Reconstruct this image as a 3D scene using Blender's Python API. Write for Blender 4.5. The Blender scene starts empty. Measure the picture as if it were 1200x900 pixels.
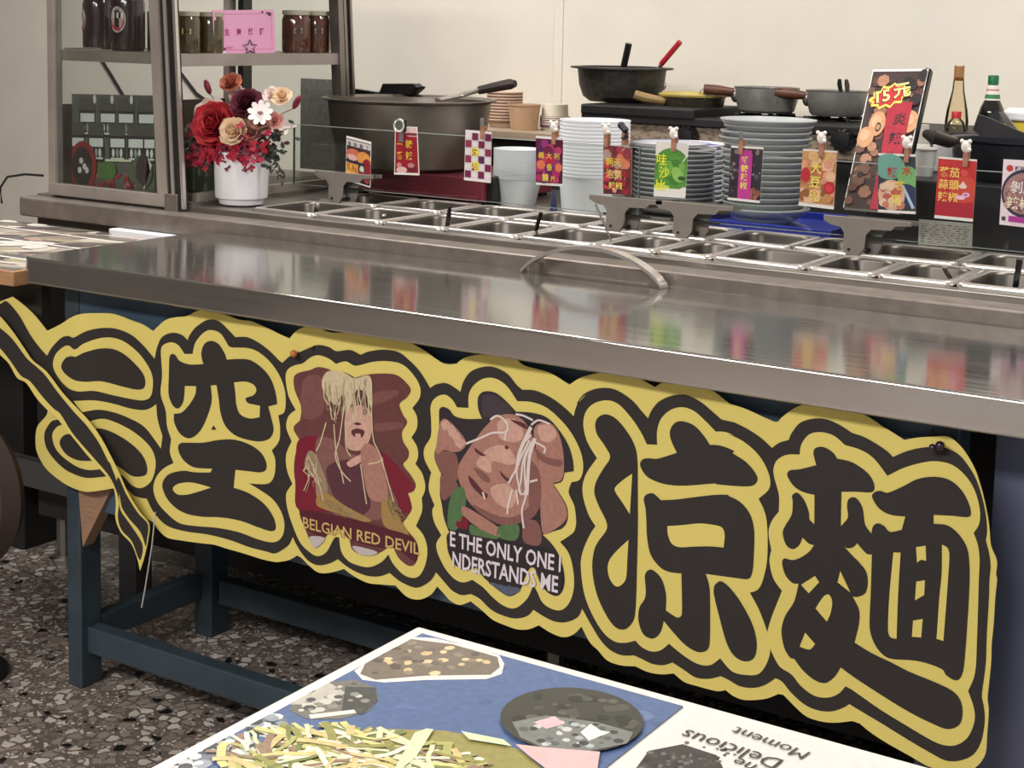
import bpy, bmesh, math, random
from mathutils import Vector, Matrix, geometry
random.seed(7)
PI = math.pi
SC = bpy.context.scene
COL = bpy.context.collection

# ---------------------------------------------------------------- camera, world, light, exposure
cam = bpy.data.cameras.new('camera')
camo = bpy.data.objects.new('camera', cam); COL.objects.link(camo)
cam.sensor_width = 36; cam.lens = 54.733; cam.shift_y = -0.17484
cam.clip_start = .02
CR, CU, CF = Vector((0.84219, 0.53872, 0.022175)), Vector((-0.079512, 0.083416, 0.99334)), Vector((-0.53328, 0.83835, -0.11309))
camo.matrix_world = Matrix(((CR.x, CU.x, -CF.x, 2.1943), (CR.y, CU.y, -CF.y, -1.8343), (CR.z, CU.z, -CF.z, 1.2212), (0, 0, 0, 1)))
SC.camera = camo
world = bpy.data.worlds.new('world'); SC.world = world; world.use_nodes = True
world.node_tree.nodes['Background'].inputs[0].default_value = (.95, .97, 1, 1)
world.node_tree.nodes['Background'].inputs[1].default_value = .5
SC.view_settings.view_transform = 'Standard'; SC.view_settings.look = 'None'
SC.view_settings.gamma = 1; SC.view_settings.use_curve_mapping = False
SC.view_settings.exposure = 0.0
LAMPS = [(.7, -2.9, 2.64, 2.6, .6, 135), (2.0, .7, 2.64, 1.2, .3, 34), (-.5, .5, 2.64, 1.2, .3, 46)]   # ceiling lights: x, y, z, size x, size y, watts

# ---------------------------------------------------------------- materials
def lin(c): return tuple(((v/255)/12.92 if v/255 <= .04045 else ((v/255+.055)/1.055)**2.4) for v in c)
MATS = {}
def mat(name, rgb, rough=.5, metal=0, var=0, scale=20, bump=0, spec=.5, coat=0, stretch=None, emit=0, rvar=0):
    if name in MATS: return MATS[name]
    m = bpy.data.materials.new(name); m.use_nodes = True; MATS[name] = m
    nt = m.node_tree; b = nt.nodes['Principled BSDF']
    c = lin(rgb)
    b.inputs['Base Color'].default_value = (*c, 1)
    b.inputs['Roughness'].default_value = rough; b.inputs['Metallic'].default_value = metal
    b.inputs['Specular IOR Level'].default_value = spec
    b.inputs['Coat Weight'].default_value = coat; b.inputs['Coat Roughness'].default_value = .08
    if emit:
        b.inputs['Emission Color'].default_value = (*c, 1); b.inputs['Emission Strength'].default_value = emit
    if var or bump or rvar:
        tc = nt.nodes.new('ShaderNodeTexCoord'); mp = nt.nodes.new('ShaderNodeMapping')
        nt.links.new(tc.outputs['Object'], mp.inputs[0])
        if stretch: mp.inputs['Scale'].default_value = stretch
        nz = nt.nodes.new('ShaderNodeTexNoise'); nz.inputs['Scale'].default_value = scale; nz.inputs['Detail'].default_value = 5
        nt.links.new(mp.outputs[0], nz.inputs['Vector'])
        if var:
            rp = nt.nodes.new('ShaderNodeValToRGB')
            rp.color_ramp.elements[0].position = .3; rp.color_ramp.elements[1].position = .7
            rp.color_ramp.elements[0].color = (*[max(0, v*(1-var)) for v in c], 1)
            rp.color_ramp.elements[1].color = (*[min(1, v*(1+var)) for v in c], 1)
            nt.links.new(nz.outputs[0], rp.inputs[0]); nt.links.new(rp.outputs[0], b.inputs['Base Color'])
        if rvar:
            mr = nt.nodes.new('ShaderNodeMapRange')
            mr.inputs[1].default_value = .3; mr.inputs[2].default_value = .7
            mr.inputs[3].default_value = max(0, rough-rvar); mr.inputs[4].default_value = rough+rvar
            nt.links.new(nz.outputs[0], mr.inputs[0]); nt.links.new(mr.outputs[0], b.inputs['Roughness'])
        if bump:
            bp = nt.nodes.new('ShaderNodeBump'); bp.inputs['Strength'].default_value = bump; bp.inputs['Distance'].default_value = .002
            nt.links.new(nz.outputs[0], bp.inputs['Height']); nt.links.new(bp.outputs[0], b.inputs['Normal'])
    return m
PAL = {}
def ink(rgb, rough=.45):                                          # printed ink
    k = 'ink_%d_%d_%d' % tuple(rgb)
    return mat(k, rgb, rough, var=.11 if sum(rgb) < 560 else .04, scale=150)
def glass_mat(name, tint=(.93, .95, .94), refl=.9):
    m = bpy.data.materials.new(name); m.use_nodes = True; nt = m.node_tree; nt.nodes.clear()
    o = nt.nodes.new('ShaderNodeOutputMaterial'); mx = nt.nodes.new('ShaderNodeMixShader')
    t = nt.nodes.new('ShaderNodeBsdfTransparent'); t.inputs[0].default_value = (*tint, 1)
    g = nt.nodes.new('ShaderNodeBsdfGlossy'); g.inputs['Roughness'].default_value = .02; g.inputs[0].default_value = (refl, refl, refl, 1)
    f = nt.nodes.new('ShaderNodeFresnel'); f.inputs[0].default_value = 1.3
    nt.links.new(f.outputs[0], mx.inputs[0]); nt.links.new(t.outputs[0], mx.inputs[1]); nt.links.new(g.outputs[0], mx.inputs[2])
    nt.links.new(mx.outputs[0], o.inputs[0]); MATS[name] = m
    return m
steel = mat('brushed_steel', (192, 188, 184), .115, .9, var=.05, scale=3, rvar=.03, stretch=(1, 30, 30), bump=.02)
steel_d = mat('dull_steel', (150, 144, 138), .36, .9, var=.12, scale=6, bump=.05, rvar=.08)
steel_p = mat('pan_steel', (186, 180, 174), .3, .9, rvar=.08, scale=12)
pan_in = mat('pan_inside_shaded_steel', (104, 98, 92), .4, .85, var=.1, scale=14, rvar=.1)  # steel darkened for the pan insides, their shade put into the colour
bright = mat('bright_rolled_rim', (214, 208, 202), .26, .75)
steel_old = mat('worn_steel', (132, 123, 115), .42, .5, var=.2, scale=30, bump=.1)
alum = mat('aluminium_frame', (170, 160, 152), .42, .35, var=.15, scale=9, bump=.04)
blackr = mat('black_rubber', (22, 21, 22), .5)
blackm = mat('black_iron', (24, 23, 23), .55, .2, var=.4, scale=40, bump=.2)
blackp = mat('black_plastic', (18, 18, 19), .35)
glass = glass_mat('clear_glass')
bluewood = mat('blue_painted_wood', (52, 64, 72), .5, var=.25, scale=14, bump=.15)
wood = mat('plywood', (150, 116, 92), .6, var=.2, scale=30, stretch=(1, 1, 12), bump=.1)
handlewood = mat('handle_wood', (96, 58, 40), .45, var=.3, scale=25, stretch=(1, 6, 6))
white = mat('white_plastic', (232, 232, 236), .35)
whitec = mat('white_ceramic', (236, 234, 238), .25, coat=.3)
plate_m = mat('grey_melamine', (172, 174, 174), .35, var=.04, scale=30)
kraft = mat('kraft_paper', (186, 150, 118), .75, var=.06, scale=60)
paper = mat('white_paper', (238, 232, 226), .6)
maroon = mat('maroon_enamel', (118, 44, 58), .3, var=.12, scale=40)
bluetray = mat('blue_plastic', (36, 52, 150), .35)
dark_wall = mat('dark_reflection_wall', (74, 62, 54), .5, var=.2, scale=4)  # dark brown for unseen walls, chosen for their reflection in the steel
wall_m = mat('cream_painted_wall', (224, 217, 204), .6, var=.03, scale=7, bump=.12)
ceil_m = mat('white_ceiling', (225, 222, 215), .8)

def terrazzo():
    m = bpy.data.materials.new('terrazzo'); m.use_nodes = True; nt = m.node_tree; b = nt.nodes['Principled BSDF']; L = nt.links.new
    tc = nt.nodes.new('ShaderNodeTexCoord')
    nz = nt.nodes.new('ShaderNodeTexNoise'); nz.inputs['Scale'].default_value = 60
    mixv = nt.nodes.new('ShaderNodeMixRGB'); mixv.inputs[0].default_value = .012
    L(tc.outputs['Object'], mixv.inputs[1]); L(nz.outputs['Color'], mixv.inputs[2])
    prev = None
    for i, (sc, th, lo) in enumerate([(48, .13, 0), (110, .16, 1)]):
        v = nt.nodes.new('ShaderNodeTexVoronoi'); v.feature = 'DISTANCE_TO_EDGE'; v.inputs['Scale'].default_value = sc
        c = nt.nodes.new('ShaderNodeTexVoronoi'); c.inputs['Scale'].default_value = sc
        L(mixv.outputs[0], v.inputs['Vector']); L(mixv.outputs[0], c.inputs['Vector'])
        r = nt.nodes.new('ShaderNodeValToRGB'); r.color_ramp.interpolation = 'CONSTANT'
        e = r.color_ramp.elements
        e[0].position = 0; e[0].color = (*lin((26, 24, 24)), 1)
        e[1].position = .055; e[1].color = (*lin((150, 140, 132)), 1)
        for p_, col in [(.3, (196, 188, 178)), (.5, (150, 136, 126)), (.68, (208, 200, 192)), (.85, (134, 122, 116))]:
            k = e.new(p_); k.color = (*lin(col), 1)
        sp = nt.nodes.new('ShaderNodeSeparateColor'); L(c.outputs['Color'], sp.inputs[0]); L(sp.outputs[0], r.inputs[0])
        gt = nt.nodes.new('ShaderNodeMath'); gt.operation = 'GREATER_THAN'; gt.inputs[1].default_value = th
        sm = nt.nodes.new('ShaderNodeMath'); sm.operation = 'MULTIPLY'; 
        g2 = nt.nodes.new('ShaderNodeMath'); g2.operation = 'GREATER_THAN'; g2.inputs[1].default_value = .25
        L(v.outputs['Distance'], gt.inputs[0]); L(sp.outputs[1], g2.inputs[0]); L(gt.outputs[0], sm.inputs[0]); L(g2.outputs[0], sm.inputs[1])
        mx = nt.nodes.new('ShaderNodeMixRGB'); L(sm.outputs[0], mx.inputs[0]); L(r.outputs[0], mx.inputs[2])
        if prev is None: prev = mx; mx.inputs[1].default_value = (*lin((120, 108, 100)), 1); first = mx
        else:
            first_in = mx; L(mx.outputs[0], prev.inputs[1]); mx.inputs[1].default_value = (*lin((108, 97, 90)), 1)
    L(prev.outputs[0], b.inputs['Base Color'])
    b.inputs['Roughness'].default_value = .38
    return m
def speckled(name, base, dark, sc):
    m = bpy.data.materials.new(name); m.use_nodes = True; nt = m.node_tree; b = nt.nodes['Principled BSDF']; L = nt.links.new
    tc = nt.nodes.new('ShaderNodeTexCoord'); mp = nt.nodes.new('ShaderNodeMapping'); mp.inputs['Rotation'].default_value = (0, .6, 0); mp.inputs['Scale'].default_value = (1, 1, 2.2)
    n = nt.nodes.new('ShaderNodeTexNoise'); n.inputs['Scale'].default_value = sc; n.inputs['Detail'].default_value = 3
    r = nt.nodes.new('ShaderNodeValToRGB'); r.color_ramp.elements[0].position = .4; r.color_ramp.elements[1].position = .58
    r.color_ramp.elements[0].color = (*lin(dark), 1); r.color_ramp.elements[1].color = (*lin(base), 1)
    L(tc.outputs['Object'], mp.inputs[0]); L(mp.outputs[0], n.inputs['Vector']); L(n.outputs[0], r.inputs[0]); L(r.outputs[0], b.inputs['Base Color'])
    b.inputs['Roughness'].default_value = .45
    return m
stone = speckled('speckled_stone', (150, 134, 116), (104, 90, 76), 70)
def weave(name, rgb):
    m = mat(name, rgb, .75); nt = m.node_tree; b = nt.nodes['Principled BSDF']; L = nt.links.new
    tc = nt.nodes.new('ShaderNodeTexCoord'); h = None
    for d in ('X', 'Z'):
        w = nt.nodes.new('ShaderNodeTexWave'); w.bands_direction = d; w.inputs['Scale'].default_value = 120
        L(tc.outputs['Object'], w.inputs[0])
        if h is None: h = w
        else:
            a = nt.nodes.new('ShaderNodeMath'); a.operation = 'ADD'; L(h.outputs['Fac'], a.inputs[0]); L(w.outputs['Fac'], a.inputs[1])
    bp = nt.nodes.new('ShaderNodeBump'); bp.inputs['Strength'].default_value = .25; bp.inputs['Distance'].default_value = .0006
    L(a.outputs[0], bp.inputs['Height']); L(bp.outputs[0], b.inputs['Normal'])
    return m

# ---------------------------------------------------------------- mesh and object helpers
ORG = {}                                                            # world origin of every parent
class MB:
    def __init__(s): s.v = []; s.f = []; s.mi = []; s.mats = []
    def mid(s, m):
        if m not in s.mats: s.mats.append(m)
        return s.mats.index(m)
    def add(s, vs, fs, m):
        k = len(s.v); s.v += [tuple(q) for q in vs]; i = s.mid(m)
        for f in fs: s.f.append([a+k for a in f]); s.mi.append(i)
        return s
    def box(s, x0, x1, y0, y1, z0, z1, m, rot=None, piv=None):
        vs = [(x, y, z) for x in (x0, x1) for y in (y0, y1) for z in (z0, z1)]
        if rot:
            c = Vector(piv if piv else ((x0+x1)/2, (y0+y1)/2, (z0+z1)/2)); vs = [c+rot @ (Vector(q)-c) for q in vs]
        return s.add(vs, [(0, 1, 3, 2), (4, 6, 7, 5), (0, 4, 5, 1), (2, 3, 7, 6), (0, 2, 6, 4), (1, 5, 7, 3)], m)
    def lathe(s, prof, c, m, n=32, rot=None, cap=True, sq=1):
        vs = []; fs = []
        for (rr, z) in prof:
            for i in range(n):
                a = 2*PI*i/n; q = Vector((rr*math.cos(a), rr*math.sin(a)*sq, z))
                if rot: q = rot @ q
                vs.append(q+Vector(c))
        for j in range(len(prof)-1):
            for i in range(n): fs.append((j*n+i, j*n+(i+1) % n, (j+1)*n+(i+1) % n, (j+1)*n+i))
        if cap:
            fs.append(tuple(range(n))[::-1]); k = (len(prof)-1)*n; fs.append(tuple(range(k, k+n)))
        return s.add(vs, fs, m)
    def tube(s, pts, r, m, n=8, flat=1):
        pts = [Vector(q) for q in pts]; rs = r if isinstance(r, (list, tuple)) else [r]*len(pts); vs = []; fs = []
        up = Vector((0, 0, 1))
        for i, q in enumerate(pts):
            t = (pts[min(i+1, len(pts)-1)]-pts[max(i-1, 0)]).normalized()
            a = t.cross(up)
            if a.length < 1e-3: a = t.cross(Vector((0, 1, 0)))
            a.normalize(); b = t.cross(a).normalized()
            for k in range(n):
                w = 2*PI*k/n; vs.append(q+(a*math.cos(w)+b*math.sin(w)*flat)*rs[i])
        for i in range(len(pts)-1):
            for k in range(n): fs.append((i*n+k, i*n+(k+1) % n, (i+1)*n+(k+1) % n, (i+1)*n+k))
        fs.append(tuple(range(n))[::-1]); fs.append(tuple(range((len(pts)-1)*n, len(pts)*n)))
        return s.add(vs, fs, m)
    def extr(s, pts, d, m):                                         # 3D polygon pushed along d
        n = len(pts); d = Vector(d); a = [Vector(q) for q in pts]
        vs = a+[q+d for q in a]
        fs = [tuple(range(n)), tuple(range(2*n-1, n-1, -1))]+[(i, n+i, n+(i+1) % n, (i+1) % n) for i in range(n)]
        return s.add(vs, fs, m)
    def ball(s, c, r, m, n=12, k=8, sc=(1, 1, 1), rot=None):
        prof = [(max(1e-4, math.sin(PI*j/k)), -math.cos(PI*j/k)) for j in range(k+1)]
        vs = []; fs = []
        for (rr, z) in prof:
            for i in range(n):
                a = 2*PI*i/n; q = Vector((rr*math.cos(a)*sc[0]*r, rr*math.sin(a)*sc[1]*r, z*sc[2]*r))
                if rot: q = rot @ q
                vs.append(q+Vector(c))
        for j in range(k):
            for i in range(n): fs.append((j*n+i, j*n+(i+1) % n, (j+1)*n+(i+1) % n, (j+1)*n+i))
        return s.add(vs, fs, m)
    def build(s, name, parent=None, origin=None, smooth=.6, bevel=0, seg=2):
        if origin is None:
            if parent is not None: origin = ORG[parent.name]
            else:
                xs, ys, zs = zip(*s.v); origin = ((min(xs)+max(xs))/2, (min(ys)+max(ys))/2, min(zs))
        o0 = Vector(origin)
        me = bpy.data.meshes.new(name); me.from_pydata([tuple(Vector(q)-o0) for q in s.v], [], s.f)
        for m in s.mats: me.materials.append(m)
        me.polygons.foreach_set('material_index', s.mi)
        bm = bmesh.new(); bm.from_mesh(me); bmesh.ops.recalc_face_normals(bm, faces=bm.faces); bm.to_mesh(me); bm.free()
        if smooth:
            me.shade_smooth(); me.set_sharp_from_angle(angle=smooth)
        me.update()
        o = bpy.data.objects.new(name, me); COL.objects.link(o)
        if parent is not None: o.parent = parent; ORG[o.name] = ORG[parent.name]; o.location = o0-Vector(ORG[parent.name]); 
        else: o.location = o0; ORG[o.name] = tuple(o0)
        ORG[o.name] = tuple(o0)
        if bevel:
            b = o.modifiers.new('bevel', 'BEVEL'); b.width = bevel; b.segments = seg; b.limit_method = 'ANGLE'; b.angle_limit = .6
        return o
def tag(o, label=None, cat=None, group=None, kind=None):
    if label: o['label'] = label
    if cat: o['category'] = cat
    if group: o['group'] = group
    if kind: o['kind'] = kind
    return o
def thing(name, label, cat, loc, group=None):
    o = bpy.data.objects.new(name, None); COL.objects.link(o); o.location = loc; o.empty_display_size = .05
    ORG[o.name] = tuple(loc)
    return tag(o, label, cat, group)
def dup(o, loc, label=None, rz=None, parent=None):
    c = o.copy(); COL.objects.link(c)
    if parent is not None: c.parent = parent
    else:
        c.location = loc
        if rz is not None: c.rotation_euler[2] = rz
    if label: c['label'] = label
    for ch in list(o.children): dup(ch, None, parent=c)
    return c
def struct(mb, name, **k): return tag(mb.build(name, **k), kind='structure')
def arc(cx, cy, r, a0, a1, n): return [(cx+r*math.cos(a0+(a1-a0)*i/n), cy+r*math.sin(a0+(a1-a0)*i/n)) for i in range(n+1)]
def rrect(x0, x1, y0, y1, r, n=4):
    return arc(x1-r, y1-r, r, 0, PI/2, n)+arc(x0+r, y1-r, r, PI/2, PI, n)+arc(x0+r, y0+r, r, PI, 1.5*PI, n)+arc(x1-r, y0+r, r, 1.5*PI, 2*PI, n)

GLY = {}
def glyphs(txt, bold=.0):
    if (txt, bold) in GLY: return GLY[(txt, bold)]
    c = bpy.data.curves.new('lettering', 'FONT'); c.body = txt; c.size = 1; c.offset = bold; c.resolution_u = 2
    o = bpy.data.objects.new('lettering', c); COL.objects.link(o)
    me = bpy.data.meshes.new_from_object(o.evaluated_get(bpy.context.evaluated_depsgraph_get()))
    vs = [(q.co.x, q.co.y) for q in me.vertices]; fs = [tuple(p_.vertices) for p_ in me.polygons]
    bpy.data.objects.remove(o); bpy.data.curves.remove(c); bpy.data.meshes.remove(me)
    GLY[(txt, bold)] = (vs, fs)
    return vs, fs
class Print:                                                        # a flat printed sheet on four 3D corners (BL, BR, TR, TL)
    def __init__(s, bl, br, tr, tl, step=.00003):
        s.c = [Vector(q) for q in (bl, br, tr, tl)]; s.mb = MB(); s.tx = MB(); s.step = step; s.k = 0
        s.W = ((s.c[1]-s.c[0]).length+(s.c[2]-s.c[3]).length)/2; s.H = ((s.c[3]-s.c[0]).length+(s.c[2]-s.c[1]).length)/2
        n0 = (s.c[1]-s.c[0]).cross(s.c[3]-s.c[0]).normalized(); s.c[2] -= n0*((s.c[2]-s.c[0]).dot(n0))
        s.n = (s.c[1]-s.c[0]).cross(s.c[3]-s.c[0]).normalized()
    def at(s, a, b, h=0):
        q = s.c[0].lerp(s.c[1], a).lerp(s.c[3].lerp(s.c[2], a), b)
        return q+s.n*h
    def base(s, m, t=.0008, col=None):
        s.mb.extr([s.at(a, b) for a, b in ((0, 0), (1, 0), (1, 1), (0, 1))], -s.n*t, m); return s
    def poly(s, pts, m):
        s.k += 1; pts = [(min(1, max(0, a)), min(1, max(0, b))) for a, b in pts]; s.mb.add([s.at(a, b, s.k*s.step) for a, b in pts], [tuple(range(len(pts)))], m); return s
    def rect(s, a0, b0, a1, b1, m): return s.poly([(a0, b0), (a1, b0), (a1, b1), (a0, b1)], m)
    def ell(s, a, b, ra, rb, m, n=14, rot=0):
        pts = []
        for i in range(n):
            x = ra*math.cos(2*PI*i/n)*s.W; y = rb*math.sin(2*PI*i/n)*s.H
            pts.append((a+(x*math.cos(rot)-y*math.sin(rot))/s.W, b+(x*math.sin(rot)+y*math.cos(rot))/s.H))
        return s.poly(pts, m)
    def blobs(s, a0, b0, a1, b1, cols, n, r0, r1, asp=1):
        for _ in range(n):
            rr = random.uniform(r0, r1); a = random.uniform(a0+rr*.6, a1-rr*.6); b = random.uniform(b0+rr*.4, b1-rr*.4)
            s.ell(a, b, rr, rr*asp*s.W/s.H, ink(random.choice(cols)), 7, random.random()*3)
        return s
    def text(s, t, a, b, size, m, bold=.01, rot=0, wx=1, h=None):  # a, b: left end of the baseline; size in metres
        vs, fs = glyphs(t, bold); s.k += 1; hh = h or (s.k+1)*s.step; out = []
        for x, y in vs:
            x *= size*wx; y *= size
            out.append(s.at(a+(x*math.cos(rot)-y*math.sin(rot))/s.W, b+(x*math.sin(rot)+y*math.cos(rot))/s.H, hh))
        s.tx.add(out, fs, m); return s
    def vtext(s, t, a, b, size, m, gap=1.05, bold=.015):
        for i, ch in enumerate(t): s.text(ch, a, b-i*size*gap/s.H, size, m, bold)
        return s
def stroke(mb, f, pts, w, m):                                       # a flat ribbon along a 2D path, f maps (a, b) to 3D
    n = len(pts); L = []; R = []
    for i in range(n):
        p0 = Vector(pts[max(0, i-1)]); p1 = Vector(pts[min(n-1, i+1)]); d = (p1-p0)
        d = d.normalized() if d.length else Vector((1, 0)); q = Vector((-d.y, d.x))*w/2; c = Vector(pts[i])
        L.append(c+q); R.append(c-q)
    mb.add([f(*q) for q in L+R], [(i, i+1, n+i+1, n+i) for i in range(n-1)], m)
def crom(pts, cor, closed=True, sub=5):                             # Catmull-Rom through the points, straight at marked corners
    n = len(pts); out = []
    for i in range(n if closed else n-1):
        p1, p2 = Vector(pts[i]), Vector(pts[(i+1) % n])
        p0 = Vector(pts[i-1]) if closed or i > 0 else p1; p3 = Vector(pts[(i+2) % n]) if closed or i+2 < n else p2
        if cor[i]: p0 = p1+(p1-p2)*.3
        if cor[(i+1) % n]: p3 = p2+(p2-p1)*.3
        t1 = (p2-p0)*.5; t2 = (p3-p1)*.5; L = (p2-p1).length
        for t, p_ in ((t1, 0), (t2, 0)):
            if t.length > L*1.2: t *= L*1.2/t.length
        for k in range(sub):
            u = k/sub; out.append(p1*(2*u**3-3*u**2+1)+t1*(u**3-2*u**2+u)+p2*(-2*u**3+3*u**2)+t2*(u**3-u**2))
    if not closed: out.append(Vector(pts[-1]))
    return out

# ================================================================ SETTING
struct(MB().box(-2.6, 4.2, -4.2, 1.95, -.04, 0, terrazzo()), 'floor', smooth=0)
struct(MB().box(-2.6, 4.2, 1.85, 1.95, 0, 2.75, wall_m), 'wall_back', smooth=0)
struct(MB().box(-2.7, -2.6, -4.2, 1.95, 0, 2.75, dark_wall), 'wall_left', smooth=0)
struct(MB().box(-2.6, .5, -4.2, -4.1, 0, 2.75, dark_wall), 'reflection_wall_front', smooth=0)  # unseen wall added to give the steel skirt a dark reflection
struct(MB().box(-2.7, 4.2, -4.2, 1.95, 2.75, 2.8, ceil_m), 'ceiling', smooth=0)
seam = MB().box(-0.0236, 0.0044, 1.846, 1.85, 0, 2.75, wall_m)
struct(seam, 'trim_1', smooth=0, bevel=.0015)
tag(MB().box(-2.5, -.6, .5, .62, 0, .70, mat('black_darkening_box', (30, 28, 28), .6)).build('darkening_box', smooth=0, bevel=.004), 'plain black box added to darken the space behind the low side table', 'cabinet')  # added black box, keeps the space under the side table dark
struct(MB().box(-2.6, 4.2, 1.838, 1.85, 0, .1, mat('baseboard_grey', (120, 112, 104), .5)), 'baseboard_back', smooth=0)
for i, (x, y, z, sx, sy, w) in enumerate(LAMPS):
    t = thing('ceiling_light', 'ceiling light panel %s' % ('over the customer side of the counter', 'over the right end of the kitchen side', 'over the display case end')[i], 'light', (x, y, z))
    MB().box(x-sx/2-.03, x+sx/2+.03, y-sy/2-.03, y+sy/2+.03, z+.02, 2.75, mat('lamp_frame', (225, 225, 225), .5)).build('lamp_frame', t, smooth=0)
    MB().box(x-sx/2, x+sx/2, y-sy/2, y+sy/2, z+.005, z+.02, mat('lamp_diffuser', (255, 250, 242), .5, emit=4)).build('diffuser', t, smooth=0)
    l = bpy.data.lights.new('lamp_light', 'AREA'); l.shape = 'RECTANGLE'; l.size = sx; l.size_y = sy; l.energy = w; l.color = (1, .982, .955)
    lo = bpy.data.objects.new('lamp_light', l); COL.objects.link(lo); lo.parent = t; lo.location = (0, 0, 0)

# ================================================================ FRONT SERVING TABLE
XR = 2.35
t = thing('serving_table', 'blue-framed serving table with a wide stainless steel top', 'table', (1.1, .25, 0))
s = MB()
sk = rrect(0, XR, 0, .46, .02, 3)
s.extr([(x, y, .753) for x, y in sk], (0, 0, .047), steel)
s.build('steel_top', t, bevel=.004, seg=3)
s = MB().box(.082, 1.62, .06, .078, .345, .755, mat('blue_painted_board', (62, 80, 96), .5, var=.08, scale=8)); s.build('front_board', t, smooth=0)
for x0, y0 in ((.0446, .0575), (0.0601, .37), (1.62, .0575), (1.62, .37)):
    MB().box(x0, x0+(.036 if y0 < .1 else .045), y0, y0+.05, 0, .753, bluewood).build('leg', t, smooth=0, bevel=.003)
MB().box(.075, 1.64, .073, .105, 0.064, 0.113, bluewood).build('rail', t, smooth=0, bevel=.003)
MB().box(.05, .08, .1075, .37, .075, .125, bluewood).build('rail', t, smooth=0, bevel=.003)
MB().box(1.625, 1.655, .1075, .37, .075, .125, bluewood).build('rail', t, smooth=0, bevel=.003)
MB().box(.1146, 1.62, .38, .41, .0695, .12, bluewood).build('rail', t, smooth=0, bevel=.003)
w = MB().extr([(0.0834, 0.052, 0.3777), (0.1663, 0.052, 0.3928), (0.0931, 0.052, 0.2734)], (0, .026, 0), wood).build('plywood_wedge', t, smooth=0)
# bowed pull handle standing at the back of the steel top
hx0, hx1 = .778, 1.05
pts = []
for i in range(25):
    a = i/24; pts.append((hx0+(hx1-hx0)*a, .8005+.052*(1-(2*a-1)**2)**.78))
h = MB()
for th, dy0, dy1 in ((.006, .425, .449),):
    up = [(x, dy0, z+th) for x, z in pts]; lo = [(x, dy0, z) for x, z in pts]
    vs = []; fs = []
    for (x, z) in pts:
        vs += [(x, dy0, z), (x, dy1, z), (x, dy1, z+th), (x, dy0, z+th)]
    for i in range(len(pts)-1):
        for k in range(4): fs.append((4*i+k, 4*i+(k+1) % 4, 4*i+4+(k+1) % 4, 4*i+4+k))
    fs += [(0, 1, 2, 3), (96, 97, 98, 99)]
    h.add(vs, fs, bright)
hb = h.build('pull_handle', t)
MB().box(.803, .812, .43, .445, .8, .82, steel_d).build('foot_clip', hb, smooth=0)
MB().box(1.026, 1.046, .43, .4505, .8, .812, steel_d).build('foot_clip', hb, smooth=0)

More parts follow.
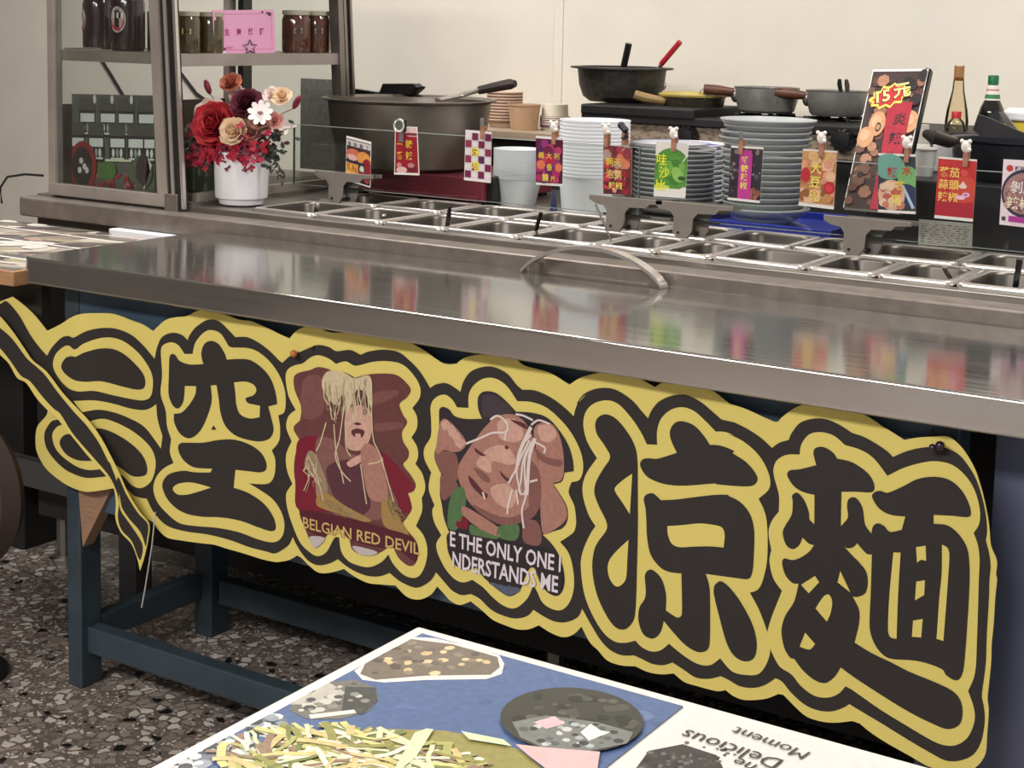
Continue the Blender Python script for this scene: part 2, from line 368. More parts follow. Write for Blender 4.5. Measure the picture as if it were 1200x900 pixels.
# ================================================================ PRINTED BANNER
BANNER = [
(0, 'Y', 0.035, '25.9,663.8c 60.7,680.1 104.7,702.4 147.8,709.9 194.7,714.1 240.6,708.7 267.8,705.4 292.5,697c 319.2,718.2 341.3,726.3 367.4,731.4 395.4,744.3 427.2,744.9 456.6,743.3 485.6,739.2 510.2,740.3 546.6,733.3 570.6,727 592.4,722.1c 606.1,736.1 625.5,745.2 644.8,747 673.5,741.5 718.5,747.1 770.1,747.7 820.5,746.8 855.9,736.9 891,722.8 914.9,725.2c 930,736.7 963.3,745.4 1012.7,746.4 1032.4,737.9 1074,734 1108.9,721.6c 1131.6,736.6 1173.8,749.2 1217.1,746.7 1243.7,737.3c 1257.9,746.5 1290.6,752.4 1324.6,745.6 1353,730.5 1361.3,729.1 1377.8,726.5 1402.4,720.1 1418.6,716.3 1424.4,717.2c 1431.4,725.9 1456.8,744.9 1495.2,751.9 1538.4,744.9 1568.8,730.2 1566.3,732.2 1586.3,723.2 1592.5,720.1c 1610.3,726 1629.2,730.2 1648,733.3 1662.5,724.9 1672.3,714.7 1682.4,699.8 1689.1,684.4 1696,664.2 1701.8,641.6 1704.6,625.5 1707.2,606.9 1715.1,589.5 1714.9,572.7 1716.4,565.9 1715.4,544.1 1715.1,508 1714.2,483.7 1714.9,459.6 1713.9,427.8 1713.6,413.2 1716,399.2 1716,369.9 1715.2,342.7 1703.5,322.1 1685.2,311.9 1651.8,308.6 1622.1,316.5 1594.5,324 1571.5,331.7 1554.6,339.9c 1544.5,340.4c 1518.4,330.5 1495,327.1 1475.9,330.2 1447,349.1c 1440.2,348.7c 1421.7,337.3 1394.6,328.9 1377.9,329.9 1365.1,335.9c 1352.6,331.4 1321.3,331.5 1303.9,332.5 1287.6,340.7c 1268.8,334.6 1248.2,332.2 1227.1,335.3c 1203.1,330.7 1181.6,332.4 1165.8,344 1153.1,352.2 1138.4,372.6c 1126.3,358.5 1109.1,350.2 1088.3,352.4 1068.8,359.3c 1052.8,349.8 1033.2,345.2 1013.3,346.4 989.8,349.7 969.3,359.7 948.6,368.2c 928.2,357.8 910.8,359.8 896.7,368.5 884.2,376.2c 872.2,360.1 851,348 827.6,347.3 805.6,360.6c 783.6,357.3 753.9,354 727.6,359.1 706.6,367c 677.9,354.7 654.7,349.7 635,356.6 619.1,365.8 609.2,368.5c 591.3,356.9 571.2,349.5 559.1,347 532.5,346.3 491,349 457.3,350.3 431.8,351.6 397.2,347.9 362.2,344.2 322.2,341.2 299.7,350.2 286.2,361 256.5,367.1 233.6,389.8 210.5,402.6 194.1,404.7c 163.2,395.7 124.7,386.9 85.8,386.8 51.3,394.6 16.5,409.6 -3.3,430.9 -9,451.1 -2.3,483.9 28.4,520.2 -16.1,559 -71.4,611.2 -133.2,649.3 -132.2,688.4c -100.5,702.7 -66.6,715.3c -38.7,704.5 -8.7,688.9'),
(1, 'K', 0.035, '27.6,619.1c 40.3,636.3 65.2,656.7 84.8,662.6 99.3,661.7 128.3,676.5 166.4,686.3 203.7,689.3 240.5,683.9 267.6,670.9 285.6,658.4 296.7,650.1c 303.5,672.3 314.7,690 336.8,699.9 358.6,698.8 370.8,691.3c 376,701 388.9,715.4 414.5,730.7 439.9,731.2 460.8,719.5 475.4,709.4c 502.1,712.8 526.6,707.5 550.9,696.7 570.9,683.9 577.7,680.8c 594.6,694.7 614.2,703.5 645,718.2 616.1,705.3 647,718.4 669.9,718.4 685.2,713.5 711.5,718.7 732,713.7c 748.5,721.2 777.6,728 806.5,728.3 828.1,718.6 849.5,704.1 869.3,682.2c 879.6,689.5 891.6,692.6 883,692 900.2,693.9 915.7,688.9 924.4,684.5c 929.1,700.9 940.6,716.8 960.5,726.6 980.3,729.3 1003.5,722.7 1020.2,708.3 1030.1,702.7c 1052.6,704.6 1078.2,698.7 1100.5,688.3 1117.4,677.1c 1120.7,690 1128,703.4 1138.5,713.1 1122.1,695.6 1132.4,710.8 1150.5,721.6 1171.5,726.6 1189.6,724.6 1210.8,714.4 1226.1,700.7 1235.1,692.7c 1240.5,705.5 1251.7,719.2 1271.5,730 1291.3,732.9 1311.4,726.8 1328.6,716.4 1342.9,707c 1362.2,706.1 1362.2,706.1 1381.6,700.2 1400.9,691.8 1417.5,681c 1427.7,689.8 1440.7,695.7c 1444.2,705.2 1455.3,720.8 1473.1,729.4 1491,731.4 1509.1,726.8 1525.9,719.1c 1542.3,716.1 1560,709.2 1572.7,702.7 1580.3,696.7c 1596.9,706.8 1615.8,714.3 1634.6,718.6 1648.8,718.6 1663.1,713.1 1675.4,701 1685.5,686.1 1693.5,666.2 1699.4,643.5 1701.6,624.9 1700.7,612.8c 1705.5,597 1708,580.8 1707.4,563.9 1707.9,542.4 1707.8,494.2 1708.7,458.1 1706.7,423.6 1706.5,415c 1710.9,397.8 1712,378.6 1708.7,355.6 1700.2,338.5 1684.3,327.1 1667.8,323.1 1650.8,327.1 1621.1,336.4 1583.2,348.9 1544.7,360.3 1539.5,362.3c 1529.6,353.8 1514.5,345.1 1496.4,341.6 1477.9,344 1458.8,354.7 1444.8,366.9 1435.3,369.7c 1420.9,356.9 1404.8,348.8 1385.6,346.5 1368.6,351.6 1357.3,354.1c 1340.7,346.4 1320.8,343.6 1303.3,350 1285.6,356.5c 1271.2,348.9 1253.6,346.5 1238.6,349.1 1225,351.4c 1205.6,346.6 1187.2,349.1 1171.5,359.3 1155.4,378 1139.1,399.5c 1131.8,385.2 1113.2,373.8 1094.2,370.9 1074.8,375 1059.1,380.6c 1049,369.1 1029.5,361.2 1006.3,360.8 986.1,364.9 965.5,376.4 948.4,379.9c 931.3,374.1 913.9,376.8 899.8,385.5 882,398.1c 871.7,382.5 850.6,367.4 834.5,365.4 812.7,369.7 794.3,378.5c 776,369.4 753.8,365.6 731.2,367.6 712.2,372.8 694.9,380.9c 677.7,370.2 654.5,362.2 634.9,364.4 619,375.3 607,388.6 601,398.4c 591.1,382.2 571.1,367 559,361.4 544.7,361.6 507.7,362.1 465.8,366.6 418.9,367.1 371,362.5 331.2,361.4 308.8,367 286.3,381.2 270.5,400.1c 256.7,398.5 238.3,399.2c 210.5,412.8 187.2,423.9 134.7,413.9 95.9,413 66.5,418.3 37,434.2 19.8,452.3 18.7,476.7 38.1,500.8 58.1,512.6 -0.9,561.2 -71.2,621.8 -132.8,663.5c -132.3,686.7c -100.6,698.4 -82.3,704.8 -49.3,684.1 -19.4,652.9 2.9,634.9'),
(2, 'Y', 0.035, '100.2,548.4c 146,555.2 193.2,555.5 234.9,553.4 266.9,556 285,562.8 298.6,571.4c 300.7,545.3 311.7,517.3c 307.2,495.1c 289.3,510.4 266.7,526.7 234.7,535 193,540.3 155.3,539.6 121.7,531c'),
(2, 'Y', 0.035, '44.7,602.4 50,623.8 69.9,640.2 87,645.8 103.9,641.2 123.3,653.9 156.7,666.6 189.6,672.5 222,670 253.9,657.6 276.5,640.8 289.9,622.9 292,603.4 285.1,582.6 267,573.3 239.6,570.9 193.3,570.7 146.2,572.2 112.6,567.3 83.5,569.9 59.2,583.7'),
(3, 'K', 0.035, '66.9,607.2 79.4,622.6 96.5,628.3 106.1,628.5 127.9,639.2 161.2,649.4 194.1,653 221.8,648.3 249.2,635.4 269.6,620 274,604.1 267.1,593.9 248.9,589.9 212.1,590.2 165.3,591.9 127.2,586.5 98.3,587.5 74.1,596.1'),
(2, 'Y', 0.035, '40.2,476.7 52.9,492.7 72.7,501 97.2,503.2 135.9,516.1 164.6,524.7 192.9,523.4 230,515.8 262,504.2 284.6,489.6 293.6,471.2 291.2,450.7 279.8,430.3 256.9,416.1 233.8,417 210.7,429.8 173.1,435.1 134.9,428.5 96.2,430.4 62,441.9 44.8,456.5'),
(3, 'K', 0.035, '59.8,462.5 67.4,477.6 87.2,486 111.4,481.3 145.3,502.3 164.4,507 202,501.2 239,488.7 264.1,472.8 273.1,454.3 268.4,441.7 247.8,434.7 229.3,434.8 192.1,447 144.7,446.3 106.1,441.8 76.8,446.2'),
(2, 'Y', 0.035, '312.4,666.9 319.1,677.5 336.7,683.7 352,680.2 365.1,667.3c 382.4,669.6c 388.9,689.8 406,707.9 423,714.8 444.1,711.1 460.8,692.7c 469.2,691.3 502.2,695 526.7,691.9 551,679.6 571.1,660.7 583.2,637.6 585.4,613.1 581.5,600.1 569.6,593.6c 573.7,574 571.8,551.8 555.9,533.4c 564,519.1 562.2,493.6 548.1,476.9 507.2,469.5c 531.9,462.8 560.4,452.2 578.7,433.5 584.1,412.4 577,392.1 558.9,380.5 528.2,379.1 486.7,383.7 440.3,382.7 392.9,376.7 353.4,374 322.4,384.7 297.7,400.1 287.9,421.7 295.7,443.2 313.7,461.3 338.3,475.5c 329.4,492.2 332.6,515.8c 323,537.3 320.8,563.3 309.8,591.2 314.4,624.7'),
(3, 'K', 0.035, '332.2,656.5 336.7,663.6 345.4,663.1 354.2,654.6 375.9,651 406,655.2c 401.7,672.2 408.1,689.1 423,696.7 439.9,693.2 452.5,679 456.7,669.4c 485.8,674.6 510.5,675.7 534.9,666.5 553.1,651.9 563.3,631.6 567.4,612c 547.4,604.9c 553.5,589.5 559.7,568.6 551.7,553.2 531.5,544.5 502.8,542 473.7,545.3 452.7,557.9 442.2,578.7 437.9,603.6 433.6,623.8c 420.9,621c 423.1,595 412.4,564.4 397.4,539.4 375.7,524.5 353.8,529.1 340.7,546.7 340.7,561.4c 358.3,566.4 375.8,583.1 387.9,601.1 390.1,615.9c 365.4,613c 362.7,589.2 356.2,576.8 347.4,571.6 336.4,577.1 328.9,594 330.4,626.9'),
(4, 'Y', 0.035, '472.7,633.5c 498.3,638.5 516.8,635.8 522.1,627.1 514.8,618.2 498.4,611 502.5,603.8 519,603.1 530,603.2c 529.2,584.2c 506.8,578.5 486.1,582.2 477.7,596.9 475.6,615.6'),
(4, 'K', 0.035, '428.2,554.6c 433.7,548.4c 423.1,546.7c'),
(3, 'K', 0.035, '349.4,505.4 356,513.1 371.3,516.2 406,521.9 440.1,531.8 473.7,537.3 506.9,534.8 531.6,526.2 543.9,512.5 543.9,499.9 531.8,493 507.1,490.3 476.8,487.5c 474,457.1c 507.3,453.6 540.2,442.1 560.6,423.7 565.6,405.7 554.7,398.8 528.1,399.9 490.8,403.9 448.8,402.3 405.9,395.7 371.1,394 344.7,398.9 322.5,411.4 311.3,429.3 315.9,443.4 331.5,456.2 362.5,466.5 388.6,468.5 423.1,473.9c 427.4,481.1c 388.7,476.7 366.9,482.1 353.7,493'),
(4, 'Y', 0.035, '338.1,430.8 349.2,441.1 375.6,449.1 401.6,450.5 426.1,449.1c 397.3,436.7 371.2,427 349.2,423.6'),
(2, 'Y', 0.035, '585,659.5 590.8,672.7 604.6,680.7 620.2,685.9 635.6,697.2 651,702.9 670.1,700.3 685.4,693.3c 704.2,699.8 723,695.4 756.1,705.9 785.2,711.3 814,710.8 835.5,699.2 850,682.3 850.3,664.9 836.5,646.7c 845.6,634.9 845.9,617.4 835.6,601c 846.5,588.1 848.5,573.7 843.4,561c 856.1,548.5 861.7,531.8 860.2,519.7 855,509.9c 855.4,489.2 843.5,463.1c 858,451.1 865.4,431.8 862.4,407.3 852.1,387.2 837.9,379.7 819.8,381.8 801.3,394.5 792,407.7c 779.3,393 757.3,380.7 734.8,379.1 715.9,382.8 702.4,395.5 698.3,417.8c 688.8,414.4 673.7,389.6 658.3,378.6 642.6,378.6 618.9,391 602.8,416.1 590.6,445.2 588.5,466.9 594.4,477.4 602.2,486.6c 590.1,507.9 588,532.6 599.7,556.4c 587.6,576.2 591.5,595.4 607.1,608.7c 591.2,629.5'),
(3, 'P1', 0.035, '602.8,660.5 612.5,669.5 635.8,677.4 651.2,684.1 670.3,683.7 689.4,678.8 704.4,682.4 723.2,676.6c 749,685.6 785.5,692.2 807.1,692.3 825.2,683.1 833.1,674 825.6,661.2 811.5,648.8 818.9,633.7 827,623.2 817.6,606.9 819.6,592.5 830.6,579.5 829,567.4 820.3,555.5 834.9,541.8 844,528.6 838.9,517.3 829,512.5c 833.8,501.5 835.9,488.5 825.4,471.6 818.4,459.7 833,449.1 845.8,436.7 848.6,419.4 842.8,403.2 830.3,397.6 812.1,405.8 802.8,419 797.2,425.4c 782.7,411.9 760.7,399.8 738.3,398.2 723.2,404.3 717.2,423.1 703.8,432.2 681,423.6 665.7,405.1 654.2,391.9 644.5,393 630.5,415.3 618.5,441.1 608.3,468.9c 616.2,478.2c 610.1,489.6 606,507.6 607.8,532.8 616.6,562.2c 603.5,578.7 617.1,593.2c 618.9,615.1 604.9,640.8'),
(3.4, 'P1b', 0.035, '622.4,658.7 659,668.4 663.5,612.7 622.9,600.3'),
(3.4, 'P1b', 0.035, '760.5,657.5 807.5,670.3 807.7,661.5 760.8,639.6'),
(3.4, 'P1b', 0.035, '764.9,610.4 819.1,621.9 819.3,613.1 768.7,599.1'),
(3.4, 'Red', 0.035, '616.6,562.2 656.2,573.3 687.2,549.3 707.1,473.3 688.2,459 616.4,447 609.4,486.3 609.8,533.2'),
(3.4, 'Red', 0.035, '773,563.9 802.2,556.9 842.3,525.3 837.1,517 829,511.6 833.5,497 830.6,481.5 788.8,488.6'),
(3.8, 'SkinD', 0.035, '652.4,568.1 686.9,573.7 724.9,555.7 773,563.9 795.6,519.9 807.2,477.1 715.1,444.2 676.6,467.6 656.9,510.3'),
(4.2, 'PurD', 0.035, '675.9,529 736.2,545.5 759.5,483.1 741.2,461.4 714.8,465.6 687.9,485.1'),
(4.2, 'SkinL', 0.035, '707.2,616.4 723.8,632.6 746.1,634.4 758.1,624.3 759.6,597.6 748.9,571.8 728.5,562.4 711.5,568.7'),
(4.6, 'Skin', 0.035, '739.7,564.3 750.6,578.1 765.4,574.6 782.2,559.4 784.3,541.8 792.3,501.3 774.1,488.9 755.6,494.5 743.8,534.8'),
(4.6, 'SkinL', 0.035, '713.8,541.7 739.8,558.2 743.6,549.8 721.4,535.4'),
(4.6, 'Mouth', 0.035, '720.6,592.8 731.8,598.3 745.6,595.9 739.4,584.7 724.5,585.3'),
(4.6, 'Mouth', 0.035, '741.7,629.3 748,631.7 749.2,624.4 743.3,622'),
(5, 'SkinL', 0.035, '728.2,588.9 737.5,591 738.7,584.6 731.2,582.2'),
(4.6, 'Mouth', 0.035, '725,604.1 729.8,607.9 739.1,606.9 735.4,604'),
(4.6, 'Nood', 0.035, '661,667.2 674.2,681.2 704.4,681.8 723.2,676 752.8,683.8 758.7,654.2 757.9,633.2 745.8,655.3 729.1,658.9 720,639.5 710.9,617 704.9,646.3 693.6,640.1 686.2,628.4 674.7,638.8 662.3,649.1'),
(4.2, 'Gold2', 0.035, '629.5,521 637.1,547.1 652.6,543.5 672.3,510 676.4,489.2 665.1,465.5 655.3,472.9 649.2,505.9'),
(4.4, 'Gold', 0.035, '657.2,479.5 676.4,486.1 707.1,473.3 759.8,457.4 745,452.4 707.3,456.5 657.4,460.9'),
(4.4, 'Gold', 0.035, '781.3,502.3 796,493 818.3,464.2 831.3,445.8 804.1,446.4 782,457.2'),
(4.8, 'Band', 0.035, '619.3,439.7 624.3,448.5 707.4,453.4 774.8,449.7 833,446.2 845.8,435.3 847.9,416.3 840.9,407.3 804.5,422.4 775.3,416.5 719.2,418.9 703.8,432.2 681,424.6 669.5,413.6 634.4,417.6'),
(4.8, 'Pale', 0.035, '640.4,407.8 671.5,411.5 654.2,392.5 644.5,393.6'),
(4.8, 'Pale', 0.035, '726.9,409.7 771.7,409 760.7,400.4 738.3,398.8'),
(5, 'Nood', 0.035, '~2.1 674.6,641.8 678.7,621.1 682.7,605'),
(5, 'Nood', 0.035, '~2.1 693.6,641.6 688.2,619.6 686.5,604.1'),
(5, 'Nood', 0.035, '~2.2 705.1,631.2 698.2,575.6 691,550 702.6,527.6 721.7,512.7'),
(5, 'Nood', 0.035, '~2.2 686.6,598 692.8,556.4 704.6,521.8 708.6,507.3'),
(5, 'Nood', 0.035, '~2.2 671.3,598.7 660.2,563.2 652.6,549.7'),
(5, 'Nood', 0.035, '~2.2 709.2,604.6 711.6,565.6 721.2,552.1'),
(5, 'Nood', 0.035, '~2.1 757.1,642.1 763.4,586.2 776.6,564.5 791.9,525.2 803.3,494.3'),
(5, 'Nood', 0.035, '~2.1 740,543.2 748,502.2 752.1,481.7'),
(5, 'Nood', 0.035, '~2.1 716.1,648 727.7,622.6 713.1,596.2 709.5,577.4'),
(5, 'Nood', 0.035, '~2.1 731,656.1 738.8,630.3 737.1,615'),
(5, 'Nood', 0.035, '~2.1 681.9,673.2 678.3,651.5 689.9,635 695.4,647.9'),
(5, 'Nood', 0.035, '~2.1 666.7,671 665.1,640.4 674.8,626.6'),
(5, 'Nood', 0.035, '~2.1 708.3,673.9 712.4,647.4 710.8,626'),
(5, 'Nood', 0.035, '~2.1 738.1,675.1 749.5,652.9 753.6,626.6'),
(5, 'Nood', 0.035, '~2.2 637.1,540.9 656.9,507.2 668.9,472.4'),
(5, 'Nood', 0.035, '~2.1 633.4,521.7 645.2,511.4 660.9,495.6'),
(5, 'Nood', 0.035, '~2.1 754.8,545.7 773.1,551.9 782.2,559.4'),
(4.7, 'Nood', 0.035, '~2.3 722,656.6 724.8,644.7 726.4,632.9 729.2,621 725.7,608.1'),
(4.9, 'Gold2', 0.035, '~2.1 674.4,658.2 675.3,651.3 676.5,644.5 673.9,637.2 672.8,630'),
(4.7, 'Gold2', 0.035, '~1.6 670.3,653 668.9,643.7 673.2,635.5 670.6,626 673.4,617.6'),
(4.9, 'Nood', 0.035, '~1.6 753,667.4 750.2,656 752.6,645.3 753.1,634 755.5,623.3'),
(4.9, 'Nood', 0.035, '~2.2 679.3,668.6 678.6,663.3 679.8,658.3 677.2,652.8 679.1,647.6'),
(4.9, 'Nood', 0.035, '~1.9 708.8,667.6 710,658.5 707.5,649.1 710.6,640.2 707.7,630.4'),
(4.7, 'Nood2', 0.035, '~1.6 702.8,665 702.9,652.3 704.6,639.6 705.9,627.1 709.1,614.9'),
(4.7, 'Gold2', 0.035, '~1.6 696.8,659.6 694.7,647.2 696.7,635.4 699.5,623.4 702.3,611.7'),
(4.7, 'Gold2', 0.035, '~2.1 721,651.4 723.7,644 723.8,636.2 722.4,628.1 721,619.8'),
(4.9, 'Nood', 0.035, '~1.8 692.6,660.2 690.5,648.4 691.4,636.7 695,625.8 692.1,613.8'),
(4.7, 'Nood2', 0.035, '~1.3 703,674.7 700.2,660.7 700.4,647.1 703.2,634.3 701.1,620.3'),
(4.9, 'Nood2', 0.035, '~2 704.2,672.1 703.2,659 703,646.3 706.9,633.9 709.3,621.6'),
(4.9, 'Nood', 0.035, '~1.4 693.3,666.6 696.4,658 694.3,648.7 697.1,639.7 697.5,630.7'),
(4.7, 'Nood', 0.035, '~1.7 709.6,661.7 710.1,651.9 707.2,641.5 709.2,632.1 708.6,622.1'),
(5.1, 'Nood', 0.035, '~1.8 729.3,671.5 730.9,662.7 731.7,653.6 730,644 732.7,635.1'),
(4.9, 'Nood2', 0.035, '~1.6 735.6,671.2 733.8,663.7 733.6,656.5 734.4,649.4 733,642'),
(4.9, 'Nood2', 0.035, '~1.6 742.5,656 744.8,645 747.6,634.4 747,622.9 746.8,611.8'),
(5.1, 'Nood', 0.035, '~2.1 671.1,651.3 672.7,643.1 676.6,634.8 677.5,626.4 681.4,618.2'),
(4.9, 'Gold2', 0.035, '~1.4 665.9,666.1 668,657.6 667.3,648.6 669.3,639.8 671.3,631.3'),
(4.7, 'Gold2', 0.035, '~1.5 746.6,679 745.7,665.2 745.5,651.1 744.6,637.2 742.9,623.2'),
(4.7, 'Nood', 0.035, '~1.3 747.2,682.4 745.2,673.7 744.2,665.2 741,656.4 742.9,648.3'),
(4.9, 'Nood2', 0.035, '~1.3 714.7,667.9 717.9,658.1 719.9,648.2 719.3,637.9 721.3,627.9'),
(4.7, 'Nood', 0.035, '~1.9 719.3,661.6 722.5,648.3 723.4,634.6 722.1,620.5 724.9,607.1'),
(5.1, 'Nood2', 0.035, '~1.7 721,674.5 723.8,664.4 722.8,653.7 722.2,642.8 720.1,632'),
(4.9, 'Nood2', 0.035, '~2.3 743.3,677.4 744.1,667 742.5,656.6 740,646.1 736.5,635.1'),
(4.9, 'Nood', 0.035, '~1.5 676.9,671.9 680.9,661.5 679.9,650.2 677.3,638.9 675.9,627.4'),
(5.1, 'Nood', 0.035, '~1.2 707.9,675.9 710.3,667 711.9,657.9 710.5,648.3 710.6,639'),
(5.1, 'Gold2', 0.035, '~1.2 675.5,663.8 677.2,652.5 679.6,641.3 677.1,629.4 676.8,617.8'),
(5.1, 'Nood2', 0.035, '~2.3 687.3,660.3 690.5,647.2 691.5,633.7 688.6,619.9 691.4,606.7'),
(4.7, 'Nood2', 0.035, '~1.9 741.9,667.6 742.8,656.7 745.2,646 744.3,634.4 745.5,623.6'),
(4.9, 'Nood', 0.035, '~1.3 724.1,665 722,657.2 722.8,649.8 725.6,642.7 728.3,635.6'),
(5.1, 'Nood2', 0.035, '~1.3 685.6,649.2 687.2,637 684.7,624.2 686.8,612.1 690.7,600.5'),
(4.7, 'Gold2', 0.035, '~1.9 741.8,675.4 744.5,665 745.4,654.4 742.3,643.1 740.6,632.1'),
(5.1, 'Nood', 0.035, '~2.2 702.3,671.2 699.4,660.3 697.3,649.4 696.7,638.7 694.2,627.5'),
(4.9, 'Nood', 0.035, '~1.6 653.4,544.3 652.7,536.4 654,528 654.1,517.9'),
(4.9, 'Nood', 0.035, '~1.5 646.7,519.7 654.5,513.9 651.9,505.1 650,498.9'),
(4.9, 'Gold2', 0.035, '~1.5 652.2,512.6 652.3,504.6 647.3,497.5 649.7,490.8'),
(4.9, 'Nood', 0.035, '~1.5 639,509.6 637.9,501.4 633.3,491 628.3,481'),
(4.9, 'Gold2', 0.035, '~1.5 650.3,545.9 651.9,536 656.3,530.3 662.9,524'),
(4.9, 'Nood', 0.035, '~1.6 651.6,533.5 651.3,524.2 654.9,517.7 654.6,507.5'),
(4.9, 'Gold2', 0.035, '~1.5 650.4,532.3 645.5,525.6 640.9,518 642.1,508.3'),
(4.9, 'Gold2', 0.035, '~1.5 640.6,507.5 639.5,497 636.9,488.8 632.7,479'),
(4.9, 'Nood', 0.035, '~1.5 636.8,536.2 633.4,528.5 631.5,521.3 626.5,512.4'),
(4.9, 'Nood', 0.035, '~1.5 649.4,520.1 657.2,513.8 661.1,508.3 665.1,501.9'),
(4.9, 'Gold2', 0.035, '~1.6 649.7,524.5 653.3,516.5 657.7,507.1 655.1,497.7'),
(4.9, 'Gold2', 0.035, '~1.5 636.8,536.8 644.6,529.2 645.5,520.7 640.2,509.2'),
(4.9, 'Gold2', 0.035, '~1.6 637.1,545.8 643.4,537 651.2,530 649,520.7'),
(4.9, 'Nood', 0.035, '~1.6 634.5,536.1 634.5,530.5 632.6,524.3 631.5,516.4'),
(4.9, 'Nood', 0.035, '~1.5 637.3,525.1 639.3,518.1 638.6,512.1 640.6,506.2'),
(4.9, 'Nood', 0.035, '~1.6 647.7,530 648.2,522.7 650.2,513.8 644.9,506.7'),
(4.9, 'Gold2', 0.035, '~1.5 646.1,542.7 651.6,535.6 651.6,528.9 654,523.1'),
(4.9, 'Gold2', 0.035, '~1.6 656,521.6 657.2,515 661.9,509.1 668.6,500.7'),
(4.9, 'Nood', 0.035, '~1.5 642.1,514.8 641,509.1 637.2,498.2 633.7,491.6'),
(4.9, 'Gold2', 0.035, '~1.5 650.2,519 656.1,513.3 652.7,505.3 649.6,498.8'),
(4.9, 'Nood', 0.035, '~1.5 634.2,523.4 629.2,513.2 637.1,508.4 637.9,498.9'),
(4.9, 'Nood', 0.035, '~1.5 638.4,528.7 637.7,521.5 640.5,516.1 645.3,507.3'),
(4.9, 'Gold', 0.035, '~1.5 796.3,500.5 800.8,492.1 804.5,485 807.6,477.7'),
(4.9, 'Gold', 0.035, '~1.5 799,491.4 808.2,485 810.1,476.7 814.6,468.3'),
(4.9, 'Gold', 0.035, '~1.5 801.4,500.3 805.2,492 807.8,484.7 811.6,475.8'),
(4.9, 'Gold2', 0.035, '~1.5 791.7,491.6 798.4,483.5 799.6,473.8 803.8,466.5'),
(4.9, 'Gold', 0.035, '~1.5 785.4,498.2 792.8,493 795.1,483.8 798.9,475.2'),
(4.9, 'Gold2', 0.035, '~1.5 799.6,498.1 804.8,493.1 807.1,485.1 810.8,478.4'),
(4.9, 'Gold2', 0.035, '~1.5 794.2,495.3 798.7,487.2 804.6,479 810.6,470.2'),
(4.9, 'Gold2', 0.035, '~1.5 791.6,494.3 796.9,486.2 798.5,479.3 802.6,473.8'),
(4.9, 'Gold', 0.035, '~1.5 790.6,489.9 797.7,484 805,479.1 814.2,472.1'),
(4.9, 'Gold', 0.035, '~1.4 793.7,500.6 797.5,494.7 802,486.3 808.7,477.6'),
(4.9, 'Gold2', 0.035, '~1.5 801.5,495.8 803.4,488.6 809,480.7 813.1,472.5'),
(4.9, 'Gold2', 0.035, '~1.5 799.3,493.3 808.5,488.7 812.9,482.9 819.5,477.6'),
(4.9, 'Gold', 0.035, '~1.5 792.3,496.2 801.2,489.7 804.6,483.2 813.8,476.2'),
(4.9, 'Gold', 0.035, '~1.5 790.2,494.3 795.1,486.8 796.6,479.9 800.4,471.3'),
(4.9, 'Gold', 0.035, '~1.4 800.1,491.3 808.5,485.7 817.3,478.7 824.3,473.1'),
(4.9, 'Gold', 0.035, '~1.5 785.1,492.1 788.9,486.2 796.3,480.1 800.8,472.5'),
(4.9, 'Gold2', 0.035, '~1.5 797.9,491.5 804.2,482.5 806.2,473 807.4,466.6'),
(4.9, 'Gold', 0.035, '~1.5 801.2,491.2 804.2,482.5 809.1,473.5 818.6,469.4'),
(4.9, 'Gold', 0.035, '~1.5 793.9,490.2 795.5,480.6 802.6,472.6 804.5,465.7'),
(4.9, 'Gold2', 0.035, '~1.5 801.4,498.5 806.6,492.2 814.3,484.7 817.7,477'),
(4.9, 'Gold2', 0.035, '~1.5 785.8,495.3 792.5,489.3 795.8,483.6 800.7,478.2'),
(4.9, 'Gold2', 0.035, '~1.5 800.3,500.1 802.2,492.3 810.3,487.5 818,482.4'),
(4.9, 'Gold2', 0.035, '~1.4 800.6,501.9 803.3,492.5 804.2,483.4 813.4,476.7'),
(4.9, 'Gold', 0.035, '~1.5 794.1,501 801.8,494.9 807.8,488.3 814.1,479.6'),
(4.9, 'Gold2', 0.035, '~1.5 792.8,493 800.5,484.8 809.4,478.7 817,474.2'),
(4.9, 'Gold', 0.035, '~1.4 799.2,497.8 808.5,489.3 813.3,483.3 818.1,477'),
(4.9, 'Gold2', 0.035, '~1.5 708.4,461 716,460.3 721.7,459.5'),
(4.9, 'Gold2', 0.035, '~1.5 719.8,460.4 724.3,458.8 733.8,453.9'),
(4.9, 'Gold', 0.035, '~1.5 666.1,477.4 671.6,473.2 676.6,471.3'),
(4.9, 'Gold', 0.035, '~1.5 678.5,475.4 683.5,472.3 690.4,466.8'),
(4.9, 'Gold2', 0.035, '~1.5 677.4,470.2 681.3,465.1 689.3,462.3'),
(4.9, 'Gold', 0.035, '~1.6 675.5,468.3 680.5,466.5 685.5,461'),
(4.9, 'Gold2', 0.035, '~1.6 695.4,467.5 699.2,466 706.1,460.6'),
(4.9, 'Gold2', 0.035, '~1.5 721.6,463.5 730.6,462.8 736.7,462.1'),
(4.9, 'Gold', 0.035, '~1.6 666.9,472.6 672.8,467.5 679,464.7'),
(4.9, 'Gold2', 0.035, '~1.6 695.7,472.1 699.6,467 705.4,461.7'),
(4.9, 'Gold2', 0.035, '~1.5 709.2,460.8 717.9,459.4 723.6,455.3'),
(4.9, 'Gold', 0.035, '~1.5 697.4,461.7 706.2,456.6 713.1,452.7'),
(4.9, 'Gold2', 0.035, '~1.5 661.4,479.6 668.1,474.4 671.6,468.5'),
(4.9, 'Gold2', 0.035, '~1.5 698.4,469.6 702.3,463.2 710.3,462.6'),
(4.9, 'Gold2', 0.035, '~1.6 679.7,469.7 688.5,466.8 696.2,461.2'),
(4.9, 'Gold', 0.035, '~1.6 676.9,473.2 685.4,473.3 694.6,470.4'),
(4.9, 'Gold2', 0.035, '~1.5 718.6,463.9 725,460.2 734.8,459.6'),
